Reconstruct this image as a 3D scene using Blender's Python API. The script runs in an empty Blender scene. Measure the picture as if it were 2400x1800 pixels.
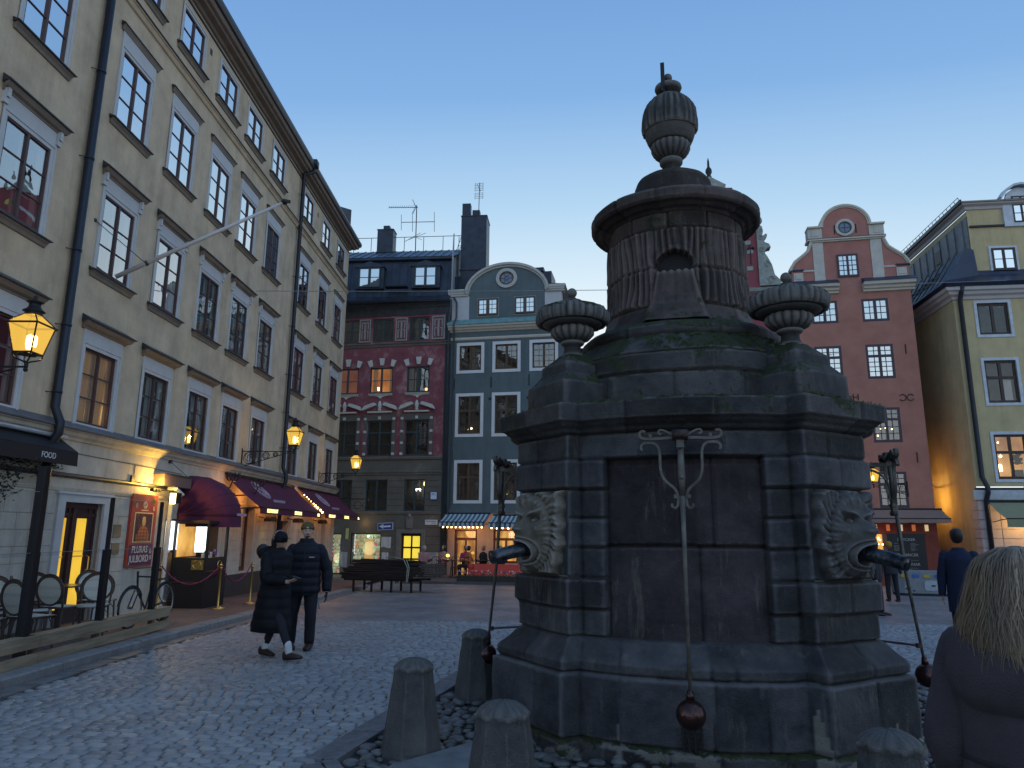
import bpy, bmesh, math, random
from mathutils import Vector, Matrix, noise
import numpy as np
R = math.radians
S = bpy.context.scene
COL = S.collection
# ---------------------------------------------------------------- camera
cd = bpy.data.cameras.new("camera"); cam = bpy.data.objects.new("camera", cd); COL.objects.link(cam)
S.camera = cam
cam.location = (0, 0, 1.7)
cam.rotation_euler = (Matrix.Rotation(R(90 + 11.7), 4, 'X') @ Matrix.Rotation(R(0.43), 4, 'Z')).to_euler()
cd.sensor_width = 36; cd.lens = 25.23; cd.clip_end = 2000; cd.clip_start = 0.05
# ---------------------------------------------------------------- sky: blue hour, glow behind the west row
w = bpy.data.worlds.new("World"); S.world = w; w.use_nodes = True
nt = w.node_tree; N = nt.nodes; L = nt.links; N.clear()
def nn(t, **k):
    n = N.new(t)
    for a, b in k.items(): setattr(n, a, b)
    return n
out = nn('ShaderNodeOutputWorld'); bg = nn('ShaderNodeBackground')
tc = nn('ShaderNodeTexCoord'); sep = nn('ShaderNodeSeparateXYZ'); L.new(tc.outputs['Generated'], sep.inputs[0])
asn = nn('ShaderNodeMath', operation='ARCSINE'); L.new(sep.outputs['Z'], asn.inputs[0])
el = nn('ShaderNodeMath', operation='DIVIDE'); L.new(asn.outputs[0], el.inputs[0]); el.inputs[1].default_value = math.pi / 2
dot = nn('ShaderNodeVectorMath', operation='DOT_PRODUCT'); L.new(tc.outputs['Generated'], dot.inputs[0])
gd = Vector((0.10, 1, 0.0)).normalized(); dot.inputs[1].default_value = gd
mr = nn('ShaderNodeMapRange'); L.new(dot.outputs['Value'], mr.inputs[0]); mr.inputs[1].default_value = 0.60; mr.inputs[2].default_value = 1.0; mr.inputs[3].default_value = 0; mr.inputs[4].default_value = 0.125
sub = nn('ShaderNodeMath', operation='SUBTRACT'); L.new(el.outputs[0], sub.inputs[0]); L.new(mr.outputs[0], sub.inputs[1])
cr = nn('ShaderNodeValToRGB'); L.new(sub.outputs[0], cr.inputs[0])
def ramp(r, st):
    while len(r.elements) > 1: r.elements.remove(r.elements[-1])
    r.elements[0].position, r.elements[0].color = st[0][0], (*st[0][1], 1)
    for p, c in st[1:]:
        e = r.elements.new(p); e.color = (*c, 1)
ramp(cr.color_ramp, [(0.0, (.92, .97, 1.0)), (.06, (.88, .95, 1.0)), (.12, (.68, .84, .96)), (.19, (.46, .68, .90)), (.30, (.235, .45, .79)), (.45, (.155, .33, .67)), (1.0, (.14, .30, .62))])
L.new(cr.outputs[0], bg.inputs[0]); bg.inputs[1].default_value = 1.0
L.new(bg.outputs[0], out.inputs[0])
# ---------------------------------------------------------------- soft after-glow (sun below the roofs, angle very wide)
sd = bpy.data.lights.new("sun", 'SUN'); sd.energy = 0.40; sd.angle = R(70); sd.color = (.74, .86, 1)
so = bpy.data.objects.new("sun", sd); COL.objects.link(so)
so.rotation_euler = Vector((-math.sin(R(140)) * .7, -math.cos(R(140)) * .7, -.72)).to_track_quat('-Z', 'Y').to_euler()
S.render.engine = 'CYCLES'
S.view_settings.view_transform = 'Standard'; S.view_settings.look = 'None'; S.view_settings.exposure = 0; S.view_settings.gamma = 1
S.cycles.max_bounces = 6; S.cycles.diffuse_bounces = 3; S.cycles.glossy_bounces = 3; S.cycles.transparent_max_bounces = 12
S.cycles.sample_clamp_indirect = 4
# ---------------------------------------------------------------- materials
MATS = {}
def mat(name, col, rough=.8, metal=0., var=.15, scale=4., bump=.0, bscale=40., col2=None, emit=None, spec=.4, stretch=None, vorn=False, det=6, band=None, streak=0):
    if name in MATS: return MATS[name]
    m = bpy.data.materials.new(name); m.use_nodes = True; t = m.node_tree; n = t.nodes; l = t.links
    b = n['Principled BSDF']; b.inputs['Roughness'].default_value = rough; b.inputs['Metallic'].default_value = metal
    b.inputs['Specular IOR Level'].default_value = spec
    co = n.new('ShaderNodeTexCoord'); mp = n.new('ShaderNodeMapping'); l.new(co.outputs['Object'], mp.inputs[0])
    if stretch: mp.inputs['Scale'].default_value = stretch
    if var > 0 or col2:
        nz = n.new('ShaderNodeTexNoise'); nz.inputs['Scale'].default_value = scale; nz.inputs['Detail'].default_value = det; nz.inputs['Roughness'].default_value = .65
        l.new(mp.outputs[0], nz.inputs['Vector'])
        rp = n.new('ShaderNodeValToRGB'); l.new(nz.outputs['Fac'], rp.inputs[0])
        c2 = col2 or tuple(c * (1 - var) for c in col); c1 = col if col2 else tuple(min(1, c * (1 + var * .7)) for c in col)
        if band: ramp(rp.color_ramp, [(band[0], c2), (band[1], c1)])
        else: ramp(rp.color_ramp, [(.34, c2), (.66, c1)])
        l.new(rp.outputs[0], b.inputs['Base Color'])
    else: b.inputs['Base Color'].default_value = (*col, 1)
    if streak:
        n3 = n.new('ShaderNodeTexNoise'); m3 = n.new('ShaderNodeMapping'); m3.inputs['Scale'].default_value = (1.6, 1.6, .16); l.new(co.outputs['Object'], m3.inputs[0]); l.new(m3.outputs[0], n3.inputs['Vector']); n3.inputs['Scale'].default_value = 1.3; n3.inputs['Detail'].default_value = 9; n3.inputs['Roughness'].default_value = .75
        r3 = n.new('ShaderNodeValToRGB'); ramp(r3.color_ramp, [(.30, (1 - streak,) * 3), (.52, (1, 1, 1)), (.75, (1 + streak * .3,) * 3)]); l.new(n3.outputs['Fac'], r3.inputs[0]); x3 = n.new('ShaderNodeMixRGB'); x3.blend_type = 'MULTIPLY'; x3.inputs[0].default_value = 1
        l.new(b.inputs['Base Color'].links[0].from_socket, x3.inputs[1]); l.new(r3.outputs[0], x3.inputs[2]); l.new(x3.outputs[0], b.inputs['Base Color'])
    if bump > 0:
        n2 = n.new('ShaderNodeTexNoise'); n2.inputs['Scale'].default_value = bscale; n2.inputs['Detail'].default_value = 5
        l.new(mp.outputs[0], n2.inputs['Vector'])
        bp = n.new('ShaderNodeBump'); bp.inputs['Strength'].default_value = bump; bp.inputs['Distance'].default_value = .02
        l.new(n2.outputs['Fac'], bp.inputs['Height']); l.new(bp.outputs[0], b.inputs['Normal'])
    if emit: b.inputs['Emission Color'].default_value = (*emit[:3], 1); b.inputs['Emission Strength'].default_value = emit[3]
    MATS[name] = m; return m
def emat(name, col, s): return mat(name, col, .6, var=0, emit=(*col, s))
def glass(name, base=.06, k=1.9, tint=(1, 1, 1), wavy=.03):
    m = bpy.data.materials.new(name); m.use_nodes = True; t = m.node_tree; n = t.nodes; l = t.links; n.clear()
    o = n.new('ShaderNodeOutputMaterial'); mx = n.new('ShaderNodeMixShader'); tr = n.new('ShaderNodeBsdfTransparent'); gl = n.new('ShaderNodeBsdfGlossy')
    gl.inputs['Roughness'].default_value = .015; tr.inputs[0].default_value = (*tint, 1)
    lw = n.new('ShaderNodeFresnel'); lw.inputs[0].default_value = 1.5
    ma = n.new('ShaderNodeMath'); ma.operation = 'MULTIPLY_ADD'; ma.inputs[1].default_value = k; ma.inputs[2].default_value = base; ma.use_clamp = True
    l.new(lw.outputs[0], ma.inputs[0]); l.new(ma.outputs[0], mx.inputs[0]); l.new(tr.outputs[0], mx.inputs[1]); l.new(gl.outputs[0], mx.inputs[2]); l.new(mx.outputs[0], o.inputs[0])
    if wavy:
        co = n.new('ShaderNodeTexCoord'); nz = n.new('ShaderNodeTexNoise'); nz.inputs['Scale'].default_value = 2.2; nz.inputs['Detail'].default_value = 2
        l.new(co.outputs['Object'], nz.inputs['Vector']); bp = n.new('ShaderNodeBump'); bp.inputs['Strength'].default_value = wavy * 5; bp.inputs['Distance'].default_value = .02
        l.new(nz.outputs['Fac'], bp.inputs['Height']); l.new(bp.outputs[0], gl.inputs['Normal'])
    MATS[name] = m; return m
# ---------------------------------------------------------------- mesh builder
class MB:
    def __init__(s): s.v = []; s.f = []; s.m = []; s.cm = 0
    def add(s, vs, fs, mi=None):
        o = len(s.v); s.v += [tuple(p) for p in vs]; s.f += [tuple(i + o for i in f) for f in fs]; s.m += [s.cm if mi is None else mi] * len(fs)
    def box(s, x0, x1, y0, y1, z0, z1, mi=None):
        s.add([(x0, y0, z0), (x1, y0, z0), (x1, y1, z0), (x0, y1, z0), (x0, y0, z1), (x1, y0, z1), (x1, y1, z1), (x0, y1, z1)],
              [(0, 3, 2, 1), (4, 5, 6, 7), (0, 1, 5, 4), (1, 2, 6, 5), (2, 3, 7, 6), (3, 0, 4, 7)], mi)
    def cbox(s, c, e, rz=0, mi=None, rx=0, ry=0):
        M = Matrix.Translation(c) @ Matrix.Rotation(rz, 4, 'Z') @ Matrix.Rotation(ry, 4, 'Y') @ Matrix.Rotation(rx, 4, 'X')
        a, b, d = e[0] / 2, e[1] / 2, e[2] / 2
        vs = [M @ Vector(p) for p in [(-a, -b, -d), (a, -b, -d), (a, b, -d), (-a, b, -d), (-a, -b, d), (a, -b, d), (a, b, d), (-a, b, d)]]
        s.add(vs, [(0, 3, 2, 1), (4, 5, 6, 7), (0, 1, 5, 4), (1, 2, 6, 5), (2, 3, 7, 6), (3, 0, 4, 7)], mi)
    def quad(s, a, b, c, d, mi=None): s.add([a, b, c, d], [(0, 1, 2, 3)], mi)
    def prism(s, poly, ax, t0, t1, mi=None):
        # poly: 2D points; ax='y': (x,z) extruded in y; 'x': (y,z) in x; 'z': (x,y) in z
        n = len(poly)
        mk = {'y': lambda p, t: (p[0], t, p[1]), 'x': lambda p, t: (t, p[0], p[1]), 'z': lambda p, t: (p[0], p[1], t)}[ax]
        vs = [mk(p, t0) for p in poly] + [mk(p, t1) for p in poly]
        fs = [tuple(range(n - 1, -1, -1)), tuple(range(n, 2 * n))] + [(i, (i + 1) % n, n + (i + 1) % n, n + i) for i in range(n)]
        s.add(vs, fs, mi)
    def tube(s, pts, r, n=8, mi=None, cap=True, closed=False):
        P = [Vector(p) for p in pts]; k = len(P); rr = r if isinstance(r, (list, tuple)) else [r] * k
        up = None; vs = []
        for i in range(k):
            if closed: d = P[(i + 1) % k] - P[i - 1]
            else: d = P[min(i + 1, k - 1)] - P[max(i - 1, 0)]
            d = d.normalized() if d.length > 1e-9 else Vector((0, 0, 1))
            if up is None: up = d.orthogonal().normalized()
            up = (up - d * up.dot(d)); up = up.normalized() if up.length > 1e-6 else d.orthogonal().normalized()
            sd_ = d.cross(up)
            vs += [P[i] + (up * math.cos(2 * math.pi * j / n) + sd_ * math.sin(2 * math.pi * j / n)) * rr[i] for j in range(n)]
        fs = []
        for i in range(k if closed else k - 1):
            for j in range(n):
                a = i * n; b = ((i + 1) % k) * n; fs.append((a + j, a + (j + 1) % n, b + (j + 1) % n, b + j))
        if cap and not closed: fs += [tuple(range(n - 1, -1, -1)), tuple(range((k - 1) * n, k * n))]
        s.add(vs, fs, mi)
    def lathe(s, prof, n=24, c=(0, 0, 0), mi=None, fn=None, sx=1, sy=1):
        vs = []; k = len(prof)
        for (r, z) in prof:
            for j in range(n):
                a = 2 * math.pi * j / n; q = r * (fn(a, z) if fn else 1)
                vs.append((c[0] + q * math.cos(a) * sx, c[1] + q * math.sin(a) * sy, c[2] + z))
        fs = [(i * n + j, i * n + (j + 1) % n, (i + 1) * n + (j + 1) % n, (i + 1) * n + j) for i in range(k - 1) for j in range(n)]
        if prof[0][0] > 1e-5: fs.append(tuple(range(n - 1, -1, -1)))
        if prof[-1][0] > 1e-5: fs.append(tuple(range((k - 1) * n, k * n)))
        s.add(vs, fs, mi)
    def ball(s, c, r, n=12, mi=None, sz=(1, 1, 1)):
        pr = [(math.sin(math.pi * i / (n // 2 + 2)), -math.cos(math.pi * i / (n // 2 + 2))) for i in range(n // 2 + 3)]
        vs = []
        for (q, z) in pr:
            for j in range(n):
                a = 2 * math.pi * j / n; vs.append((c[0] + max(q, 1e-4) * math.cos(a) * r * sz[0], c[1] + max(q, 1e-4) * math.sin(a) * r * sz[1], c[2] + z * r * sz[2]))
        k = len(pr)
        s.add(vs, [(i * n + j, i * n + (j + 1) % n, (i + 1) * n + (j + 1) % n, (i + 1) * n + j) for i in range(k - 1) for j in range(n)], mi)
    def build(s, name, mats, parent=None, smooth=False, loc=None, rz=None, bevel=0, weld=False):
        me = bpy.data.meshes.new(name); me.from_pydata(s.v, [], s.f)
        if not isinstance(mats, (list, tuple)): mats = [mats]
        for m in mats: me.materials.append(m)
        me.polygons.foreach_set('material_index', s.m)
        if smooth: me.polygons.foreach_set('use_smooth', [True] * len(s.f))
        me.update()
        if weld or bevel:
            bm = bmesh.new(); bm.from_mesh(me); bmesh.ops.remove_doubles(bm, verts=bm.verts, dist=1e-5); bmesh.ops.recalc_face_normals(bm, faces=bm.faces); bm.to_mesh(me); bm.free()
        o = bpy.data.objects.new(name, me); COL.objects.link(o)
        if parent: o.parent = parent
        if loc: o.location = loc
        if rz is not None: o.rotation_euler.z = rz
        if bevel:
            b = o.modifiers.new('b', 'BEVEL'); b.width = bevel; b.segments = 2; b.limit_method = 'ANGLE'; b.angle_limit = R(40)
        return o
def empty(name, loc=(0, 0, 0), rz=0, label=None, cat=None, group=None, kind=None):
    o = bpy.data.objects.new(name, None); COL.objects.link(o); o.location = loc; o.rotation_euler.z = rz; o.empty_display_size = .2
    return tag(o, label, cat, group, kind)
def tag(o, label=None, cat=None, group=None, kind=None):
    if label: o['label'] = label
    if cat: o['category'] = cat
    if group: o['group'] = group
    if kind: o['kind'] = kind
    return o
def put(src, name, parent, loc=(0, 0, 0), rz=None):
    """another object sharing the mesh of src"""
    o = src.copy(); o.name = name; COL.objects.link(o); o.parent = parent; o.location = loc
    if rz is not None: o.rotation_euler.z = rz
    return o
def copy_tree(o, parent=None):
    c = o.copy(); COL.objects.link(c); c.parent = parent
    for ch in list(o.children): copy_tree(ch, c)
    return c
def curve_pts(fn, n): return [fn(i / n) for i in range(n + 1)]
def text_obj(txt, size, m, parent, loc, rot=(math.pi / 2, 0, 0), ext=.003, align='CENTER', name='lettering', sx=1):
    c = bpy.data.curves.new(name, 'FONT'); c.body = txt; c.size = size; c.extrude = ext; c.align_x = align; c.align_y = 'CENTER'
    t = bpy.data.objects.new(name, c); COL.objects.link(t)
    bpy.context.view_layer.update()
    dg = bpy.context.evaluated_depsgraph_get(); me = bpy.data.meshes.new_from_object(t.evaluated_get(dg))
    bpy.data.objects.remove(t); me.materials.clear(); me.materials.append(m)
    o = bpy.data.objects.new(name, me); COL.objects.link(o); o.parent = parent; o.location = loc; o.rotation_euler = rot; o.scale = (sx, 1, 1)
    return o
def gz(X, Y):
    t = Y - 10
    return -0.017 * (t if t > 2 else (0 if t < -2 else (t + 2) ** 2 / 8))
def frame_az(name, p0, az, **k): return empty(name, (p0[0], p0[1], 0), R(90 - az), **k)
# ---- shared materials
M_ochre = mat('ochre_plaster', (.53, .425, .295), .9, var=.2, scale=1.3, bump=.25, bscale=30, streak=.22)
M_stucco = mat('light_stucco', (.50, .45, .375), .9, var=.16, scale=2, bump=.2, bscale=25, streak=.28)
M_trim = mat('grey_painted_trim', (.48, .49, .50), .8, var=.08, scale=3)
M_zinc = mat('dark_sheet_metal', (.055, .06, .07), .45, metal=.3, var=.25, scale=6)
M_lead = mat('weathered_lead_flashing', (.13, .13, .14), .5, metal=.3, var=.3, scale=5)
M_brownfr = mat('brown_window_paint', (.075, .04, .04), .5, var=.15)
M_darkfr = mat('dark_teal_window_paint', (.035, .055, .065), .5, var=.1)
M_blackfr = mat('dark_brown_window_paint', (.03, .018, .018), .45, var=.1)
M_pipe = mat('blue_black_pipe', (.016, .022, .034), .45, metal=.2, var=.15)
M_white = mat('white_paint', (.62, .63, .64), .7, var=.06)
M_iron = mat('black_iron', (.02, .02, .022), .5, metal=.4, var=.2)
M_black = mat('black_paint', (.012, .012, .014), .5, var=.1)
M_glass = glass('window_glass', .17, 2.0)
M_glass_lo = glass('dark_window_glass', .045, 1.5)
M_glass_hi = glass('bright_window_glass', .86, 2.4); M_glass_mid = glass('pale_window_glass', .42, 2.2)
M_room = mat('unlit_room', (.05, .045, .045), .9, var=.5, scale=3)
M_curt = mat('white_curtain', (.55, .53, .50), .9, var=.1, scale=12, stretch=(1, 1, .05))
M_brick_dark = mat('dark_joint', (.03, .028, .028), .9, var=.2)
# ---------------------------------------------------------------- window kit
WC = {}
def lit_mat(name, c, s, c2=None, scale=3, stretch=None):
    if name in MATS: return MATS[name]
    m = bpy.data.materials.new(name); m.use_nodes = True; t = m.node_tree; n = t.nodes; l = t.links; b = n['Principled BSDF']
    co = n.new('ShaderNodeTexCoord'); mp = n.new('ShaderNodeMapping'); l.new(co.outputs['Object'], mp.inputs[0])
    if stretch: mp.inputs['Scale'].default_value = stretch
    nz = n.new('ShaderNodeTexNoise'); nz.inputs['Scale'].default_value = scale; nz.inputs['Detail'].default_value = 4; l.new(mp.outputs[0], nz.inputs['Vector'])
    rp = n.new('ShaderNodeValToRGB'); ramp(rp.color_ramp, [(.35, c2 or tuple(x * .35 for x in c)), (.62, c)]); l.new(nz.outputs['Fac'], rp.inputs[0])
    b.inputs['Base Color'].default_value = (*[x * .3 for x in c], 1); l.new(rp.outputs[0], b.inputs['Emission Color']); b.inputs['Emission Strength'].default_value = s
    MATS[name] = m; return m
def win_parts(parent, cx, z0, z1, wd, key, fr, cols=2, rows=3, mull=.07, bar=.022, edge=.06, rec=.12, gl=None, room='dark', curtain=None, transom=None, sub=None, name='window', ajar=False):
    """window > pane, room, curtain.  local: x right, -y out"""
    gl = gl or M_glass; ck = (key, room, curtain, gl)
    hw = wd / 2; h = z1 - z0
    if ck not in WC:
        f = MB(); y0, y1 = rec, rec + .05
        f.box(-hw, -hw + edge, y0, y1, 0, h); f.box(hw - edge, hw, y0, y1, 0, h)
        f.box(-hw + edge, hw - edge, y0, y1, 0, edge * 1.2); f.box(-hw + edge, hw - edge, y0, y1, h - edge, h)
        zt = [edge * 1.2, h - edge]
        if cols > 1:
            for i in range(1, cols):
                x = -hw + wd * i / cols; f.box(x - mull / 2, x + mull / 2, y0 - .004, y1 - .004, zt[0], zt[1])
        if transom:
            f.box(-hw + edge, hw - edge, y0 - .008, y1, h * transom - mull / 2, h * transom + mull / 2)
            segs = [(zt[0], h * transom - mull / 2, rows), (h * transom + mull / 2, zt[1], max(1, round(rows * (1 - transom) / transom)))]
        else: segs = [(zt[0], zt[1], rows)]
        for a, b, rr in segs:
            for i in range(1, rr):
                z = a + (b - a) * i / rr; f.box(-hw + edge, hw - edge, y0 + .012, y1 - .012, z - bar / 2, z + bar / 2)
        if sub:
            for i in range(cols):
                a = -hw + edge + (wd - 2 * edge) * i / cols; b = a + (wd - 2 * edge) / cols
                for j in range(1, sub): x = a + (b - a) * j / sub; f.box(x - bar / 2, x + bar / 2, y0 + .012, y1 - .012, zt[0], zt[1])
        fo = f.build(name, fr, parent, loc=(cx, 0, z0))
        p = MB(); p.quad((-hw + edge * .5, y0 + .03, edge * .5), (hw - edge * .5, y0 + .03, edge * .5), (hw - edge * .5, y0 + .03, h - edge * .5), (-hw + edge * .5, y0 + .03, h - edge * .5))
        p.build('pane', gl, fo)
        r = MB(); d = .55 + rec
        a, b = -hw - .05, hw + .05
        r.add([(a, y1 + .01, -.05), (b, y1 + .01, -.05), (b, d, -.05), (a, d, -.05), (a, y1 + .01, h + .05), (b, y1 + .01, h + .05), (b, d, h + .05), (a, d, h + .05)], [(0, 1, 2, 3), (7, 6, 5, 4), (1, 5, 6, 2), (2, 6, 7, 3), (3, 7, 4, 0)])
        rm = M_room if room == 'dark' else room
        r.build('room', rm, fo)
        if curtain:
            for s0, s1, top in curtain[1]:
                cm = MB(); n = 10; vs = []
                for i in range(n + 1):
                    x = -hw + edge + (wd - 2 * edge) * (s0 + (s1 - s0) * i / n); yy = y1 + .06 + .018 * math.sin(i * 2.2)
                    vs += [(x, yy, .02), (x, yy, h * top)]
                cm.add(vs, [(2 * i, 2 * i + 2, 2 * i + 3, 2 * i + 1) for i in range(n)]); cm.build('curtain', curtain[0], fo, smooth=True)
        if key[0] == 'A':
            ic = MB(); q0, q1 = y1 + .05, y1 + .075
            for x in (-hw + .02, -.055, .01, hw - .065): ic.box(x, x + .045, q0, q1, .02, h - .02)
            for i in range(rows + 1): z = .03 + (h - .06) * i / rows; ic.box(-hw + .02, hw - .02, q0 + .004, q1 - .004, z - .014, z + .014)
            ic.build('inner_casement', M_white, fo)
        WC[ck] = fo; return fo
    fo = copy_tree(WC[ck], parent); fo.location = (cx, 0, z0); return fo
def wall_holes(mb, x0, x1, z0, z1, holes, reveal=.15, y=0, mi=0, mr=None):
    hs = [h for h in holes if h[1] > x0 and h[0] < x1 and h[3] > z0 and h[2] < z1]
    xs = sorted({x0, x1, *[min(max(v, x0), x1) for h in hs for v in h[:2]]}); zs = sorted({z0, z1, *[min(max(v, z0), z1) for h in hs for v in h[2:4]]})
    idx = {}; vs = []
    def vid(i, j):
        if (i, j) not in idx: idx[(i, j)] = len(vs); vs.append((xs[i], y, zs[j]))
        return idx[(i, j)]
    fs = []
    for i in range(len(xs) - 1):
        for j in range(len(zs) - 1):
            cx, cz = (xs[i] + xs[i + 1]) / 2, (zs[j] + zs[j + 1]) / 2
            if any(h[0] < cx < h[1] and h[2] < cz < h[3] for h in hs): continue
            fs.append((vid(i, j), vid(i + 1, j), vid(i + 1, j + 1), vid(i, j + 1)))
    mb.add(vs, fs, mi)
    for h in hs:
        a, b, c, d = h[:4]; r = y + reveal; q = mi if mr is None else mr
        mb.quad((a, y, c), (a, r, c), (a, r, d), (a, y, d), q); mb.quad((b, y, c), (b, y, d), (b, r, d), (b, r, c), q)
        mb.quad((a, y, c), (b, y, c), (b, r, c), (a, r, c), q); mb.quad((a, y, d), (a, r, d), (b, r, d), (b, y, d), q)
def shell(mb, x0, x1, depth, z0, z1, mi=0, left=True, right=True, back=True, top=True, y=0):
    if left: mb.quad((x0, y + depth, z0), (x0, y, z0), (x0, y, z1), (x0, y + depth, z1), mi)
    if right: mb.quad((x1, y, z0), (x1, y + depth, z0), (x1, y + depth, z1), (x1, y, z1), mi)
    if back: mb.quad((x1, y + depth, z0), (x0, y + depth, z0), (x0, y + depth, z1), (x1, y + depth, z1), mi)
    if top: mb.quad((x0, y, z1), (x1, y, z1), (x1, y + depth, z1), (x0, y + depth, z1), mi)
def ring_trim(x0, x1, z0, z1, t, y0, y1, bottom=True):
    m = MB(); m.box(x0 - t, x0, y0, y1, z0 - (t if bottom else 0), z1 + t); m.box(x1, x1 + t, y0, y1, z0 - (t if bottom else 0), z1 + t); m.box(x0, x1, y0, y1, z1, z1 + t)
    if bottom: m.box(x0, x1, y0, y1, z0 - t, z0)
    return m
def profile_run(m, prof, x0, x1, mi=None, ret=0):
    """prof: (out, z) polyline from bottom to top; runs along x, out = -y"""
    n = len(prof); vs = []
    for x, sgn in ((x0, -1), (x1, 1)):
        vs += [(x + (sgn * o * ret), -o, z) for o, z in prof]
    fs = [(i, n + i, n + i + 1, i + 1) for i in range(n - 1)]
    m.add(vs, fs, mi)
    m.add([(x0 + (-o * ret), -o, z) for o, z in prof] + [(x0, 0, prof[-1][1]), (x0, 0, prof[0][1])], [tuple(range(n + 2))], mi)
    m.add([(x1 + (o * ret), -o, z) for o, z in prof] + [(x1, 0, prof[-1][1]), (x1, 0, prof[0][1])], [tuple(range(n + 1, -1, -1))], mi)
# ================================================================ LONG OCHRE BUILDING (left)
A = frame_az('ochre_building', (-8.198, .172), 1.2, label='long ochre four storey building with grey window frames down the left side', cat='building')
COLS = [10.58, 13.28, 15.38, 17.48, 19.45, 21.55, 24.88, 27.30, 29.63]
END = 31.0; X0 = 5.0
rowsA = {1: (3.62, 5.02), 2: (6.56, 8.08), 3: (9.72, 11.22), 4: (12.98, 13.97)}
holes = []
WW = 1.06
for c in COLS:
    for r, (a, b) in rowsA.items():
        if c < 11 and r == 4: continue
        holes.append((c - WW / 2, c + WW / 2, a, b))
m = MB(); wall_holes(m, X0, END, 3.5, 14.6, holes, .16); shell(m, X0, END, 9, -1, 14.6, back=False)
m.build('wall', M_ochre, A)
# ground floor wall openings: door, poster bay, shop openings
gholes = [(12.72, 13.92, -.3, 2.18), (20.95, 21.85, 0.55, 2.42), (24.2, 25.0, .5, 2.03), (26.95, 27.85, .0, 2.03), (29.15, 29.7, .35, 2.1)]
m = MB(); wall_holes(m, X0, END, -.8, 3.28, gholes, .3)
gfw = m.build('ground_floor_wall', M_stucco, A)
# rustication joints as real courses, 12 mm proud between the openings
rnd = random.Random(4)
piers = [(X0, 12.5), (14.15, 14.85), (15.95, 16.35), (19.6, 20.8), (22.0, 24.05), (25.15, 26.8), (28.0, 29.0), (29.85, END)]
for a, b in piers:
    m = MB(); z = -.2; k = 0
    while z < 2.15:
        L_ = b - a; nb = max(1, round(L_ / .62)); off = (.5 if k % 2 else 0) * (L_ / nb)
        cuts = [a] + [a + off + i * L_ / nb for i in range(nb + 1) if a + .08 < a + off + i * L_ / nb < b - .08] + [b]
        for i in range(len(cuts) - 1):
            m.box(cuts[i] + .006, cuts[i + 1] - .006, -.014, .01, z + .006, min(z + .264, 2.26))
        z += .27; k += 1
    m.build('rusticated_course', M_stucco, A, bevel=.004)
m = MB()
profile_run(m, [(0, 3.26), (.03, 3.27), (.05, 3.31), (.10, 3.35), (.12, 3.40), (.16, 3.42), (.16, 3.45), (0, 3.5)], X0, END); m.build('moulding', M_stucco, A); m = MB()
profile_run(m, [(0, 2.36), (.02, 2.37), (.04, 2.42), (.04, 2.44), (0, 2.45)], X0, END); m.build('moulding', M_stucco, A)
m = MB(); profile_run(m, [(.158, 3.43), (.20, 3.44), (.20, 3.462), (.11, 3.50), (.0, 3.60)], X0, END); m.build('ledge_flashing', M_lead, A)
m = MB(); profile_run(m, [(0, 2.60), (.03, 2.6), (.06, 2.63), (.06, 2.66), (.0, 2.69)], X0, 17.0); m.build('cable_conduit', M_zinc, A)
m = MB(); profile_run(m, [(0, 12.26), (.04, 12.28), (.07, 12.36), (.10, 12.38), (.10, 12.41)], X0, END); m.build('belt_course', M_ochre, A)
m = MB(); profile_run(m, [(.09, 12.40), (.13, 12.41), (.13, 12.43), (.0, 12.55)], X0, END); m.build('belt_flashing', M_zinc, A)
m = MB(); profile_run(m, [(0, 14.22), (.03, 14.23), (.03, 14.28), (0, 14.30)], X0, END); m.build('frieze_moulding', M_zinc, A)
m = MB(); profile_run(m, [(0, 14.36), (.06, 14.38), (.10, 14.44), (.24, 14.47), (.26, 14.52), (.34, 14.54), (.38, 14.62), (.38, 14.68), (.0, 14.7)], X0, END + .0, ret=.9)
m.build('cornice', mat('brown_cornice', (.20, .16, .13), .9, var=.15), A)
m = MB(); profile_run(m, [(.37, 14.63), (.44, 14.65), (.48, 14.74), (.48, 14.83), (.44, 14.84), (.40, 14.76), (-4.5, 16.4)], X0, END, ret=.8); m.build('roof', M_zinc, A)
# windows
curts = {'a': (M_curt, ((0, .12, 1), (.88, 1, 1))), 'b': (M_curt, ((0, .2, 1), (.36, .46, 1), (.54, .64, 1), (.85, 1, 1))), 'c': (M_curt, ((.03, .1, 1), (.4, .47, 1), (.53, .58, 1), (.92, .97, 1)))}
M_pale = mat('pale_interior', (.62, .60, .60), .9, var=.12, scale=2, emit=(.62, .58, .62, .32))
M_fr2 = M_brownfr
wrnd = random.Random(3)
warm_room = lit_mat('lamplit_room', (1, .55, .2), .22, (.10, .07, .05), 2.2)
warm_curt = mat('lamplit_curtain', (.6, .45, .3), .9, var=.2, scale=10, stretch=(1, 1, .05), emit=(1, .55, .2, .07))
def hood_mesh(r):
    m = MB(); t = .115; h = rowsA[r][1] - rowsA[r][0]; hw = WW / 2
    # casing with two steps
    lo = -.10 if r == 1 else -.02
    for a, b, o in ((0, t, .016), (t - .045, t, .03)):
        m.box(-hw - b, -hw - a, -o, .02 if a else .1, lo, h + a * 0 + b); m.box(hw + a, hw + b, -o, .02 if a else .1, lo, h + b); m.box(-hw - a, hw + a, -o, .02 if a else .1, h + a, h + b)
    if r == 1: m.box(-hw - t, hw + t, -.018, .05, lo, -.004)
    if r in (1, 2, 3): m.box(-hw - t, hw + t, -.028, .02, h + t, h + {1: .38, 2: .40, 3: .44}[r])
    return m
hoodm, caseM, sillM, capM, consM = {}, {}, {}, {}, {}
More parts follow.
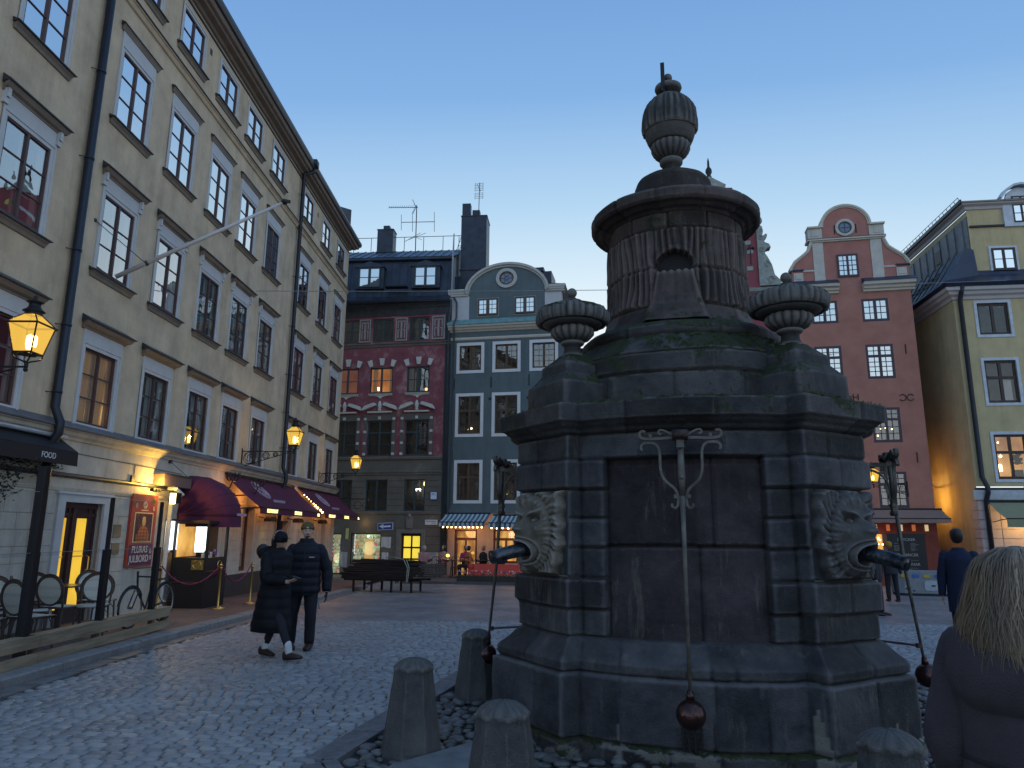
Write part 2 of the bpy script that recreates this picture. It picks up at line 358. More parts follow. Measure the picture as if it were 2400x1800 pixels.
for c in COLS:
    for r, (a, b) in rowsA.items():
        if c < 11 and r == 4: continue
        h = b - a
        room, cu, gl = 'dark', None, M_glass
        if r == 4: room, cu, gl = M_pale, curts['a'] if c < 24 else None, M_glass_hi
        if r == 3: room, cu, gl = 'dark', curts['a'], M_glass_hi
        if r == 2: room, cu, gl = 'dark', curts['a'] if c < 15.4 else curts['c'], (M_glass_mid if c < 16 else M_glass)
        if r == 1: room, cu, gl = 'dark', curts['b'] if c in (15.38,) else curts['c'], M_glass
        if r == 1 and c == 13.28: room, cu = warm_room, (warm_curt, ((.12, .42, 1), (.5, .62, 1), (.66, .9, 1)))
        fo = win_parts(A, c, a, b, WW, 'A%d' % r, M_brownfr, cols=2, rows=2 if r == 4 else 3, edge=.034, mull=.052, bar=.02, rec=.0 if r > 1 else .03, gl=gl, room=room, curtain=cu)
        if r not in caseM:
            caseM[r] = hood_mesh(r).build('casing', M_trim, fo)
            hw = WW / 2
            if r > 1:
                m = MB(); profile_run(m, [(0, -.20), (.03, -.19), (.05, -.14), (.08, -.11), (.09, -.09)], -hw - .17, hw + .17, ret=.3); sl = m.build('sill', mat('taupe_moulding', (.22, .19, .16), .85, var=.12), fo)
                m = MB(); profile_run(m, [(.085, -.092), (.13, -.088), (.13, -.07), (-.1, -.01)], -hw - .2, hw + .2, ret=.15); m.build('sill_cap', M_zinc, sl); sillM[r] = sl
            if r < 4:
                hz = h + {1: .38, 2: .40, 3: .44}[r]; out = {1: .20, 2: .17, 3: .10}[r]; hh = {1: .11, 2: .11, 3: .08}[r]
                m = MB(); profile_run(m, [(0, hz - .06), (.04, hz - .05), (.05, hz - .02), (out * .6, hz), (out * .85, hz + hh * .5), (out * .85, hz + hh * .7)], -hw - .17, hw + .17, ret=.5)
                hd = m.build('hood', mat('taupe_moulding', (.22, .19, .16), .85), fo)
                m = MB(); profile_run(m, [(out * .8, hz + hh * .65), (out * 1.1, hz + hh * .65), (out * 1.1, hz + hh * .82), (out * .9, hz + hh), (0, hz + hh + (.11 if r < 3 else .05))], -hw - .2, hw + .2, ret=.35); m.build('hood_cap', M_zinc, hd)
                hoodm[r] = hd
            if r == 2:
                for s_ in (-1, 1): m = MB(); m.box(s_ * (hw + .115) - .05, s_ * (hw + .115) + .05, -.06, 0, h + .14, h + .40); m.box(s_ * (hw + .115) - .035, s_ * (hw + .115) + .035, -.09, -.06, h + .24, h + .40); consM[s_] = m.build('console', M_trim, fo)
        else:
            def has(n_): return any(ch.name.split('.')[0] == n_ for ch in fo.children)
            if not has('casing'): put(caseM[r], 'casing', fo)
            if r > 1 and not has('sill'): copy_tree(sillM[r], fo)
            if r < 4 and not has('hood'): copy_tree(hoodm[r], fo)
            if r == 2 and not has('console'): put(consM[-1], 'console', fo); put(consM[1], 'console', fo)
# small table lamp in the lit window, lamp glints in the attic windows
def lampshade(parent, x, y, z, s, m_):
    l_ = MB(); l_.lathe([(.05 * s, 0), (.012 * s, .01), (.012 * s, .12 * s)], 8, (x, y, z)); l_.lathe([(.08 * s, .12 * s), (.075 * s, .26 * s)], 10, (x, y, z), 1)
    l_.box(x - .002, x + .002, y, y + .001, z, z, 0)
    return l_.build('table_lamp', [M_black, m_], parent)
E_warm = emat('warm_lamp', (1, .72, .3), 6.); E_white = emat('white_lamp', (1, .9, .7), 9.)
o = lampshade(A, 13.50, .28, 3.68, 1.1, E_warm); o.name = 'lamp'
ll = bpy.data.lights.new('lamp_light', 'POINT'); ll.energy = 1.6; ll.color = (1, .6, .2); ll.shadow_soft_size = .06; lo_ = bpy.data.objects.new('lamp_light', ll); COL.objects.link(lo_); lo_.parent = A; lo_.location = (13.56, .42, 4.0)
# downpipes
m = MB(); m.tube([(12.0, -.10, 14.6), (12.0, -.10, 3.75), (12.0, -.22, 3.5), (12.0, -.22, 3.3), (12.0, -.1, 3.1), (12.0, -.1, 0)], .075, 12)
for z in (4.0, 5.2, 6.6, 8.4, 10.2, 12.1): m.tube([(12.0, -.1, z), (12.0, -.1, z + .04)], .085, 12); m.tube([(11.9, -.1, z), (11.84, 0, z)], .008, 5)
m.build('downpipe', M_pipe, A, smooth=True)
m = MB(); m.tube([(23.9, -.42, 14.72), (23.9, -.42, 14.5), (23.75, -.12, 14.35), (23.75, -.12, 3.75), (23.75, -.24, 3.5), (23.75, -.24, 3.3), (23.75, -.12, 3.0), (23.75, -.1, 0)], .065, 10)
m.box(23.75, 24.05, -.55, -.3, 14.7, 14.95)
for z in (4.4, 5.6, 6.9, 8.6, 10.4, 12.2, 13.5): m.tube([(23.75, -.12, z), (23.75, -.12, z + .04)], .075, 10); m.tube([(23.65, -.1, z), (23.56, 0, z)], .008, 5)
m.build('downpipe', M_pipe, A, smooth=True)
# entrance door with amber glazed leaves, deep brown wood
M_wood_d = mat('dark_door_wood', (.045, .025, .022), .5, var=.3, scale=8, stretch=(6, 6, .6))
M_amber = lit_mat('amber_glazing', (1, .60, .05), 1.0, (.75, .40, .03), 1.2)
m = MB(); m.box(12.72, 13.92, .12, .16, -.3, 2.18)
for x in (12.72, 13.05, 13.27, 13.66, 13.86): m.box(x, x + .05, .09, .12, -.1, 2.1)
m.box(12.72, 13.92, .09, .12, 1.93, 1.99); m.box(12.72, 13.92, .08, .12, 2.08, 2.18); m.box(13.16, 13.24, .07, .12, -.1, 2.1)
d = m.build('door', M_wood_d, A)
m = MB(); m.box(12.80, 13.03, .105, .115, .3, 1.9); m.box(13.34, 13.64, .105, .115, .3, 1.9); m.build('glazing', M_amber, d)
m = MB(); m.box(12.80, 13.03, .093, .105, 1.20, 1.23); m.box(13.34, 13.64, .093, .105, 1.20, 1.23); m.build('glazing_bar', mat('amber_bar', (.5, .25, .02), .5, emit=(.8, .4, .02, .5)), d)
m = MB(); m.tube([(13.73, .09, .95), (13.73, .03, .97), (13.73, .03, 1.2), (13.73, .09, 1.22)], .012, 6); m.build('handle', mat('brass', (.6, .42, .14), .3, metal=1., var=.1), d)
m = MB(); m.box(12.52, 12.72, -.05, .05, -.3, 2.32); m.box(13.92, 14.12, -.05, .05, -.3, 2.32); m.box(12.72, 13.92, -.05, .05, 2.18, 2.32); m.box(12.46, 14.18, -.08, 0, 2.32, 2.36)
m.build('door_surround', M_trim, A)
# restaurant openings
M_redwood = mat('oxblood_door_wood', (.10, .03, .025), .5, var=.2, scale=5)
for i, (a, b, z0, z1) in enumerate(gholes[1:]):
    m = MB(); y0 = .2; m.box(a, a + .07, y0, y0 + .05, z0, z1); m.box(b - .07, b, y0, y0 + .05, z0, z1); m.box(a, b, y0, y0 + .05, z1 - .07, z1); m.box(a, b, y0, y0 + .05, z0, z0 + .12)
    m.box((a + b) / 2 - .02, (a + b) / 2 + .02, y0, y0 + .05, z0, z1)
    for k in range(1, 4): m.box(a, b, y0 + .01, y0 + .04, z0 + (z1 - z0) * k / 4 - .012, z0 + (z1 - z0) * k / 4 + .012)
    f = m.build('window', M_redwood, A)
    m = MB(); m.quad((a, y0 + .03, z0), (b, y0 + .03, z0), (b, y0 + .03, z1), (a, y0 + .03, z1)); m.build('pane', M_glass, f)
    m = MB(); m.box(a - .1, b + .1, .6, .62, z0, z1); m.build('room', lit_mat('dim_restaurant_room', (.5, .22, .08), .25, (.06, .03, .02), 2), f)
m = MB(); m.box(20.0, END, -.035, .0, -.6, .5); m.build('plinth', mat('dark_granite_plinth', (.05, .045, .045), .6, var=.3, scale=20), A)
# ================================================================ GROUND
WC0 = Vector((1.80, 7.518)); WT = -.2442; wc, ws = math.cos(WT), math.sin(WT)
def wl(p, q): return (WC0.x + wc * p - ws * q, WC0.y + ws * p + wc * q)
def w_inv(X, Y): dx, dy = X - WC0.x, Y - WC0.y; return (wc * dx + ws * dy, -ws * dx + wc * dy)
def sett_mat():
    m = bpy.data.materials.new('setts'); m.use_nodes = True; t = m.node_tree; n = t.nodes; l = t.links; b = n['Principled BSDF']
    co = n.new('ShaderNodeTexCoord'); nz = n.new('ShaderNodeTexNoise'); nz.inputs['Scale'].default_value = 1.1; nz.inputs['Detail'].default_value = 8; nz.inputs['Roughness'].default_value = .7; l.new(co.outputs['Object'], nz.inputs['Vector'])
    at = n.new('ShaderNodeAttribute'); at.attribute_name = 'tone'
    rp = n.new('ShaderNodeValToRGB'); ramp(rp.color_ramp, [(0, (.15, .155, .165)), (.5, (.26, .265, .275)), (.85, (.34, .34, .33)), (1, (.30, .25, .22))]); l.new(at.outputs['Fac'], rp.inputs[0])
    mx = n.new('ShaderNodeMixRGB'); mx.blend_type = 'MULTIPLY'; mx.inputs[0].default_value = .32; l.new(rp.outputs[0], mx.inputs[1])
    r2 = n.new('ShaderNodeValToRGB'); ramp(r2.color_ramp, [(.3, (.45, .45, .45)), (.65, (1.15, 1.12, 1.08))]); l.new(nz.outputs['Fac'], r2.inputs[0]); l.new(r2.outputs[0], mx.inputs[2]); l.new(mx.outputs[0], b.inputs['Base Color'])
    r3 = n.new('ShaderNodeMapRange'); r3.inputs[1].default_value = .35; r3.inputs[2].default_value = .65; r3.inputs[3].default_value = .30; r3.inputs[4].default_value = .55; l.new(nz.outputs['Fac'], r3.inputs[0]); l.new(r3.outputs[0], b.inputs['Roughness'])
    n2 = n.new('ShaderNodeTexNoise'); n2.inputs['Scale'].default_value = 60; n2.inputs['Detail'].default_value = 4; l.new(co.outputs['Object'], n2.inputs['Vector'])
    bp = n.new('ShaderNodeBump'); bp.inputs['Strength'].default_value = .35; bp.inputs['Distance'].default_value = .01; l.new(n2.outputs['Fac'], bp.inputs['Height']); l.new(bp.outputs[0], b.inputs['Normal'])
    b.inputs['Specular IOR Level'].default_value = .5
    MATS['setts'] = m; return m
def brick_mat(name, c1, c2, mort, bw, bh, rot=0., rough=.7, bump=.6, dist=.02, ms=.012, co_obj=True):
    m = bpy.data.materials.new(name); m.use_nodes = True; t = m.node_tree; n = t.nodes; l = t.links; b = n['Principled BSDF']; b.inputs['Roughness'].default_value = rough
    co = n.new('ShaderNodeTexCoord'); mp = n.new('ShaderNodeMapping'); mp.inputs['Rotation'].default_value = (0, 0, rot); l.new(co.outputs['Object'], mp.inputs[0])
    nw = n.new('ShaderNodeTexNoise'); nw.inputs['Scale'].default_value = 1.2; l.new(mp.outputs[0], nw.inputs['Vector'])
    ad = n.new('ShaderNodeMixRGB'); ad.blend_type = 'LINEAR_LIGHT'; ad.inputs[0].default_value = .06; l.new(mp.outputs[0], ad.inputs[1]); l.new(nw.outputs['Color'], ad.inputs[2])
    br = n.new('ShaderNodeTexBrick'); br.inputs['Scale'].default_value = 1; br.inputs['Brick Width'].default_value = bw; br.inputs['Row Height'].default_value = bh; br.inputs['Mortar Size'].default_value = ms; br.inputs['Mortar Smooth'].default_value = .6
    br.inputs['Color1'].default_value = (*c1, 1); br.inputs['Color2'].default_value = (*c2, 1); br.inputs['Mortar'].default_value = (*mort, 1); l.new(ad.outputs[0], br.inputs['Vector'])
    nz = n.new('ShaderNodeTexNoise'); nz.inputs['Scale'].default_value = .9; nz.inputs['Detail'].default_value = 8; l.new(co.outputs['Object'], nz.inputs['Vector'])
    r2 = n.new('ShaderNodeValToRGB'); ramp(r2.color_ramp, [(.3, (.55, .55, .55)), (.68, (1.2, 1.18, 1.15))]); l.new(nz.outputs['Fac'], r2.inputs[0])
    mx = n.new('ShaderNodeMixRGB'); mx.blend_type = 'MULTIPLY'; mx.inputs[0].default_value = .8; l.new(br.outputs['Color'], mx.inputs[1]); l.new(r2.outputs[0], mx.inputs[2]); l.new(mx.outputs[0], b.inputs['Base Color'])
    bp = n.new('ShaderNodeBump'); bp.inputs['Strength'].default_value = bump; bp.inputs['Distance'].default_value = dist; bp.invert = True; l.new(br.outputs['Fac'], bp.inputs['Height']); l.new(bp.outputs[0], b.inputs['Normal'])
    MATS[name] = m; return m
M_sett = sett_mat()
M_settfar = brick_mat('setts_far', (.19, .19, .20), (.29, .29, .295), (.07, .07, .075), .15, .10, rot=R(4), rough=.5)
M_joint = mat('sett_joint_grit', (.035, .034, .033), .95, var=.3, scale=20)
def sheet(name, xs, ys, m, off=0., parent=None, mask=None):
    vs = [(x, y, gz(x, y) + off) for y in ys for x in xs]; nx = len(xs)
    fs = [(j * nx + i, j * nx + i + 1, (j + 1) * nx + i + 1, (j + 1) * nx + i) for j in range(len(ys) - 1) for i in range(nx - 1) if not mask or mask((xs[i] + xs[i + 1]) / 2, (ys[j] + ys[j + 1]) / 2)]
    b = MB(); b.add(vs, fs); o = b.build(name, m, parent); return o
YFAR = 15.5
tag(sheet('ground', [-60, -30, -12, -6, 0, 6, 12, 24, 50, 90], [-40, -20, -8, 0, 4, 8, 9, 10, 11, 12, 14, YFAR, 18, 22, 26, 30, 40, 60, 120], M_joint, -.03), kind='structure')
tag(sheet('square_paving', [-6.5 + i * 1.0 for i in range(46)], [YFAR - .1, 18, 22, 26, 30, 36, 44, 60], M_settfar, -.004), kind='structure')
tag(sheet('near_paving', [-6.2, -3, 0, 4, 8, 14, 20, 40], [-12, -6, 0, 2.6], M_settfar, -.004), kind='structure')
def inwell(X, Y, mrg=0):
    p, q = w_inv(X, Y); a = abs(p); b = abs(q)
    return a < 2.62 + mrg and b < 2.62 + 1.5 + mrg and (a + b) < 4.9 + mrg
# real setts in front, rows across the square
rnd = random.Random(11)
vs, fs, tone = [], [], []
def kerbx(Y): return np.interp(Y, [0, 8, 12, 13.3, 17, 24.6, 27], [-5.5, -5.5, -5.5, -5.48, -5.42, -5.25, -5.2])
def vis(X, Y):
    if Y < 2.6: return False
    ax = X / Y
    if abs(ax) > .80 + .5 / Y: return False
    if X > 2.2 and Y > 7 and (X - 1.8) / Y < .22: return False
    return True
rot = R(-4.5); cr_, sr_ = math.cos(rot), math.sin(rot)
v = -2.0
while v < 18:
    hh = rnd.uniform(.088, .108); u = -9 + rnd.uniform(0, .2)
    while u < 16:
        ww = rnd.uniform(.11, .18)
        wob = .04 * math.sin(u * .5 + v * .2) + .012 * math.sin(u * 1.7 + 1.3 * v)
        cx, cy = u + ww / 2, v + hh / 2 + wob
        X, Y = cx * cr_ - cy * sr_, cx * sr_ + cy * cr_
        if Y < YFAR and vis(X, Y) and X > kerbx(Y) + .30 and not inwell(X, Y, .16):
            g = .007; a = ww / 2 - g; b = hh / 2 - g; tz = rnd.uniform(-.004, .004); tx = rnd.uniform(-.02, .02); ty = rnd.uniform(-.035, .02); sk = rnd.uniform(-.012, .012); dm = rnd.uniform(.004, .010)
            o = len(vs); near = Y < 9
            pr = [(1., -.03, 0), (1., -.009, 0), (.80, 0., 1)] 
            for fr_, dz, q in pr:
                for (sx_, sy_) in ((-1, -1), (1, -1), (1, 1), (-1, 1)):
                    ex = a * sx_ * (1 if fr_ == 1 else 1 - .022 / a); ey = b * sy_ * (1 if fr_ == 1 else 1 - .022 / b)
                    ex += sk * sy_
                    lx, ly = cx + ex, cy + ey
                    wx, wy = lx * cr_ - ly * sr_, lx * sr_ + ly * cr_
                    vs.append((wx, wy, gz(wx, wy) + dz + tz + tx * ex + ty * ey))
            wx, wy = cx * cr_ - cy * sr_, cx * sr_ + cy * cr_
            vs.append((wx, wy, gz(wx, wy) + tz + dm))
            F = [(0, 1, 5, 4), (1, 2, 6, 5), (2, 3, 7, 6), (3, 0, 4, 7), (4, 5, 9, 8), (5, 6, 10, 9), (6, 7, 11, 10), (7, 4, 8, 11), (8, 9, 12), (9, 10, 12), (10, 11, 12), (11, 8, 12)]
            fs += [tuple(i + o for i in f) for f in F]; tt = min(1, max(0, rnd.gauss(.45, .13))); tone += [tt] * 13
        u += ww
    v += hh
me = bpy.data.meshes.new('square_setts'); me.from_pydata(vs, [], fs); at = me.attributes.new('tone', 'FLOAT', 'POINT'); at.data.foreach_set('value', tone); me.materials.append(M_sett); me.polygons.foreach_set('use_smooth', [True] * len(fs)); me.update()
o = bpy.data.objects.new('square_setts', me); COL.objects.link(o); tag(o, kind='structure')
# kerbstones, flush gutter slab row and raised pavement on the left
M_gran = mat('granite_kerb', (.20, .195, .19), .75, var=.25, scale=9, bump=.3, bscale=60)
m = MB(); y = -4.
while y < 27:
    L_ = rnd.uniform(.8, 1.3); 
    for (xo, w_, top) in ((0, .28, .10),):
        xa, xb = kerbx(y) - xo, kerbx(y + L_) - xo; j = .006
        z0, z1 = gz(0, y), gz(0, y + L_); a = y + j; b = y + L_ - j; r_ = rnd.uniform(-.006, .006)
        m.add([(xa, a, z0 - .1), (xb, b, z1 - .1), (xb - w_, b, z1 - .1), (xa - w_, a, z0 - .1), (xa, a, z0 + top - .02 + r_), (xb, b, z1 + top - .02 + r_), (xb - w_, b, z1 + top + r_), (xa - w_, a, z0 + top + r_), (xa - .025, a, z0 + top + r_), (xb - .025, b, z1 + top + r_)],
              [(0, 1, 5, 4), (4, 5, 9, 8), (8, 9, 6, 7), (0, 4, 8, 7, 3), (1, 2, 6, 9, 5), (2, 3, 7, 6)])
    y += L_
m.build('kerb', M_gran, smooth=False); tag(bpy.data.objects['kerb'], kind='structure')
m = MB(); y = -2.
while y < 24:
    L_ = rnd.uniform(.5, .9); xa, xb = kerbx(y) + .02, kerbx(y + L_) + .02; a, b = y + .008, y + L_ - .008; z0, z1 = gz(0, a) + .004, gz(0, b) + .004; r_ = rnd.uniform(-.004, .004)
    m.add([(xa, a, z0 + r_), (xa + .25, a, z0 + r_), (xb + .25, b, z1 + r_), (xb, b, z1 + r_), (xa, a, z0 - .05), (xa + .25, a, z0 - .05), (xb + .25, b, z1 - .05), (xb, b, z1 - .05)], [(0, 1, 2, 3), (0, 4, 5, 1), (1, 5, 6, 2), (2, 6, 7, 3), (3, 7, 4, 0)]); y += L_
tag(m.build('gutter', mat('gutter_slab', (.13, .135, .14), .55, var=.4, scale=5, bump=.3)), kind='structure')
M_redpave = brick_mat('red_pavers', (.16, .095, .08), (.11, .085, .08), (.05, .045, .045), .22, .11, rot=R(45), rough=.7, bump=.4)
ys = [-10] + [i * 1.0 for i in range(-3, 28)] + [34, 44]
vs = []; 
for y in ys:
    vs += [(-20, y, gz(0, y) + .098), (kerbx(min(max(y, 0), 27)) - .27, y, gz(0, y) + .098)]
m = MB(); m.add(vs, [(2 * i, 2 * i + 1, 2 * i + 3, 2 * i + 2) for i in range(len(ys) - 1)]); tag(m.build('pavement', M_redpave), kind='structure')
# cobbled apron round the well with its own kerb ring
def wring(d, e): return [(-d, -e), (-d, e), (-e * .55, d + 1.2), (e * .55, d + 1.2), (d, e), (d, -e), (e * .55, -d - 1.35), (-e * .55, -d - 1.35)]
P = [Vector(wl(*p)) for p in wring(2.62, 2.35)]
m = MB()
for i in range(len(P)):
    a, b = P[i], P[(i + 1) % len(P)]; d = (b - a); n_ = max(1, round(d.length / .75)); d = d / n_; nn_ = Vector((d.y, -d.x)).normalized()
    if nn_.dot((a + b) / 2 - WC0) < 0: nn_ = -nn_
    for k in range(n_):
        p0 = a + d * k + d.normalized() * .006; p1 = a + d * (k + 1) - d.normalized() * .006; r_ = rnd.uniform(0, .008)
        for (o0, o1, zt) in ((-.01, .10, .016), (.115, .25, .008)):
            q = [p0 + nn_ * o0, p1 + nn_ * o0, p1 + nn_ * o1, p0 + nn_ * o1]
            m.add([(v_.x, v_.y, gz(v_.x, v_.y) + zt + r_) for v_ in q] + [(v_.x, v_.y, -.06) for v_ in q], [(0, 1, 2, 3), (0, 4, 5, 1), (1, 5, 6, 2), (2, 6, 7, 3), (3, 7, 4, 0)])
m.build('well_kerb', mat('wet_granite_kerb', (.12, .125, .135), .5, var=.4, scale=6, bump=.4), weld=False); tag(bpy.data.objects['well_kerb'], kind='structure')
m = MB(); rnd = random.Random(5); placed = {}
def ok(x, y, r):
    k = (int(x / .14), int(y / .14))
    for i in (-1, 0, 1):
        for j in (-1, 0, 1):
            for (a, b, c) in placed.get((k[0] + i, k[1] + j), []):
                if (a - x) ** 2 + (b - y) ** 2 < ((c + r) * .93) ** 2: return False
    placed.setdefault(k, []).append((x, y, r)); return True
for _ in range(26000):
    x, y = rnd.uniform(-1.6, 5.6), rnd.uniform(3.4, 10.2)
    if not inwell(x, y, -.06): continue
    p, q = w_inv(x, y)
    if abs(p) < 1.75 and abs(q) < 1.75 and abs(p) + abs(q) < 2.75: continue
    if y > 3.6 and x > 2 and (x / y) < .5 and y > 8: continue
    r = rnd.choice((.035, .045, .055, .065))
    if ok(x, y, r): m.ball((x, y, gz(x, y) - .012 + rnd.uniform(-.008, .006)), r * 1.05, 10, sz=(rnd.uniform(1.0, 1.35), rnd.uniform(.8, 1.0), .55))
tag(m.build('cobbled_apron', mat('round_cobbles', (.10, .10, .10), .4, var=.6, scale=5, det=2, bump=.15), smooth=True), kind='structure')
# broad worn step slab beside the apron stones
m = MB(); pts = [(-1.0, 5.35), (-.86, 5.72), (-.30, 6.32), (.05, 6.35), (.12, 5.9), (-.1, 5.45), (-.45, 5.2)]
pts2 = [(-.62, 5.30), (-.40, 5.62), (.0, 5.75), (.6, 5.6), (.8, 4.9), (.2, 4.5), (-.4, 4.7)]
m.prism(pts, 'z', -.04, .035); tag(m.build('step_slab', mat('worn_slab', (.15, .155, .16), .7, var=.3, scale=4, bump=.4), bevel=.012), kind='structure')
# ================================================================ THE OLD WELL
WELL = empty('stone_well', (WC0.x, WC0.y, 0), WT, label='big dark sandstone well with urns, stone masks and iron pump pendulums on cobbles', cat='well')
def stone_mat(name, c_lo, c_hi, moss=0., streak=.5, rough=.85):
    m = bpy.data.materials.new(name); m.use_nodes = True; t = m.node_tree; n = t.nodes; l = t.links; b = n['Principled BSDF']
    b.inputs['Specular IOR Level'].default_value = .35
    co = n.new('ShaderNodeTexCoord')
    def nz(sc, det=6, st=None, ro=.6):
        q = n.new('ShaderNodeTexNoise'); q.inputs['Scale'].default_value = sc; q.inputs['Detail'].default_value = det; q.inputs['Roughness'].default_value = ro
        if st: mp = n.new('ShaderNodeMapping'); mp.inputs['Scale'].default_value = st; l.new(co.outputs['Object'], mp.inputs[0]); l.new(mp.outputs[0], q.inputs['Vector'])
        else: l.new(co.outputs['Object'], q.inputs['Vector'])
        return q.outputs['Fac']
    r1 = n.new('ShaderNodeValToRGB'); ramp(r1.color_ramp, [(.30, c_lo), (.52, tuple((a + b_) / 2 for a, b_ in zip(c_lo, c_hi))), (.72, c_hi)]); l.new(nz(2.6, 9, None, .7), r1.inputs[0])
    # per-block tone
    at = n.new('ShaderNodeAttribute'); at.attribute_name = 'tone'
    r0 = n.new('ShaderNodeMapRange'); r0.inputs[3].default_value = .5; r0.inputs[4].default_value = 1.7; l.new(at.outputs['Fac'], r0.inputs[0])
    m0 = n.new('ShaderNodeMixRGB'); m0.blend_type = 'MULTIPLY'; m0.inputs[0].default_value = 1; l.new(r1.outputs[0], m0.inputs[1]); l.new(r0.outputs[0], m0.inputs[2])
    # lime streaks running down
    r2 = n.new('ShaderNodeValToRGB'); ramp(r2.color_ramp, [(.57, (0, 0, 0)), (.74, (streak,) * 3)]); l.new(nz(2.2, 6, (3.2, 3.2, .55), .72), r2.inputs[0])
    m1 = n.new('ShaderNodeMixRGB'); l.new(r2.outputs[0], m1.inputs[0]); l.new(m0.outputs[0], m1.inputs[1]); m1.inputs[2].default_value = (.17, .155, .13, 1)
    # pale specks
    r4 = n.new('ShaderNodeValToRGB'); ramp(r4.color_ramp, [(.70, (0, 0, 0)), (.76, (.5, .5, .5))]); l.new(nz(38, 2), r4.inputs[0])
    m4 = n.new('ShaderNodeMixRGB'); l.new(r4.outputs[0], m4.inputs[0]); l.new(m1.outputs[0], m4.inputs[1]); m4.inputs[2].default_value = (.13, .125, .115, 1)
    last = m4.outputs[0]
    r5 = n.new('ShaderNodeMapRange'); r5.inputs[1].default_value = 1.2; r5.inputs[2].default_value = 1.9; l.new(at.outputs['Fac'], r5.inputs[0]); m5 = n.new('ShaderNodeMixRGB'); l.new(r5.outputs[0], m5.inputs[0]); l.new(last, m5.inputs[1]); m5.inputs[2].default_value = (.20, .19, .165, 1); last = m5.outputs[0]
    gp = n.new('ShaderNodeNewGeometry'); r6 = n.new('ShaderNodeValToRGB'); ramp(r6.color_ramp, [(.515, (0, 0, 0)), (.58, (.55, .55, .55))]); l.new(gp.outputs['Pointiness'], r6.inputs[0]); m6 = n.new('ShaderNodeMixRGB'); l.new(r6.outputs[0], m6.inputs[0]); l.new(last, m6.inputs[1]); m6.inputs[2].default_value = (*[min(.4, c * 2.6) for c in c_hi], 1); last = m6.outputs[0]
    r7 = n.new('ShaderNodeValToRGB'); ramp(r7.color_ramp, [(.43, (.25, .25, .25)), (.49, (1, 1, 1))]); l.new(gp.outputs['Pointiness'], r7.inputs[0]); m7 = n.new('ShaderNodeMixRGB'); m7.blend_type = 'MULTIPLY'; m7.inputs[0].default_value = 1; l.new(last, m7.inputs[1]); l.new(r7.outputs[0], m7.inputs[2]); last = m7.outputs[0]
    if moss:
        ge = n.new('ShaderNodeNewGeometry'); sx = n.new('ShaderNodeSeparateXYZ'); l.new(ge.outputs['Normal'], sx.inputs[0])
        ad = n.new('ShaderNodeMath'); ad.operation = 'MULTIPLY_ADD'; ad.inputs[1].default_value = .16; l.new(sx.outputs['Z'], ad.inputs[0]); l.new(nz(3.2, 8, None, .75), ad.inputs[2])
        r3 = n.new('ShaderNodeValToRGB'); ramp(r3.color_ramp, [(.62 - moss * .1, (0, 0, 0)), (.66 - moss * .1, (1, 1, 1))]); l.new(ad.outputs[0], r3.inputs[0])
        rm = n.new('ShaderNodeValToRGB'); ramp(rm.color_ramp, [(.35, (.012, .018, .008)), (.7, (.035, .05, .015))]); l.new(nz(20, 4), rm.inputs[0])
        m2 = n.new('ShaderNodeMixRGB'); l.new(r3.outputs[0], m2.inputs[0]); l.new(last, m2.inputs[1]); l.new(rm.outputs[0], m2.inputs[2]); last = m2.outputs[0]
    l.new(last, b.inputs['Base Color'])
    rr = n.new('ShaderNodeMapRange'); rr.inputs[1].default_value = .3; rr.inputs[2].default_value = .7; rr.inputs[3].default_value = rough - .2; rr.inputs[4].default_value = rough + .08; l.new(nz(5, 4), rr.inputs[0]); l.new(rr.outputs[0], b.inputs['Roughness'])
    bp = n.new('ShaderNodeBump'); bp.inputs['Strength'].default_value = .9; bp.inputs['Distance'].default_value = .02
    mm = n.new('ShaderNodeMath'); mm.operation = 'MULTIPLY_ADD'; mm.inputs[1].default_value = .5; l.new(nz(90, 3), mm.inputs[0]); l.new(nz(14, 8, None, .7), mm.inputs[2]); l.new(mm.outputs[0], bp.inputs['Height']); l.new(bp.outputs[0], b.inputs['Normal'])
    MATS[name] = m; return m
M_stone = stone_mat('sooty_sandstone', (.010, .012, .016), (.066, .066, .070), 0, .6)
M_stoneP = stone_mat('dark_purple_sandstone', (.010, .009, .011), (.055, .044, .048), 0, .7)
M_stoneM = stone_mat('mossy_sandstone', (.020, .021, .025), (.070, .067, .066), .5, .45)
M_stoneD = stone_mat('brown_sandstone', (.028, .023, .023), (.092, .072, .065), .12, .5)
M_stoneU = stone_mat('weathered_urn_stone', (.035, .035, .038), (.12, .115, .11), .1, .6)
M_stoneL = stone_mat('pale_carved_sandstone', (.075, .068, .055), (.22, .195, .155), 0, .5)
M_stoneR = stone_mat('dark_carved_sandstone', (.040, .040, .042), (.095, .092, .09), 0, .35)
def nz3(x, y, z, f, s=0): return noise.noise(Vector((x * f + s, y * f + s * 1.7, z * f)))
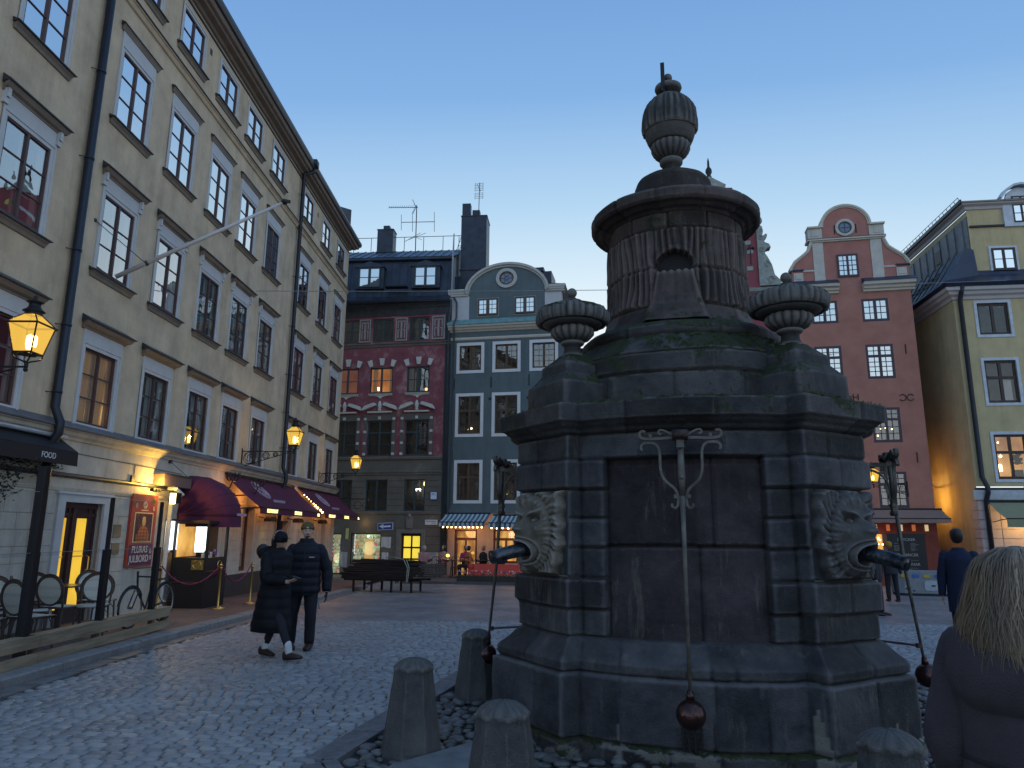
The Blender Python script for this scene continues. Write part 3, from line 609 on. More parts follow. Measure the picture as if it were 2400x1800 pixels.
# contour columns: (P0x,P0y, Dx,Dy, region, t)   region: F front, Q quoin, N return, G diagonal
def side_cols():
    c = []
    n = 74
    for i in range(n + 1):
        x = -.86 + 1.72 * i / n; k = 1 - (x / .86) ** 2
        c.append((x, -1.44 - .16 * k, 0, -.9 - .1 * k, 'F', x))
    for i in range(1, 6):
        f = i / 6; c.append((.86 + .11 * f, -1.44 - .09 * f, .15 * f, -.9 - .1 * f, 'N', f))
    n = 40
    for i in range(n + 1):
        f = i / n; c.append((.97 + .56 * f, -1.53 + .56 * f, .15 + .85 * f, -1 + .85 * f, 'G', -.396 + .792 * f))
    for i in range(1, 6):
        f = 1 - i / 6; c.append((1.44 + .09 * f, -.86 - .11 * f, .9 + .1 * f, -.15 * f, 'N', -f))
    return c
SC = side_cols(); NC = len(SC)
def colpt(k, j, e):
    p = SC[j]; x = p[0] + e * p[2]; y = p[1] + e * p[3]
    for _ in range(k): x, y = -y, x
    return x, y
def groove(d, w=.012, depth=.016):
    w *= 1.25; depth *= 1.7
    d = abs(d); return -depth * max(0, 1 - d / w) ** .6 if d < w else 0
# courses: z0, z1, e at bottom, e at top, joint xs (front), joint ts (diag)
rg = random.Random(8)
def jl(base, amp=.05): return [b + rg.uniform(-amp, amp) for b in base]
CRS = {}
for k in range(4):
    CRS[k] = dict(
        plinth=[(0, .125, jl([-.62, -.2, .25, .66]), jl([-.1, .2]))],
        base=[(.125, .61, jl([-.60, .20, .55]), jl([0.02], .12))],
        ledge=[(.61, .86, jl([.16, .34, -.5]), jl([0]))],
        frieze=[(2.33, 2.55, jl([-.3, .35]), jl([.0], .1))],
        cornice=[(2.55, 2.80, jl([-.42, .3]), jl([.05], .1))])
QZ = [.86, 1.08, 1.33, 1.585, 1.83, 2.075, 2.33]
def wall_e(k, j, z):
    """returns e and a tone id"""
    P = SC[j]; reg, t = P[4], P[5]; x0, y0 = colpt(k, j, 0)
    wv = .011 * nz3(x0, y0, z, 3.0, k) ; jz = .012 * nz3(x0 * 2, y0 * 2, k * 7.7, 1.3)
    e = wv + .006 * nz3(x0, y0, z, 9.0, 3) + .003 * nz3(x0, y0, z, 26.0, 5)
    if z < .125:
        e += .245 + .03 * nz3(x0, y0, z, 4.2, 2); cs = CRS[k]['plinth']; e -= .02 if z > .108 else 0
    elif z < .61: e += .235; cs = CRS[k]['base']
    elif z < .715: e += .195 + (.0 if z < .70 else -.012); cs = CRS[k]['ledge']
    elif z < .86:
        f = (z - .715) / .145; e += .18 * (1 - f ** .8) ; cs = CRS[k]['ledge']
    elif z < 2.33: cs = None
    elif z < 2.55: e += .015; cs = CRS[k]['frieze']
    else:
        prof = [(2.55, .015), (2.565, .05), (2.60, .075), (2.615, .12), (2.645, .15), (2.655, .20), (2.665, .195), (2.80, .205)]
        for a, b in zip(prof, prof[1:]):
            if a[0] <= z <= b[0]: e += a[1] + (b[1] - a[1]) * (z - a[0]) / (b[0] - a[0]); break
        else: e += .205
        cs = CRS[k]['cornice']
    tid = 0
    if cs is not None:
        z0, z1, jf, jd = cs[0]; js = jf if reg == 'F' else jd if reg == 'G' else []
        for q in js: e += groove(t + .01 * math.sin(z * 9) - q, .010, .014)
        tid = hash((k, round(z0, 2), reg == 'F', sum(q < t for q in js) if reg in 'FG' else 9, reg if reg in 'FG' else 'n')) % 97
        for zz in (.125, .61, .86, 2.33, 2.55): e += groove(z - zz - jz * .5, .013, .02)
    else:
        if reg == 'F' and abs(t) < .64:
            e += -.065; dz = 1.60 + .01 * (k % 2) + jz; up = z > dz
            # vertical drip carving on the panel stones
            e += .018 * abs(nz3(x0 * 5.5, y0 * 5.5, z * .7, 2.2, 9)) * (1 if (t > .06) == up else .35)
            e += groove(z - dz, .016, .03)
            for q in ((-.02, .24) if up else (-.36, .12)): e += groove(t - q, .010, .02)
            e += groove(abs(t) - .64, .02, .01); tid = 50 + k * 4 + (2 if up else 0) + (t > .1)
            if z > 2.27: e -= .015
        else:
            idx = max(i for i in range(6) if QZ[i] <= z); zz0, zz1 = QZ[idx], QZ[idx + 1]
            big = idx in (1, 5)
            if reg == 'G':
                if idx in (2, 3, 4): e += -.01; tid = 71 + k
                else: e += (.04 if big else .0); tid = 30 + idx + k * 7; e += groove(t - (.02 if idx % 2 else .5), .010, .014)
            else:
                e += (.04 if big and (reg == 'N' or abs(t) > .6) else (.012 if idx % 2 else .0)); tid = 10 + idx + 7 * k + (20 if reg == 'N' else 0)
            for a in (zz0, zz1):
                if reg == 'G' and a in (QZ[3], QZ[4]): continue
                e += groove(z - a - jz, .013, .024)
            if reg == 'F': e += groove(abs(t) - .655, .016, .02) + groove(abs(t) - .85, .010, .018)
            if reg == 'N': e += groove(abs(t) - .15, .08, .008)
    tn_ = (tid * 37 % 100) / 100
    if z < .60:
        q = nz3(x0 * 3, y0 * 3, z, 4., 8) * .03
        for kk, rg_, t0, hh, ww in ((0, 'N', .3, .46, .9), (0, 'G', .16, .34, .055), (0, 'F', -.55, .30, .02), (3, 'G', .05, .12, .10)):
            if k == kk and reg == rg_ and abs(t - t0) * (1 if rg_ != 'N' else 1) < ww * max(0, 1 - z / hh) + q: tn_ = 2.0
        if z < .125 and nz3(x0, y0, z * 2, 3.3, 12) > .12: tn_ = 1.6
    if k in (0, 3) and .598 < z < .618 and nz3(x0, y0, 0, 4.5, 6) > .16: tn_ = 1.5
    return e, tn_
def well_band(name, zs, m, top_close=False, sides=(0, 1, 2, 3)):
    vs, fs, tn = [], [], []
    for z in zs:
        for k in range(4):
            for j in range(NC - 0):
                e, t = wall_e(k, j, min(max(z, .001), 2.8)); x, y = colpt(k, j, e); vs.append((x, y, z)); tn.append(t)
    n = NC * 4
    for i in range(len(zs) - 1):
        for q in range(n): a = i * n + q; b = i * n + (q + 1) % n; fs.append((a, b, b + n, a + n))
    return vs, fs, tn
def mk(name, vs, fs, tn, mats, parent, mi=None, smooth=True):
    me = bpy.data.meshes.new(name); me.from_pydata(vs, [], fs)
    if tn: me.attributes.new('tone', 'FLOAT', 'POINT').data.foreach_set('value', tn)
    for q in (mats if isinstance(mats, list) else [mats]): me.materials.append(q)
    if mi: me.polygons.foreach_set('material_index', mi)
    if smooth: me.polygons.foreach_set('use_smooth', [True] * len(fs))
    me.update(); o = bpy.data.objects.new(name, me); COL.objects.link(o); o.parent = parent; return o
def zr(a, b, st=.016):
    n = max(1, round((b - a) / st)); return [a + (b - a) * i / n for i in range(n + 1)]
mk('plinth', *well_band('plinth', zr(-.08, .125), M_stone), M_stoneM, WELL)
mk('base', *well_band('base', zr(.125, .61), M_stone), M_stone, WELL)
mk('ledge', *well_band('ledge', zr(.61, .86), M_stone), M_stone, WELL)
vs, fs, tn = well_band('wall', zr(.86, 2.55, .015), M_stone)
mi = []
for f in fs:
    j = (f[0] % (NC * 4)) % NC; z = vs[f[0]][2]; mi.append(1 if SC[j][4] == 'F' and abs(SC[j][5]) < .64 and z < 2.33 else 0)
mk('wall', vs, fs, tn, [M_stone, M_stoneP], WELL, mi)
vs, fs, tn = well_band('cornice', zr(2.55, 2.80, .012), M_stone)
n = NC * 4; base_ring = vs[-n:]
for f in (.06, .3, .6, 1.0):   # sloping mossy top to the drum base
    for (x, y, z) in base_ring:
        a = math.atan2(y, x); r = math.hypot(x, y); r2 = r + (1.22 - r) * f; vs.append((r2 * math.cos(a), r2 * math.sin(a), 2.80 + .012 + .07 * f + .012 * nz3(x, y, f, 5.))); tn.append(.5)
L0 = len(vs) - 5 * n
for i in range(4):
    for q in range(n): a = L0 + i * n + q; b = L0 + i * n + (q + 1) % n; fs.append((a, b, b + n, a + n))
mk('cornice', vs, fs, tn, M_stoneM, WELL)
# ---- revolved courses with block joints
def revolve(name, prof, m, jz=(), jn=10, amp=.008, drip=0, nseg=220, off=0., fn=None, dripz=(0, 0), parent=WELL, bw=.012, bd=.018):
    vs, fs, tn = [], [], []; seeds = {}
    # resample the profile
    pr = []
    for (r0, z0), (r1, z1) in zip(prof, prof[1:]):
        n_ = max(1, int(math.hypot(r1 - r0, z1 - z0) / .016)); pr += [(r0 + (r1 - r0) * i / n_, z0 + (z1 - z0) * i / n_) for i in range(n_)]
    pr.append(prof[-1])
    for (r, z) in pr:
        ci = sum(z > q for q in jz)
        for j in range(nseg):
            a = 2 * math.pi * j / nseg; x, y = math.cos(a), math.sin(a)
            d = amp * nz3(x * r, y * r, z, 4., off) + amp * .5 * nz3(x * r, y * r, z, 11., off)
            if drip and dripz[0] < z < dripz[1]: d += drip * (abs(math.sin(a * 34 + 2.2 * nz3(x * 2, y * 2, z, 2., off))) - .5 + 1.1 * nz3(x * r * 9, y * r * 9, z * 1.1, 1.6, off))
            for q in jz: d += groove(z - q - .02 * nz3(x, y, q, 2.), bw, bd)
            jj = 0
            if jn:
                u = (a / (2 * math.pi) * jn + (.5 * (ci % 2)) + .3 + .12 * math.sin(ci * 5)) % jn; jj = int(u); du = min(u - jj, jj + 1 - u) * 2 * math.pi * r / jn; d += groove(du, bw, bd)
            rr = r + d
            if fn: rr = fn(a, z, rr)
            vs.append((rr * x, rr * y, z)); tn.append(((ci * 31 + jj * 17) * 37 % 100) / 100)
    for i in range(len(pr) - 1):
        for j in range(nseg): a = i * nseg + j; b = i * nseg + (j + 1) % nseg; fs.append((a, b, b + nseg, a + nseg))
    fs.append(tuple(range((len(pr) - 1) * nseg, len(pr) * nseg)))
    return mk(name, vs, fs, tn, m, parent)
revolve('lower_tier', [(1.34, 2.82), (1.335, 3.10), (1.325, 3.31), (1.29, 3.335), (1.03, 3.56)], M_stoneM, jz=(3.13, 3.33), jn=13, amp=.02, bd=.022)
revolve('roll_moulding', [(.95, 3.55), (1.02, 3.56), (1.045, 3.60), (1.04, 3.65), (.98, 3.70), (.88, 3.72), (.84, 3.76)], M_stoneM, jn=7, amp=.022, off=4)
AR = -math.pi / 2
def drumfn(a, z, rr):
    da = (a - AR + math.pi) % (2 * math.pi) - math.pi; x = da * .73
    # arched opening 0.4 wide, springing at 4.30
    def ins(w, top, z0): 
        if z < z0: return False
        return abs(x) < w if z < top - w else x * x + (z - (top - w)) ** 2 < w * w
    if ins(.185, 4.50, 4.15): return .50
    if ins(.235, 4.555, 4.15): return rr + .012
    return rr
revolve('drum', [(.87, 3.70), (.80, 3.80), (.765, 3.93), (.745, 4.10), (.735, 4.45), (.735, 4.755), (.722, 4.765), (.720, 4.93)], M_stoneD, jz=(3.93, 4.33, 4.76), jn=11, amp=.008, drip=.030, dripz=(3.95, 4.75), nseg=340, fn=drumfn)
revolve('drum_cornice', [(.70, 4.92), (.745, 4.93), (.76, 4.955), (.80, 4.96), (.84, 4.985), (.895, 4.995), (.905, 5.01), (.918, 5.02), (.922, 5.10), (.90, 5.125), (.60, 5.24), (.42, 5.30)], M_stoneD, jn=12, amp=.008, off=2)
revolve('cap', [(.435, 5.27), (.43, 5.40), (.415, 5.54), (.39, 5.585), (.30, 5.60), (.05, 5.61)], M_stoneD, jn=0, amp=.016, off=7, nseg=90)
m = MB()
for i in range(-7, 8): m.box(i * .027 - .003, i * .027 + .003, -.67, -.664, 4.15, 4.52)
for i in range(14): z = 4.17 + i * .027; m.box(-.2, .2, -.664, -.658, z - .003, z + .003)
m.build('grille', M_iron, WELL); m = MB(); m.box(-.2, .2, -.60, -.58, 4.10, 4.52); m.build('opening_shade_panel', M_black, WELL)  # black panel behind the grille stands in for shade inside the arch
# splayed sill stone under the opening, scalloped top
vs, fs, tn = [], [], []; nu, nv = 26, 30
for i in range(nv + 1):
    f = i / nv; z = 3.74 + .52 * f; hw = .335 - .14 * f ** .8
    for j in range(nu + 1):
        g = -1 + 2 * j / nu; x = g * hw; edge = max(0, abs(g) - .86) / .14
        y = -(.90 - .115 * min(1, f * 2.2) - .02 * f) + .10 * edge ** 2 - .010 * abs(math.sin(g * 9)) * (f > .25) + .012 * nz3(x, z, 0, 7.)
        zz = z + (.022 * abs(math.sin(g * 8.5)) if i == nv else 0)
        vs.append((x, y, zz)); tn.append(.75 if z > 3.93 else .5)
vs += [(x, -.55, z) for (x, y, z) in vs[-(nu + 1):]]; tn += [.6] * (nu + 1)
for i in range(nv + 1):
    for j in range(nu): a = i * (nu + 1) + j; fs.append((a, a + 1, a + nu + 2, a + nu + 1))
mk('sill_stone', vs, fs, tn, M_stoneD, WELL)
# ---- crowning urn
U = empty('urn', (0, 0, 5.60)); U.parent = WELL
def icicle(a, z): return 1 + .055 * abs(math.sin(a * 15 + 1.5 * math.sin(a * 3))) - .03 + .07 * nz3(math.cos(a) * 7, math.sin(a) * 7, z * 3, 1.3)
m = MB(); m.lathe([(.11, 0), (.105, .04), (.085, .08), (.085, .17), (.10, .20), (.128, .235), (.13, .27), (.10, .30)], 36)
m.build('foot', M_stoneU, U, smooth=True)
m = MB(); m.lathe([(.09, .28), (.15, .31), (.195, .355), (.218, .41), (.218, .455), (.20, .475)], 88, fn=lambda a, z: 1 + .055 * abs(math.sin(a * 9)) - .03)
m.lathe([(.20, .47), (.236, .475), (.262, .53), (.283, .60), (.288, .70)], 64); m.build('bowl', M_stoneU, U, smooth=True)
m = MB(); prof = [(.280, .615), (.302, .62), (.308, .68), (.308, .78), (.298, .87), (.268, .95), (.225, 1.01), (.195, 1.03)]
vs_ = []
m.lathe(prof, 90, fn=icicle); m.build('icicle_skirt', M_stoneU, U, smooth=True)
m = MB(); m.lathe([(.19, 1.01), (.20, 1.03), (.165, 1.06), (.10, 1.08), (.095, 1.13), (.14, 1.155), (.155, 1.19), (.15, 1.215), (.11, 1.235), (.05, 1.25), (.035, 1.285), (.001, 1.29)], 40); m.ball((0, 0, 1.335), .052, 14)
m.build('lid', M_stoneU, U, smooth=True)
m = MB(); m.cbox((-.055, -.12, 1.27), (.045, .06, .36)); m.cbox((-.045, -.10, 1.08), (.025, .10, .14)); m.cbox((-.05, -.06, 1.28), (.014, .16, .24)); m.build('iron_strap', M_iron, U, bevel=.004)
# ---- corner pedestals with low tazza urns
PED = None
for k in range(4):
    ang = math.pi / 4 + k * math.pi / 2; cx, cy = 1.414 * math.cos(ang - math.pi / 2), 1.414 * math.sin(ang - math.pi / 2)
    if PED is None:
        PE = empty('corner_urn'); PE.parent = WELL
        def pblock(name, levels, m_, amp=.008, j0=None):
            vs, fs, tn = [], [], []; n_ = 14
            zz = []
            for (h0, z0), (h1, z1) in zip(levels, levels[1:]):
                q = max(1, int((z1 - z0) / .02)); zz += [(h0 + (h1 - h0) * i / q, z0 + (z1 - z0) * i / q) for i in range(q)]
            zz.append(levels[-1])
            for h_, z in zz:
                for s_ in range(4):
                    for i in range(n_):
                        t = -1 + 2 * i / n_; e = h_ + amp * nz3(t * 2 + s_ * 5, z * 3, s_, 2.) - (.012 if i == 0 else 0)
                        p = [(t * h_, -e), (e, t * h_), (-t * h_, e), (-e, -t * h_)][s_]; vs.append((p[0], p[1], z)); tn.append(.5)
            n2 = 4 * n_
            for i in range(len(zz) - 1):
                for q in range(n2): a = i * n2 + q; b = i * n2 + (q + 1) % n2; fs.append((a, b, b + n2, a + n2))
            fs.append(tuple(range((len(zz) - 1) * n2, len(zz) * n2)))
            return mk(name, vs, fs, tn, m_, PE)
        pblock('pedestal', [(.325, 2.76), (.32, 3.07), (.30, 3.085), (.235, 3.17), (.225, 3.18), (.22, 3.27), (.20, 3.285), (.12, 3.36), (.105, 3.38)], M_stoneM, .014)
        m = MB(); m.lathe([(.11, 3.37), (.10, 3.40), (.082, 3.43), (.08, 3.48), (.11, 3.50), (.118, 3.52), (.09, 3.54)], 32); m.build('foot', M_stoneU, PE, smooth=True)
        m = MB(); m.lathe([(.10, 3.525), (.165, 3.55), (.205, 3.595), (.208, 3.64), (.17, 3.675)], 96, fn=lambda a, z: 1 + .08 * abs(math.sin(a * 8)) - .05)
        m.lathe([(.14, 3.655), (.20, 3.665), (.27, 3.685), (.318, 3.72)], 60); m.build('bowl', M_stoneU, PE, smooth=True)
        m = MB(); m.lathe([(.30, 3.700), (.325, 3.702), (.345, 3.74), (.346, 3.80), (.322, 3.845), (.25, 3.875), (.15, 3.89)], 120, fn=lambda a, z: 1 + .045 * abs(math.sin(a * 21 + math.sin(a * 5))) + .06 * nz3(math.cos(a) * 5, math.sin(a) * 5, z * 3, 1.5)); m.build('icicle_rim', M_stoneU, PE, smooth=True)
        m = MB(); m.lathe([(.155, 3.87), (.14, 3.91), (.10, 3.945), (.06, 3.96), (.03, 3.985)], 30, fn=lambda a, z: 1 + .03 * math.sin(a * 11)); m.ball((0, 0, 4.03), .05, 14); m.build('lid', M_stoneU, PE, smooth=True)
        PED = PE; o = PE
    else: o = copy_tree(PED, WELL)
    o.location = (cx, cy, 0); o.rotation_euler.z = ang - 0 
# ---- masks on the diagonal faces
def maskfn(t, z, kind):
    u = abs(t)
    gs = lambda a, b, sa, sb: math.exp(-((u - a) / sa) ** 2 - ((z - b) / sb) ** 2)
    el = (t / .27) ** 2 + ((z - 1.70) / .33) ** 2
    h = .03 + .12 * max(0, 1 - el) ** .55                      # head dome
    h += .085 * gs(0, 1.70, .115, .10)                         # muzzle
    h += .050 * gs(0, 1.76, .040, .055) + .030 * gs(.048, 1.735, .026, .022)
    h += .060 * gs(.105, 1.872 + .25 * (u - .1), .075, .024)   # knitted brows
    h -= .050 * gs(.100, 1.815, .050, .028)
    h += .050 * gs(.100, 1.812, .022, .018)                    # eyeballs
    h += .040 * gs(.185, 1.735, .050, .055)                    # cheeks
    dn = math.hypot(t / 1.35, (z - 1.545) * 1.05)
    h += .055 * math.exp(-((dn - .092) / .018) ** 2) + .020 * math.exp(-((dn - .128) / .010) ** 2)
    h -= .16 * math.exp(-(dn / .068) ** 6)                     # open mouth
    h += .05 * gs(.0, 1.425, .07, .035)
    ang = math.atan2(z - 1.68, t); rad = math.hypot(t / 1.0, (z - 1.68) / 1.15)
    w_ = min(1, max(0, (rad - .20) / .07))
    ph = ang * 9 + 4.0 * rad + (1.3 if kind else 0) + .8 * math.sin(rad * 18)
    h += w_ * (.020 + .020 * abs(math.sin(ph)) + .012 * abs(math.sin(ph * 2.1)))   # locks of mane and beard
    edge = (.345 if z > 1.6 else .345 - .35 * (1.6 - z)) + .012 * math.sin(z * 40)
    f = min(1, max(0, (edge - u) / .02)) * min(1, max(0, (2.055 + .02 * math.sin(t * 22) - z) / .02)) * min(1, max(0, (z - 1.345) / .02))
    return h * f + .004 * nz3(t, z, kind, 20.) - .02 * (1 - f)
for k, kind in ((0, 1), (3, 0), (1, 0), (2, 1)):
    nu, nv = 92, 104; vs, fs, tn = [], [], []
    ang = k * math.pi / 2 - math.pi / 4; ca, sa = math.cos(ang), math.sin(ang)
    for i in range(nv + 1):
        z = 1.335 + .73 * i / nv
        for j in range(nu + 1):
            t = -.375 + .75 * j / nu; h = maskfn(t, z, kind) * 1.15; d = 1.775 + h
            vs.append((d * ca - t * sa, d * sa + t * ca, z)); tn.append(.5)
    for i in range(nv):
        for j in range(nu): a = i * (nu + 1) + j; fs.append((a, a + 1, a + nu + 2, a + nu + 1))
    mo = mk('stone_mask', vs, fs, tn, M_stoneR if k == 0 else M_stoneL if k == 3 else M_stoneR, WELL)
    if k == 3: mo['label'] = 'pale carved stone mask with open mouth'
    if k == 0: mo['label'] = 'dark carved stone mask with open mouth'
    m = MB(); pts = [(1.80, 1.575), (1.95, 1.56), (2.12, 1.53), (2.27, 1.495)]
    P3 = [(d * ca, d * sa, z) for d, z in pts]; m.tube(P3, [.062, .06, .058, .056], 18, cap=False)
    # cut lip and bore
    e = Vector(P3[-1]); dr = (e - Vector(P3[-2])).normalized(); m.tube([e, e + dr * .02], [.056, .060], 18, cap=False); m.tube([e + dr * .02, e - dr * .25], [.046, .044], 18, cap=True)
    m.tube([e + dr * .02, e + dr * .021], [.060, .046], 18, cap=False)
    m.build('spout', mat('worn_black_spout', (.018, .02, .028), .28, metal=.55, var=.5, scale=14, bump=.4, bscale=30, col2=(.09, .10, .12), band=(.62, .40)), WELL, smooth=True)
# ---- pump pendulums
M_lever = mat('grey_wrought_iron', (.12, .115, .10), .6, metal=.35, var=.45, scale=7, bump=.3, bscale=40)
M_leverD = mat('rusty_dark_iron', (.055, .035, .032), .45, metal=.5, var=.5, scale=9, bump=.3)
M_ballm = mat('burnished_iron_ball', (.075, .04, .038), .22, metal=.75, var=.5, scale=5, bump=.15)
def strip(m, pts, w_, th=.016):
    """flat iron strip following pts (x,z) in a vertical plane, width w_ in y"""
    n_ = len(pts); vs = []
    for i, (x, z) in enumerate(pts):
        a = pts[max(0, i - 1)]; b = pts[min(n_ - 1, i + 1)]; dx, dz = b[0] - a[0], b[1] - a[1]; l_ = math.hypot(dx, dz) or 1; nx, nz_ = -dz / l_ * th / 2, dx / l_ * th / 2
        vs += [(x + nx, -w_ / 2, z + nz_), (x - nx, -w_ / 2, z - nz_), (x - nx, w_ / 2, z - nz_), (x + nx, w_ / 2, z + nz_)]
    fs = [(0, 1, 2, 3), tuple(range(4 * n_ - 1, 4 * n_ - 5, -1))]
    for i in range(n_ - 1):
        for q in range(4): a = 4 * i + q; b = 4 * i + (q + 1) % 4; fs.append((a, a + 4, b + 4, b))
    m.add(vs, fs)
def scroll(cx, cz, r, a0, a1, n=10): return [(cx + r * (1 - .45 * i / n) * math.cos(a0 + (a1 - a0) * i / n), cz + r * (1 - .45 * i / n) * math.sin(a0 + (a1 - a0) * i / n)) for i in range(n + 1)]
def bez(p0, p1, p2, p3, n=12):
    o = []
    for i in range(n + 1):
        t = i / n; a = (1 - t); o.append(tuple(a ** 3 * p0[q] + 3 * a * a * t * p1[q] + 3 * a * t * t * p2[q] + t ** 3 * p3[q] for q in range(len(p0))))
    return o
LEV = None
for k in range(4):
    if LEV is None:
        LV = empty('pendulum'); LV.parent = WELL; OUT = -1.96
        m = MB()
        for s_ in (-1, 1):
            main = [(0, 2.44)] + [(s_ * x, z) for x, z in bez((.04, 2.44), (.12, 2.445), (.22, 2.425), (.285, 2.44), 8)] + [(s_ * x, z) for x, z in scroll(.285, 2.475, .035, -math.pi / 2, math.pi * .75)]
            strip(m, main, .035, .022)
            up = [(s_ * x, z) for x, z in bez((.03, 2.455), (.08, 2.46), (.09, 2.50), (.145, 2.505), 8)] + [(s_ * x, z) for x, z in scroll(.15, 2.485, .02, math.pi / 2, -math.pi * .7, 8)]
            strip(m, up, .025, .014)
            ly = [(s_ * x, z) for x, z in scroll(.275, 2.375, .03, math.pi * 1.35 - 2 * math.pi * 0, math.pi * 2.5 - math.pi * 2 + .0, 8)][::-1] if False else [(s_ * x, z) for x, z in ((.292, 2.345), (.305, 2.36), (.302, 2.385), (.28, 2.402), (.245, 2.405))]
            ly += [(s_ * x, z) for x, z in bez((.245, 2.405), (.10, 2.41), (.20, 2.22), (.135, 2.12), 14)[1:]] + [(s_ * x, z) for x, z in bez((.135, 2.12), (.09, 2.06), (.035, 2.06), (.03, 1.97), 10)[1:]] + [(s_ * x, z) for x, z in ((.035, 1.915), (.055, 1.895), (.078, 1.905), (.082, 1.93))]
            strip(m, ly, .03, .020)
            m.box(s_ * .23 - .012, s_ * .23 + .012, -.02, .02, 2.445, 2.475)
        m.box(-.026, .026, -.035, .035, 2.37, 2.50); m.box(-.03, .03, -.05, -.035, 2.36, 2.42)
        for s_ in (-1, 1): m.box(s_ * .05 - .014, s_ * .05 + .014, -.02, .02, 1.97, 2.0)
        br = m.build('bracket', M_lever, LV, loc=(0, OUT, 0))
        m = MB(); m.tube([(0, 0, 2.40), (0, -.015, 2.15), (0, -.02, 1.98)], [.022, .030, .020], 8); m.ball((0, -.035, 2.13), .022, 10)
        m.tube([(0, -.02, 1.99), (0, -.05, 1.40), (0, -.13, .60)], [.020, .017, .013], 8)
        m.build('rod', M_lever, LV, loc=(0, OUT, 0), smooth=True)
        m = MB(); m.ball((0, -.15, .44), .105, 28); m.tube([(0, -.135, .60), (0, -.14, .53)], [.022, .034], 12); m.build('ball_weight', M_ballm, LV, loc=(0, OUT, 0), smooth=True)
        # arm carrying the hinge, pipe roll, brace, low stay
        m = MB(); m.box(-.02, .02, OUT - .02, -1.5, 2.36, 2.40); P_ = bez((0, OUT, 2.05), (0, OUT + .02, 2.30), (0, OUT + .10, 2.34), (0, -1.58, 2.36), 10); m.tube(P_, .012, 6)
        m.build('arm', M_lever, LV)
        m = MB(); m.tube([(-.06, OUT - .03, 2.46), (.06, OUT - .03, 2.46)], .045, 14); m.tube([(-.04, OUT + .05, 2.43), (.04, OUT + .05, 2.43)], .032, 12); m.build('hinge_roller', M_leverD, LV, smooth=True)
        m = MB(); m.tube([(0, OUT - .10, .70), (0, -1.62, .74)], .011, 6); m.tube([(0, OUT - .10, .68), (0, OUT - .10, .72)], .026, 10); m.build('stay', M_leverD, LV)
        LEV = LV; o = LV
    else: o = copy_tree(LEV, WELL)
    o.rotation_euler.z = k * math.pi / 2
# iron drain grate low on the front, tide of loose moss cushions on the cornice
m = MB()
for i in range(4): m.box(-.075 + i * .045, -.06 + i * .045, -1.865, -1.845, .13, .30)
for i in range(5): m.box(-.08, .08, -1.86, -1.85, .14 + i * .036, .148 + i * .036)
m.build('drain_grate', M_iron, WELL)
m = MB(); rnd = random.Random(21)
def tuft(x, y, z, s):
    for _ in range(7):
        a = rnd.uniform(0, 6.28); d = rnd.uniform(0, s); h_ = rnd.uniform(.4, 1.1) * s
        px, py = x + d * math.cos(a), y + d * math.sin(a); q = s * .22
        m.add([(px - q, py, z), (px + q, py - q, z), (px, py + q, z), (px + rnd.uniform(-q, q), py + rnd.uniform(-q, q), z + h_)], [(0, 1, 3), (1, 2, 3), (2, 0, 3)])
for _ in range(1500):
    k = rnd.randrange(4); j = rnd.randrange(NC); e = rnd.uniform(-.22, .225); x, y = colpt(k, j, e)
    nn_ = nz3(x, y, 0, 1.6, 3)
    if nn_ < -.02 or (k == 3 and rnd.random() < .4): continue
    tuft(x, y, 2.805 + .05 * max(0, (.22 - e)) / .5, rnd.uniform(.012, .03))
for _ in range(700):
    a = rnd.uniform(0, 6.28); r = rnd.uniform(1.02, 1.34); nn_ = nz3(math.cos(a) * 2, math.sin(a) * 2, 1, 1.4)
    if nn_ < .05: continue
    tuft(r * math.cos(a), r * math.sin(a), 3.335 + (1.33 - r) * .76, rnd.uniform(.012, .028))
mo = m.build('moss', mat('moss', (.04, .06, .018), .95, var=.5, scale=9)); mo.location = (WC0.x, WC0.y, 0); mo.rotation_euler.z = WT; tag(mo, kind='stuff')
# ---- bollards
def bollard_proto():
    b = empty('bollard'); vs, fs = [], []; n_ = 8; lv = [(.25, -.05), (.248, .0)] + [(.248 - .083 * i / 22, .60 * i / 22) for i in range(1, 23)] + [(.172, .612), (.172, .628), (.158, .640), (.135, .662), (.10, .682), (.05, .695), (.0, .70)]
    rn = random.Random(2)
    seg = 96
    for r, z in lv:
        for i in range(seg):
            a = 2 * math.pi * i / seg; sect = math.cos(math.pi / 8) / math.cos((a + math.pi / 8) % (math.pi / 4) - math.pi / 8); q = r * (sect if z < .635 else 1) + .007 * nz3(math.cos(a), math.sin(a), z * 2, 3.) + .004 * nz3(math.cos(a), math.sin(a), z, 11.)
            vs.append((q * math.cos(a), q * math.sin(a), z + (.004 * nz3(math.cos(a) * 4, math.sin(a) * 4, 1, 2.))))
    for i in range(len(lv) - 1):
        for j in range(seg): a = i * seg + j; c = i * seg + (j + 1) % seg; fs.append((a, c, c + seg, a + seg))
    o = mk('shaft', vs, fs, [.6] * len(vs), stone_mat('bollard_granite', (.030, .030, .032), (.095, .092, .088), 0, .2, .8), b)
    return b
B0 = bollard_proto()
for i, (x, y, s, rz, lab) in enumerate([(-.78, 6.18, 1.0, .2, 'tapered stone bollard on the left end of the slab, farthest left of the four'), (-.04, 4.68, 1.0, .55, 'domed stone bollard at the bottom edge, between the setts and the well front'),
        (-.36, 8.10, .98, .1, 'dark stone bollard behind the left hanging iron ball'), (2.03, 4.14, .98, .3, 'domed stone bollard beside the woman at the well\'s right front corner')]):
    b = B0 if i == 0 else copy_tree(B0); b.location = (x, y, 0); b.rotation_euler.z = rz; b.scale = (s, s, s); tag(b, lab, 'bollard', 'bollards round the well')
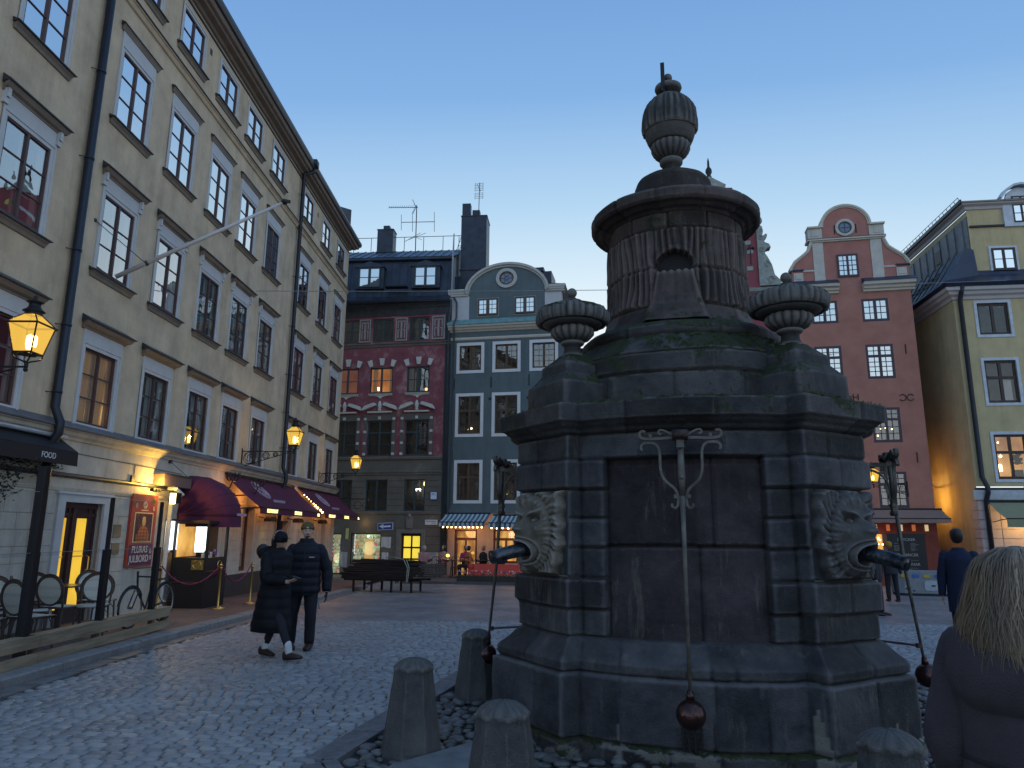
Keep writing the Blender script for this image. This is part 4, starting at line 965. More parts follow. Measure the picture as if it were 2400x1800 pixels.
# ================================================================ WEST ROW (one street line, azimuth 101.5)
RX, RY = -3.085, 35.0
def row(name, **k): return frame_az(name, (RX, RY), 101.5, **k)
GL = -.46
M_red = mat('wine_red_plaster', (.17, .050, .062), .9, var=.0, scale=1.1, col2=(.115, .032, .048), bump=.2)
def cloudy(name, a, b, c, s=1.2, th=(.42, .58, .74)):
    m = mat(name, a, .9, var=.1, bump=.2, bscale=20); t = m.node_tree
    rp = [n for n in t.nodes if n.type == 'VALTORGB'][0]; ramp(rp.color_ramp, [(th[0], a), (th[1], b), (th[2], c)]); [n for n in t.nodes if n.type == 'TEX_NOISE'][0].inputs['Scale'].default_value = s; return m
M_redc = cloudy('blotched_wine_plaster', (.17, .046, .062), (.21, .07, .085), (.38, .25, .25), 1.1, (.35, .52, .72))
M_greyp = cloudy('dark_grey_render', (.10, .092, .078), (.135, .122, .105), (.22, .21, .18), .9, (.35, .58, .78))
M_slate = mat('slate_green_plaster', (.105, .138, .15), .9, var=.12, scale=1.0, bump=.15, streak=.2)
M_stonew = mat('white_carved_stone', (.50, .50, .47), .85, var=.15, scale=6)
M_roofm = mat('black_sheet_roof', (.030, .040, .060), .42, metal=.25, var=.35, scale=3)
M_roofl = mat('grey_sheet_roof', (.085, .11, .15), .45, metal=.3, var=.3, scale=2)
M_copper = mat('verdigris_copper', (.16, .30, .29), .6, metal=.2, var=.25, scale=4)
M_cream = mat('cream_moulding', (.50, .47, .40), .85, var=.08)
# ---------------- red house
RH = row('red_house', label='dark red house with grey ground floor, white keystones and steep black sheet-metal roof', cat='house')
hr = []
c4 = [(-5.42, 1.0), (-3.655, 1.13), (-1.70, 1.10), (-7.4, 1.1)]
c3 = [(-5.48, 1.20), (-3.64, 1.24), (-1.68, 1.20), (-7.4, 1.2)]
c2 = [(-5.50, 1.28), (-3.615, 1.30), (-1.66, 1.24), (-7.4, 1.3)]
c1 = [(-5.50, 1.14), (-3.64, 1.14), (-1.67, 1.08)]
for c, w_ in c4: hr.append((c - w_ / 2, c + w_ / 2, 11.24, 12.5))
for c, w_ in c3: hr.append((c - w_ / 2, c + w_ / 2, 8.56, 9.9))
for c, w_ in c2: hr.append((c - w_ / 2, c + w_ / 2, 5.37, 7.16))
m = MB(); wall_holes(m, -9, -.30, 11.15, 12.62, [h for h in hr if h[2] > 11], .12); wall_holes(m, -9, -.30, 5.28, 10.97, [h for h in hr if h[2] < 11], .12); m.build('red_wall', M_redc, RH)
m = MB(); m.box(-.30, .0, -.02, .25, GL - .2, 12.62); m.build('corner_strip', mat('teal_dark_strip', (.03, .045, .055), .8), RH)
h1 = [(c - w_ / 2, c + w_ / 2, 2.68, 4.22) for c, w_ in c1] + [(-2.26, -1.25, GL - .15, 1.62), (-4.86, -3.29, .16, 1.62), (-6.0, -5.33, -.34, 1.60)]
m = MB(); wall_holes(m, -9, -.30, GL - .3, 5.28, h1, .2); shell(m, -9, 0, 10, GL - .3, 13.2, back=False, y=.0); m.build('grey_wall', M_greyp, RH)
m = MB()
profile_run(m, [(0, 10.96), (.04, 10.98), (.05, 11.08), (.10, 11.12), (.10, 11.16), (0, 11.18)], -9, 0); m.build('string_course', M_greyp, RH); m = MB()
profile_run(m, [(0, 5.18), (.08, 5.2), (.10, 5.3), (.06, 5.34), (0, 5.35)], -9, -.28); m.build('string_course', M_greyp, RH); m = MB()
profile_run(m, [(0, 4.42), (.05, 4.45), (.05, 4.52), (.09, 4.56), (.09, 4.62), (0, 4.66)], -9, -.28); m.build('string_course', M_greyp, RH); m = MB()
profile_run(m, [(0, 2.52), (.05, 2.54), (.07, 2.63), (0, 2.67)], -9, -.28); m.build('string_course', M_greyp, RH)
m = MB(); profile_run(m, [(0, 12.6), (.03, 12.62), (.05, 12.95), (.10, 13.0), (.10, 13.06), (.24, 13.2), (.24, 13.26), (0, 13.3)], -9, .0); m.build('eaves_cornice', mat('dark_eaves', (.045, .05, .058), .85, var=.3, scale=3), RH)
# shallow ashlar joints on the grey storeys
m = MB()
for z in (2.95, 3.25, 3.55, 3.85, 4.15):
    for a, b in ((-4.98, -4.26), (-3.02, -2.24), (-1.10, -.45)): m.box(a, b, -.004, .002, z - .012, z + .012)
for z in (-.1, .3, .7, 1.1, 1.5, 1.9, 2.25):
    for a, b in ((-3.1, -2.62), (-1.0, -.3)):
        m.box(a, b, -.004, .002, z - .01, z + .01)
m.build('ashlar_joint', mat('dark_joint_mortar', (.05, .046, .04), .95), RH)  # mortar strips darker than the grey render
M_room2 = mat('grey_room', (.06, .065, .07), .9, var=.4, scale=2)
litR = lit_mat('orange_lit_room', (1, .42, .12), .38, (.40, .13, .06), 1.6)
for i, (c, w_) in enumerate(c4): win_parts(RH, c, 11.24, 12.5, w_, 'R4%d' % i, M_darkfr, 2, 2, mull=.09, bar=.03, edge=.07, rec=.05, room=M_room2)
for i, (c, w_) in enumerate(c3): win_parts(RH, c, 8.56, 9.9, w_, 'R3%d' % i, M_darkfr, 2, 2, mull=.10, bar=.03, edge=.07, rec=.05, room=[litR, litR, M_room2, M_room2][i] if i else lit_mat('dim_orange_room', (.5, .16, .09), .3, (.25, .08, .05), 1.5), curtain=(M_curt if i == 2 else warm_curt, ((.05, .28, 1), (.86, .98, 1)) if i == 1 else ((0, .24, 1), (.3, .36, .8))) if i in (1, 2) else None)
for i, (c, w_) in enumerate(c2): win_parts(RH, c, 5.37, 7.16, w_, 'R2%d' % i, M_darkfr, 2, 2, gl=M_glass_lo, mull=.08, bar=.035, edge=.07, rec=.05, transom=.66, room='dark')
for i, (c, w_) in enumerate(c1): win_parts(RH, c, 2.68, 4.22, w_, 'R1%d' % i, M_darkfr, 2, 3, gl=M_glass_lo, mull=.09, bar=.03, edge=.06, rec=.05, room=M_room2)
o = lampshade(RH, -3.95, .35, 8.66, 1.1, E_warm); o.name = 'lamp'
o = lampshade(RH, -1.35, .35, 8.62, .8, emat('orange_lamp', (1, .45, .15), 3)); o.name = 'lamp'
m = MB(); m.ball((-1.5, .35, 3.72), .05, 8); m.ball((-1.7, .35, 3.72), .05, 8); m.box(-1.72, -1.48, .34, .36, 3.76, 3.78); m.build('ceiling_lamp', E_white, RH)
m = MB(); m.ball((-1.22, .30, 4.02), .08, 8, sz=(1, 1, 2.0)); m.build('ceiling_lamp', E_warm, RH)
# carved decoration: keystones, pediments, blocks, panels
def keyst(x, z0, z1, w0, w1, tilt):
    m = MB(); c, s = math.cos(tilt), math.sin(tilt); zc = (z0 + z1) / 2
    pts = [(-w0 / 2, z0 - zc), (w0 / 2, z0 - zc), (w1 / 2, z1 - zc), (-w1 / 2, z1 - zc)]; pts = [(x + p[0] * c + p[1] * s, zc - p[0] * s + p[1] * c) for p in pts]
    m.prism(pts, 'y', -.08, .0); return m.build('keystone', M_stonew, RH, bevel=.012)
for c, w_ in c3[:3]:
    keyst(c + .02, 10.0, 10.38, .17, .29, 0); keyst(c - .60, 9.93, 10.28, .17, .27, -.30); keyst(c + .62, 9.93, 10.28, .17, .27, .30)
    m = MB(); profile_run(m, [(0, 8.42), (.06, 8.44), (.10, 8.50), (.12, 8.54), (0, 8.55)], c - .62, c + .62); m.prism([(c - .40, 8.44), (c - .12, 8.38), (c, 8.28), (c + .12, 8.38), (c + .40, 8.44)][::-1], 'y', -.05, 0); m.build('window_sill', M_stonew, RH)
for c, w_ in c2[:3]:
    for s_ in (-1, 1):
        m = MB()
        q = [(c + s_ * .93, 7.66), (c + s_ * .17, 7.93), (c + s_ * .26, 8.06), (c + s_ * .42, 8.03), (c + s_ * .80, 7.90), (c + s_ * .90, 7.78)]
        m.prism(q if s_ < 0 else q[::-1], 'y', -.22, 0); m.build('broken_pediment', M_stonew, RH, bevel=.01)
        m = MB()
        for k_, z in enumerate((5.48, 6.02, 6.60, 7.25)):
            m.box(c + s_ * .76 - .07, c + s_ * .76 + .07, -.07, 0, z - .06, z + .06)
        m.build('block', M_stonew, RH)
        m = MB(); m.box(c + s_ * .76 - .09, c + s_ * .76 + .09, -.04, 0, 5.37, 7.48); m.build('jamb_pilaster', mat('grey_jamb', (.11, .10, .09), .9, var=.1), RH)
    m = MB(); m.box(c - .64, c + .64, -.16, 0, 7.55, 7.62); m.build('pediment_base', M_stonew, RH)
    m = MB(); m.box(c - .86, c + .86, -.05, 0, 7.17, 7.48); m.build('lintel', mat('grey_jamb', (.11, .10, .09), .9), RH)
    m = MB(); m.box(c - .07, c + .07, -.08, -.05, 7.22, 7.36); m.build('block', M_stonew, RH)
    m = MB(); m.lathe([(.06, 0), (.10, .06), (.06, .14), (.10, .22), (.095, .36), (.04, .5), (0.001, .54)], 12, (c, -.12, 7.62)); m.build('finial', M_stonew, RH, smooth=True)
M_strap = mat('rubbed_strapwork', (.30, .26, .25), .9, var=.25, scale=10); M_strapd = mat('strapwork_ground', (.14, .075, .08), .9, var=.2)
for a, b, t in ((-4.95, -4.32, 0), (-2.98, -2.33, 0), (-1.02, -.33, 1), (-6.9, -6.3, 0)):
    m = MB(); m.box(a, b, -.03, 0, 11.26, 12.50, 1); q = (a + b) / 2; w_ = b - a
    for x0, x1, z0, z1 in ((a, a + .07, 11.26, 12.5), (b - .07, b, 11.26, 12.5), (a + .07, b - .07, 11.26, 11.33), (a + .07, b - .07, 12.43, 12.5), (q - .05, q + .05, 11.42, 12.34), (a + .12, a + .18, 11.42, 11.85), (b - .18, b - .12, 11.42, 11.85), (a + .12, a + .18, 11.95, 12.34), (b - .18, b - .12, 11.95, 12.34), (a + .12, q - .09, 11.83, 11.89), (q + .09, b - .12, 11.83, 11.89), (a + .18, q - .05, 12.28, 12.34), (q + .05, b - .18, 12.28, 12.34)): m.box(x0, x1, -.05, -.03, z0, z1, 0)
    m.build('strapwork_panel', [M_strap, M_strapd], RH)
# door with yellow panes
m = MB(); y0 = .12
for a, b, c, d in ((-2.26, -2.16, GL, 1.62), (-1.35, -1.25, GL, 1.62), (-2.16, -1.35, 1.50, 1.62), (-1.80, -1.72, GL, 1.5), (-2.16, -1.35, .92, 1.0), (-2.16, -1.35, .38, .46), (-2.16, -1.35, -.18, -.08), (-2.16, -1.35, GL, -.3)): m.box(a, b, y0, y0 + .05, c, d)
dr = m.build('door', M_black, RH)
M_yel = mat('yellow_lit_glass', (.9, .7, .1), .5, emit=(1, .75, .06, .78), var=.1)
m = MB(); m.box(-2.2, -1.3, y0 + .02, y0 + .03, GL, 1.55); m.build('pane', M_yel, dr)
m = MB(); m.box(-2.50, -2.27, -.05, .05, GL - .1, 1.82); m.box(-1.24, -1.05, -.05, .05, GL - .1, 1.82); m.box(-2.27, -1.24, -.05, .05, 1.63, 1.82); m.prism([(-1.97, 1.86), (-1.71, 1.86), (-1.66, 2.40), (-2.02, 2.40)], 'y', -.10, 0); m.ball((-1.84, -.08, 2.46), .10, 10)
m.build('door_surround', mat('grey_stone_surround', (.17, .16, .15), .85, var=.15), RH)
# shop displays, brightly lit with goods
M_disp = mat('display_panel', (.5, .6, .4), .8, emit=(.80, .90, .55, .30), var=.2, scale=5)
goods = [mat('goods_%d' % i, c, .6, emit=(*c, .40), var=.3, scale=20) for i, c in enumerate([(.75, .85, .62), (.9, .25, .12), (.35, .45, .25), (.85, .80, .70), (.8, .1, .25), (.18, .25, .2), (.95, .6, .25)])]
rnd = random.Random(6)
def display(a, b, c, d, dens):
    m = MB(); fr = .05; m.box(a, a + fr, .04, .10, c, d); m.box(b - fr, b, .04, .10, c, d); m.box(a, b, .04, .10, d - fr, d); m.box(a, b, .04, .10, c, c + fr); f = m.build('display_window', M_black, RH)
    m = MB(); m.quad((a, .08, c), (b, .08, c), (b, .08, d), (a, .08, d)); m.build('pane', M_glass, f)
    m = MB(); m.box(a + .02, b - .02, .55, .57, c, d, 0); m.box(a + .02, b - .02, .12, .55, c, c + .02, 0)
    z = c + .06
    while z < d - .12:
        x = a + .06; hh = rnd.uniform(.10, .16)
        while x < b - .1:
            w_ = rnd.uniform(.03, .10)
            if rnd.random() < .85: yy = rnd.uniform(.16, .34); m.box(x, x + w_, yy, yy + .02, z, z + hh * rnd.uniform(.5, 1), 1 + rnd.randrange(7))
            x += w_ + rnd.uniform(.01, .04)
        m.box(a + .04, b - .04, .15, .36, z - .02, z - .008, 6); z += hh + .035
    m.build('goods', [M_disp] + goods, f)
display(-4.86, -3.29, .16, 1.62, 1); display(-6.0, -5.33, -.34, 1.60, 1)
m = MB(); m.ball((-4.05, .3, 1.46), .06, 10); m.build('display_lamp', emat('display_lamp', (.8, 1, .75), 14), RH)
m = MB(); m.box(-4.15, -3.72, .12, .15, .25, 1.35); m.build('banner', goods[6], RH)
# mansard roof, dormers, chimneys; roof line runs slightly off the street line
RR = empty('roof', (-.27, 0, 0), R(6.5)); RR.parent = RH
def rs(u): return u + .27
m = MB(); e0 = 13.24
def roofprof(a, b, pr, mi=0):
    vs = [(a, y, z) for y, z in pr] + [(b, y, z) for y, z in pr]; n_ = len(pr); m.add(vs, [(i, n_ + i, n_ + i + 1, i + 1) for i in range(n_ - 1)], mi)
roofprof(-9, .2, [(-.30, 13.18), (-.34, 13.28), (-.05, 13.55), (.28, 15.55), (.10, 15.62), (.10, 15.74), (.18, 15.78)])
roofprof(-9, .35, [(.14, 15.78), (2.6, 17.1)], 1); roofprof(-9, .35, [(2.6, 17.1), (6, 14)], 1)
m.build('mansard', [M_roofm, M_roofl], RR)
m = MB()
for i in range(22):
    x = -8.6 + i * .43
    m.tube([(x, -.06, 13.56), (x, .26, 15.52)], .018, 4); m.tube([(x, .16, 15.80), (x, 2.58, 17.12)], .022, 4)
for z_, y_ in ((16.22, 1.0), (16.65, 1.8)): m.tube([(-8.8, y_, z_ - .0), (.3, y_, z_)], .012, 4)
m.build('standing_seam', M_roofm, RR)
m = MB(); m.prism([(.0, 15.5), (.25, 17.05), (.25, 15.0), (.0, 13.6)], 'x', .2, .26)
m.add([(.22, .0, 13.5), (.22, .25, 15.6), (.22, 2.6, 17.1), (.22, 2.6, 13.5)], [(0, 1, 2, 3)]); m.build('gable_flank', mat('pale_gable_render', (.28, .30, .32), .9, var=.2), RR)
for cx in (-4.05, -1.12):
    m = MB(); hw = .74
    m.box(cx - hw, cx + hw, -.18, .9, 13.95, 15.12); m.prism([(cx - hw - .06, 15.10), (cx + hw + .06, 15.10), (cx + hw * .55, 15.28), (cx, 15.42), (cx - hw * .55, 15.28)], 'y', -.26, .9)
    d_ = m.build('dormer', M_roofm, RR)
    f = win_parts(RR, cx, 14.02, 15.08, 1.12, 'dorm%.1f' % cx, M_darkfr, 2, 2, mull=.13, bar=.03, edge=.06, rec=-.24, gl=M_glass_hi, room=M_room2 if cx < -2 else mat('lit_dormer_room', (.5, .45, .5), .9, emit=(.55, .52, .62, .45), var=.1), curtain=(M_curt, ((0, .08, 1), (.9, 1, 1)))); 
m = MB(); rnd = random.Random(4)
for i in range(26): m.ball((-1.58 + .9 * rnd.random(), -.08, 14.92 + rnd.uniform(-.12, .10) - (.25 * rnd.random() if i < 10 else 0)), .014, 6)
m.build('fairy_lights', emat('fairy_light', (1, .75, .4), 12), RR)
m = MB(); m.box(-3.9 + .75, -2.0, -.5, -.1, 13.93, 13.96); [m.box(x, x + .02, -.5, -.48, 13.93, 14.03) for x in np.arange(-3.1, -2.0, .06)]; m.build('snow_guard', M_iron, RR)
def chimney(x0, x1, y0, y1, z0, z1, pots):
    m = MB(); m.box(x0, x1, y0, y1, z0, z1); m.box(x0 - .05, x1 + .05, y0 - .05, y1 + .05, z0 + (z1 - z0) * .18, z0 + (z1 - z0) * .18 + .05); m.box(x0 - .03, x1 + .03, y0 - .03, y1 + .03, z1, z1 + .04)
    c_ = m.build('chimney', M_roofm, RR)
    m = MB()
    for (a, b, h_) in pots: m.box(a, b, y0 + .1, y0 + .5, z1 + .04, z1 + .04 + h_)
    m.build('chimney_pot', M_roofm, c_)
chimney(-4.45, -3.55, 2.2, 2.9, 16.6, 18.25, [(-4.15, -3.8, .25)])
chimney(.48, 1.85, 1.0, 2.3, 14.6, 18.35, [(.50, .95, .75), (1.05, 1.45, .35)])
m = MB(); xs = [-8.6, -7.2, -5.9, -4.9, -3.0, -1.9, -.8, .1]
m.tube([(x, 2.62, 17.95) for x in (-8.8, .55)], .018, 5)
for x in xs: m.tube([(x, 2.62, 17.1), (x, 2.62, 17.95)], .018, 5)
m.tube([(.05, 2.3, 17.0), (.52, 2.0, 18.25)], .016, 5); m.tube([(.22, 2.3, 17.0), (.65, 2.0, 18.25)], .016, 5)
for i in range(6): f_ = i / 6; m.tube([(.05 + .47 * f_, 2.3 - .3 * f_, 17.0 + 1.25 * f_), (.22 + .43 * f_, 2.3 - .3 * f_, 17.0 + 1.25 * f_)], .010, 4)
m.build('roof_railing', M_iron, RR)
m = MB(); m.tube([(.0, -.22, 13.2), (.0, -.2, 12.9), (-.1, -.1, 12.4), (-.1, -.1, GL)], .055, 8); m.build('downpipe', M_zinc, RH, smooth=True)
# antennas
def at_row(u, out, z):
    a = R(101.5); return Vector((RX + u * math.sin(a) - out * math.cos(a) * -1 * 0 - out * (-math.cos(a)) * 0 + 0, 0, z))
T1 = empty('tv_antenna', label='tall rooftop television aerial with long toothed boom over the red house roof', cat='antenna', group=None); T1.parent = None
Mrow = Matrix.Translation((RX, RY, 0)) @ Matrix.Rotation(R(90 - 101.5), 4, 'Z')
T1.location = Mrow @ Vector((-3.0, 2.6, 17.0)); T1.rotation_euler.z = R(-5)
m = MB(); m.tube([(0, 0, 0), (-.02, 0, 3.0)], .03, 6); m.build('mast', M_iron, T1)
m = MB(); m.tube([(-1.65, 0, 2.93), (.05, 0, 2.86)], .02, 5)
for i in range(13): m.tube([(-1.62 + i * .125, -.1, 2.80), (-1.62 + i * .125, .1, 3.06)], .010, 4)
for s_ in (-1, 1):
    for i in range(5): m.tube([(-.12 - .03 * i, -.15, 2.9 + s_ * (.08 + .08 * i)), (-.12 - .03 * i, .15, 2.9 + s_ * (.08 + .08 * i))], .010, 4)
    m.tube([(-.05, 0, 2.9), (-.28, 0, 2.9 + s_ * .45)], .014, 4)
m.build('boom', M_iron, T1)
m = MB(); m.tube([(-.86, 0, 1.98), (1.05, 0, 1.96)], .02, 5)
for x, z0, z1 in ((-.88, 1.5, 2.45), (-.23, 1.4, 2.4), (1.03, 1.35, 2.55)): m.tube([(x - .02, 0, z1), (x + .02, 0, z0)], .016, 4)
for x0, x1, z0, z1 in ((-.6, .6, .95, 1.2), (-.7, .3, .88, 1.22), (-.2, .4, 1.2, .8)): m.tube([(x0, .2, z0), (x1, -.2, z1)], .012, 4)
m.build('dipole', M_iron, T1)
T2 = empty('tv_antenna', label='small grid television aerial on the broad chimney beside the curved gable', cat='antenna'); T2.location = Mrow @ Vector((1.0, 1.2, 18.3)); T2.rotation_euler.z = R(-10)
m = MB(); m.tube([(0, 0, 0), (.03, 0, 2.0)], .022, 6)
for x in (-.22, .22):
    m.tube([(x, 0, 1.05), (x, 0, 1.42)], .012, 4); m.tube([(x, 0, 1.5), (x, 0, 2.0)], .012, 4)
for z in (1.1, 1.2, 1.3, 1.4, 1.55, 1.65, 1.75, 1.85, 1.95): m.tube([(-.22, 0, z), (.22, 0, z)], .009, 4)
m.tube([(-.1, -.05, 1.9), (.12, -.1, 1.45)], .016, 4); m.build('grid', M_iron, T2)
# ---------------- slate green house with round gable
GH = row('grey_green_house', label='slate green house with white window frames and a curved gable with a round window', cat='house')
gw = [(1.02, 1.12), (2.86, 1.10), (4.72, 1.12)]
hg = []
for c, w_ in gw: hg += [(c - w_ / 2, c + w_ / 2, 9.58, 10.85), (c - w_ / 2, c + w_ / 2, 6.40, 8.27), (c - w_ / 2, c + w_ / 2, 3.20, 4.98)]
m = MB(); wall_holes(m, 0, 6.0, 2.75, 11.6, hg, .12); shell(m, 0, 6.0, 9, 2.75, 11.8, back=False); m.build('wall', M_slate, GH)
# gable as a solid plate with an arched top
n_ = 30; cx0, cx1, zc = .90, 4.80, 13.55; rr_ = 1.95; pts = [(0, 12.0), (0, 13.5), (.9, 13.5)]
def garch(t, e=0): 
    a = math.pi * (1 - t); return (2.84 + (1.95 + e) * math.cos(a), 13.55 + (1.34 + e) * math.sin(a))
arch = [garch(i / n_) for i in range(n_ + 1)]
m = MB(); m.prism([(.90, 12.0)] + [(4.78, 12.0)] + arch[::-1], 'y', .02, .35); 
m.build('gable_wall', M_slate, GH)
for a, b in ((-.12, .90), (4.78, 5.62)): m = MB(); m.box(a, b, .0, .36, 12.0, 13.45); m.build('gable_pilaster', mat('pale_pilaster', (.46, .47, .48), .85, var=.06), GH)
m = MB()
for (e0_, e1_, yo) in ((0, .10, -.05), (.10, .22, -.14)):
    A_ = [garch(i / n_, e0_) for i in range(n_ + 1)]; B_ = [garch(i / n_, e1_) for i in range(n_ + 1)]
    if e0_ > 0:
        A_ = [(-.2, 13.66), (.72, 13.66)] + A_ + [(4.96, 13.66), (5.82, 13.66)]; B_ = [(-.2, 13.80), (.66, 13.80)] + B_ + [(5.02, 13.80), (5.82, 13.80)]
    for i in range(len(A_) - 1): m.add([(A_[i][0], yo, A_[i][1]), (A_[i + 1][0], yo, A_[i + 1][1]), (B_[i + 1][0], yo, B_[i + 1][1]), (B_[i][0], yo, B_[i][1]), (A_[i][0], .36, A_[i][1]), (A_[i + 1][0], .36, A_[i + 1][1]), (B_[i + 1][0], .36, B_[i + 1][1]), (B_[i][0], .36, B_[i][1])], [(0, 1, 2, 3), (0, 4, 5, 1), (3, 2, 6, 7)])
for a, b in ((-.16, .86), (4.82, 5.74)): m.box(a, b, -.07, .36, 13.45, 13.56); m.box(a - .03, b + .03, -.11, .36, 13.56, 13.66)
m.build('gable_moulding', mat('pale_gable_trim', (.42, .42, .40), .85, var=.08), GH)
for c in (1.88, 3.78): 
    m = MB(); m.box(c - .56, c + .56, -.01, .03, 12.34, 13.30); hw = .46
    f = win_parts(GH, c, 12.40, 13.24, 1.0, 'gtop', mat('brown_grey_frame', (.10, .08, .07), .8), 2, 3, mull=.16, bar=.022, edge=.06, rec=-.06, sub=2, gl=M_glass_hi, room=M_pale)
M_brf = mat('brown_oak_frame', (.09, .055, .035), .6, var=.2, scale=6)
m = MB()
def ringp(m, cx, cz, r0, r1, y0, y1, n=36, mi=0, sx=1):
    for i in range(n):
        a0, a1 = 2 * math.pi * i / n, 2 * math.pi * (i + 1) / n
        P_ = [(cx + r * math.cos(a) * sx, cz + r * math.sin(a)) for r in (r0, r1) for a in (a0, a1)]
        (p00, p01, p10, p11) = P_
        m.add([(p00[0], y0, p00[1]), (p01[0], y0, p01[1]), (p11[0], y0, p11[1]), (p10[0], y0, p10[1]), (p00[0], y1, p00[1]), (p01[0], y1, p01[1]), (p11[0], y1, p11[1]), (p10[0], y1, p10[1])], [(0, 1, 2, 3), (0, 4, 5, 1), (3, 2, 6, 7)], mi)
ringp(m, 2.83, 14.29, .36, .52, -.06, .03, sx=1.05); rd = m.build('round_window', mat('pale_gable_trim', (.42, .42, .40), .85), GH)
m = MB(); ringp(m, 2.83, 14.29, .28, .36, -.03, .03, sx=1.08); ringp(m, 2.83, 14.29, .08, .10, -.03, .0)
for i in range(6): a = i * math.pi / 3; m.cbox((2.83 + .19 * math.cos(a), -.015, 14.29 + .19 * math.sin(a)), (.2, .02, .02), ry=-a)
m.build('frame', M_brf, rd)
m = MB(); m.lathe([(.001, 0), (.3, .001)], 30); 
me_ = MB(); me_.prism([(2.83 + .30 * math.cos(a), 14.29 + .30 * math.sin(a)) for a in np.linspace(0, 2 * math.pi, 30)[:-1]], 'y', .0, .01); me_.build('pane', mat('sky_lit_pane', (.10, .14, .22), .05, spec=1.0, var=.3, scale=6), rd)
m = MB(); roofv = []
P0 = [(.7, 13.8), (.9, 13.9)] + [garch(i / n_, .23) for i in range(2, n_ - 1)] + [(4.9, 13.9), (5.8, 13.82)]
for i in range(len(P0) - 1): m.quad((P0[i][0], -.05, P0[i][1]), (P0[i + 1][0], -.05, P0[i + 1][1]), (P0[i + 1][0], 7, P0[i + 1][1] + .0), (P0[i][0], 7, P0[i][1] + .0))
m.prism([(-.25, 13.80), (.7, 13.8), (.95, 14.4), (1.4, 14.85), (-.25, 14.9)], 'y', .9, 6); m.box(4.2, 4.9, 1.5, 3.0, 14.2, 15.1); m.box(4.05, 4.5, 1.4, 2.4, 15.1, 15.3); m.build('roof', M_roofm, GH)
m = MB(); profile_run(m, [(.30, 11.86), (.34, 11.88), (.0, 12.22)], -.16, 6.1); m.build('copper_flashing', M_copper, GH)
m = MB(); profile_run(m, [(0, 11.55), (.05, 11.56), (.08, 11.62), (.16, 11.66), (.20, 11.74), (.28, 11.78), (.30, 11.86), (0, 11.9)], -.12, 6.05); profile_run(m, [(0, 11.12), (.05, 11.14), (.07, 11.22), (.05, 11.27), (0, 11.28)], 0, 6); m.build('cornice', M_cream, GH)
gi = 0
for c, w_ in gw:
    for (a, b, rw, trn, room) in ((9.58, 10.85, 4, None, 'dark'), (6.40, 8.27, 4, .62, 'dark'), (3.20, 4.98, 4, .62, mat('brown_blind_room', (.12, .08, .07), .9, var=.2))):
        f = win_parts(GH, c, a, b, w_, 'G%.1f%.1f' % (a, w_), M_brf, 2, rw if not trn else 3, mull=.11, bar=.02, edge=.07, rec=.05, sub=2, transom=trn, room=room, gl=M_glass if a > 9 else M_glass_lo)
        if not any(ch.name.split('.')[0] == 'surround' for ch in f.children): ring_trim(-w_ / 2, w_ / 2, 0, b - a, .15, -.025, .02).build('surround', M_white, f)
m = MB(); m.ball((1.05, .35, 6.72), .05, 8); m.ball((.9, .4, 6.68), .04, 8); m.ball((3.7, .3, 3.9), .09, 8); m.ball((4.6, .3, 3.95), .07, 8); m.build('ceiling_lamp', emat('candle_lamp', (1, .7, .35), 6), GH)
m = MB()
for x, z in ((.22, 8.9), (2.1, 8.95), (4.0, 9.0), (.2, 5.3)): m.box(x - .02, x + .02, -.03, 0, z - .28, z + .28)
m.build('wall_anchor', M_iron, GH)
m = MB(); m.box(1.98, 2.12, -.004, .002, 8.05, 8.18); m.box(3.88, 4.0, -.004, .002, 8.05, 8.18); m.build('vent', M_black, GH)
m = MB(); m.tube([(.12, -.12, 13.4), (.28, -.12, 13.1), (.28, -.12, 12.3), (.2, -.34, 11.9), (.18, -.12, 11.5), (.18, -.1, 3.0), (.05, -.1, 2.7), (.05, -.1, GL)], .05, 8); m.build('downpipe', M_zinc, GH, smooth=True)
# ground floor of the cafe
hc = [(.40, 1.52, GL, 1.83), (2.30, 3.50, .30, 1.85), (4.2, 5.4, .3, 1.85)]
m = MB(); wall_holes(m, 0, 6.0, GL - .2, 2.60, hc, .15); m.build('cafe_wall', mat('pinkish_cafe_wall', (.42, .30, .25), .85, var=.1), GH)
m = MB(); m.box(0, 6, -.05, .0, 2.60, 2.78); m.build('fascia', M_slate, GH)
M_cafe = lit_mat('amber_cafe_room', (1, .55, .14), .9, (.35, .14, .03), 1.5, (3, 1, .6))
for (a, b, c, d) in hc:
    m = MB(); y0 = .06
    for x0, x1, z0, z1 in ((a, a + .1, c, d), (b - .1, b, c, d), (a, b, d - .08, d), (a, b, c, c + .1), (a, b, 1.33, 1.45), ((a + b) / 2 - .04, (a + b) / 2 + .04, c, 1.33)): m.box(x0, x1, y0, y0 + .06, z0, z1)
    f = m.build('window' if c > 0 else 'door', M_redwood, GH)
    m = MB(); m.quad((a, y0 + .04, c), (b, y0 + .04, c), (b, y0 + .04, d), (a, y0 + .04, d)); m.build('pane', M_glass, f)
    m = MB(); m.box(a - .1, b + .1, 1.0, 1.02, c, d); m.build('room', M_cafe, f)
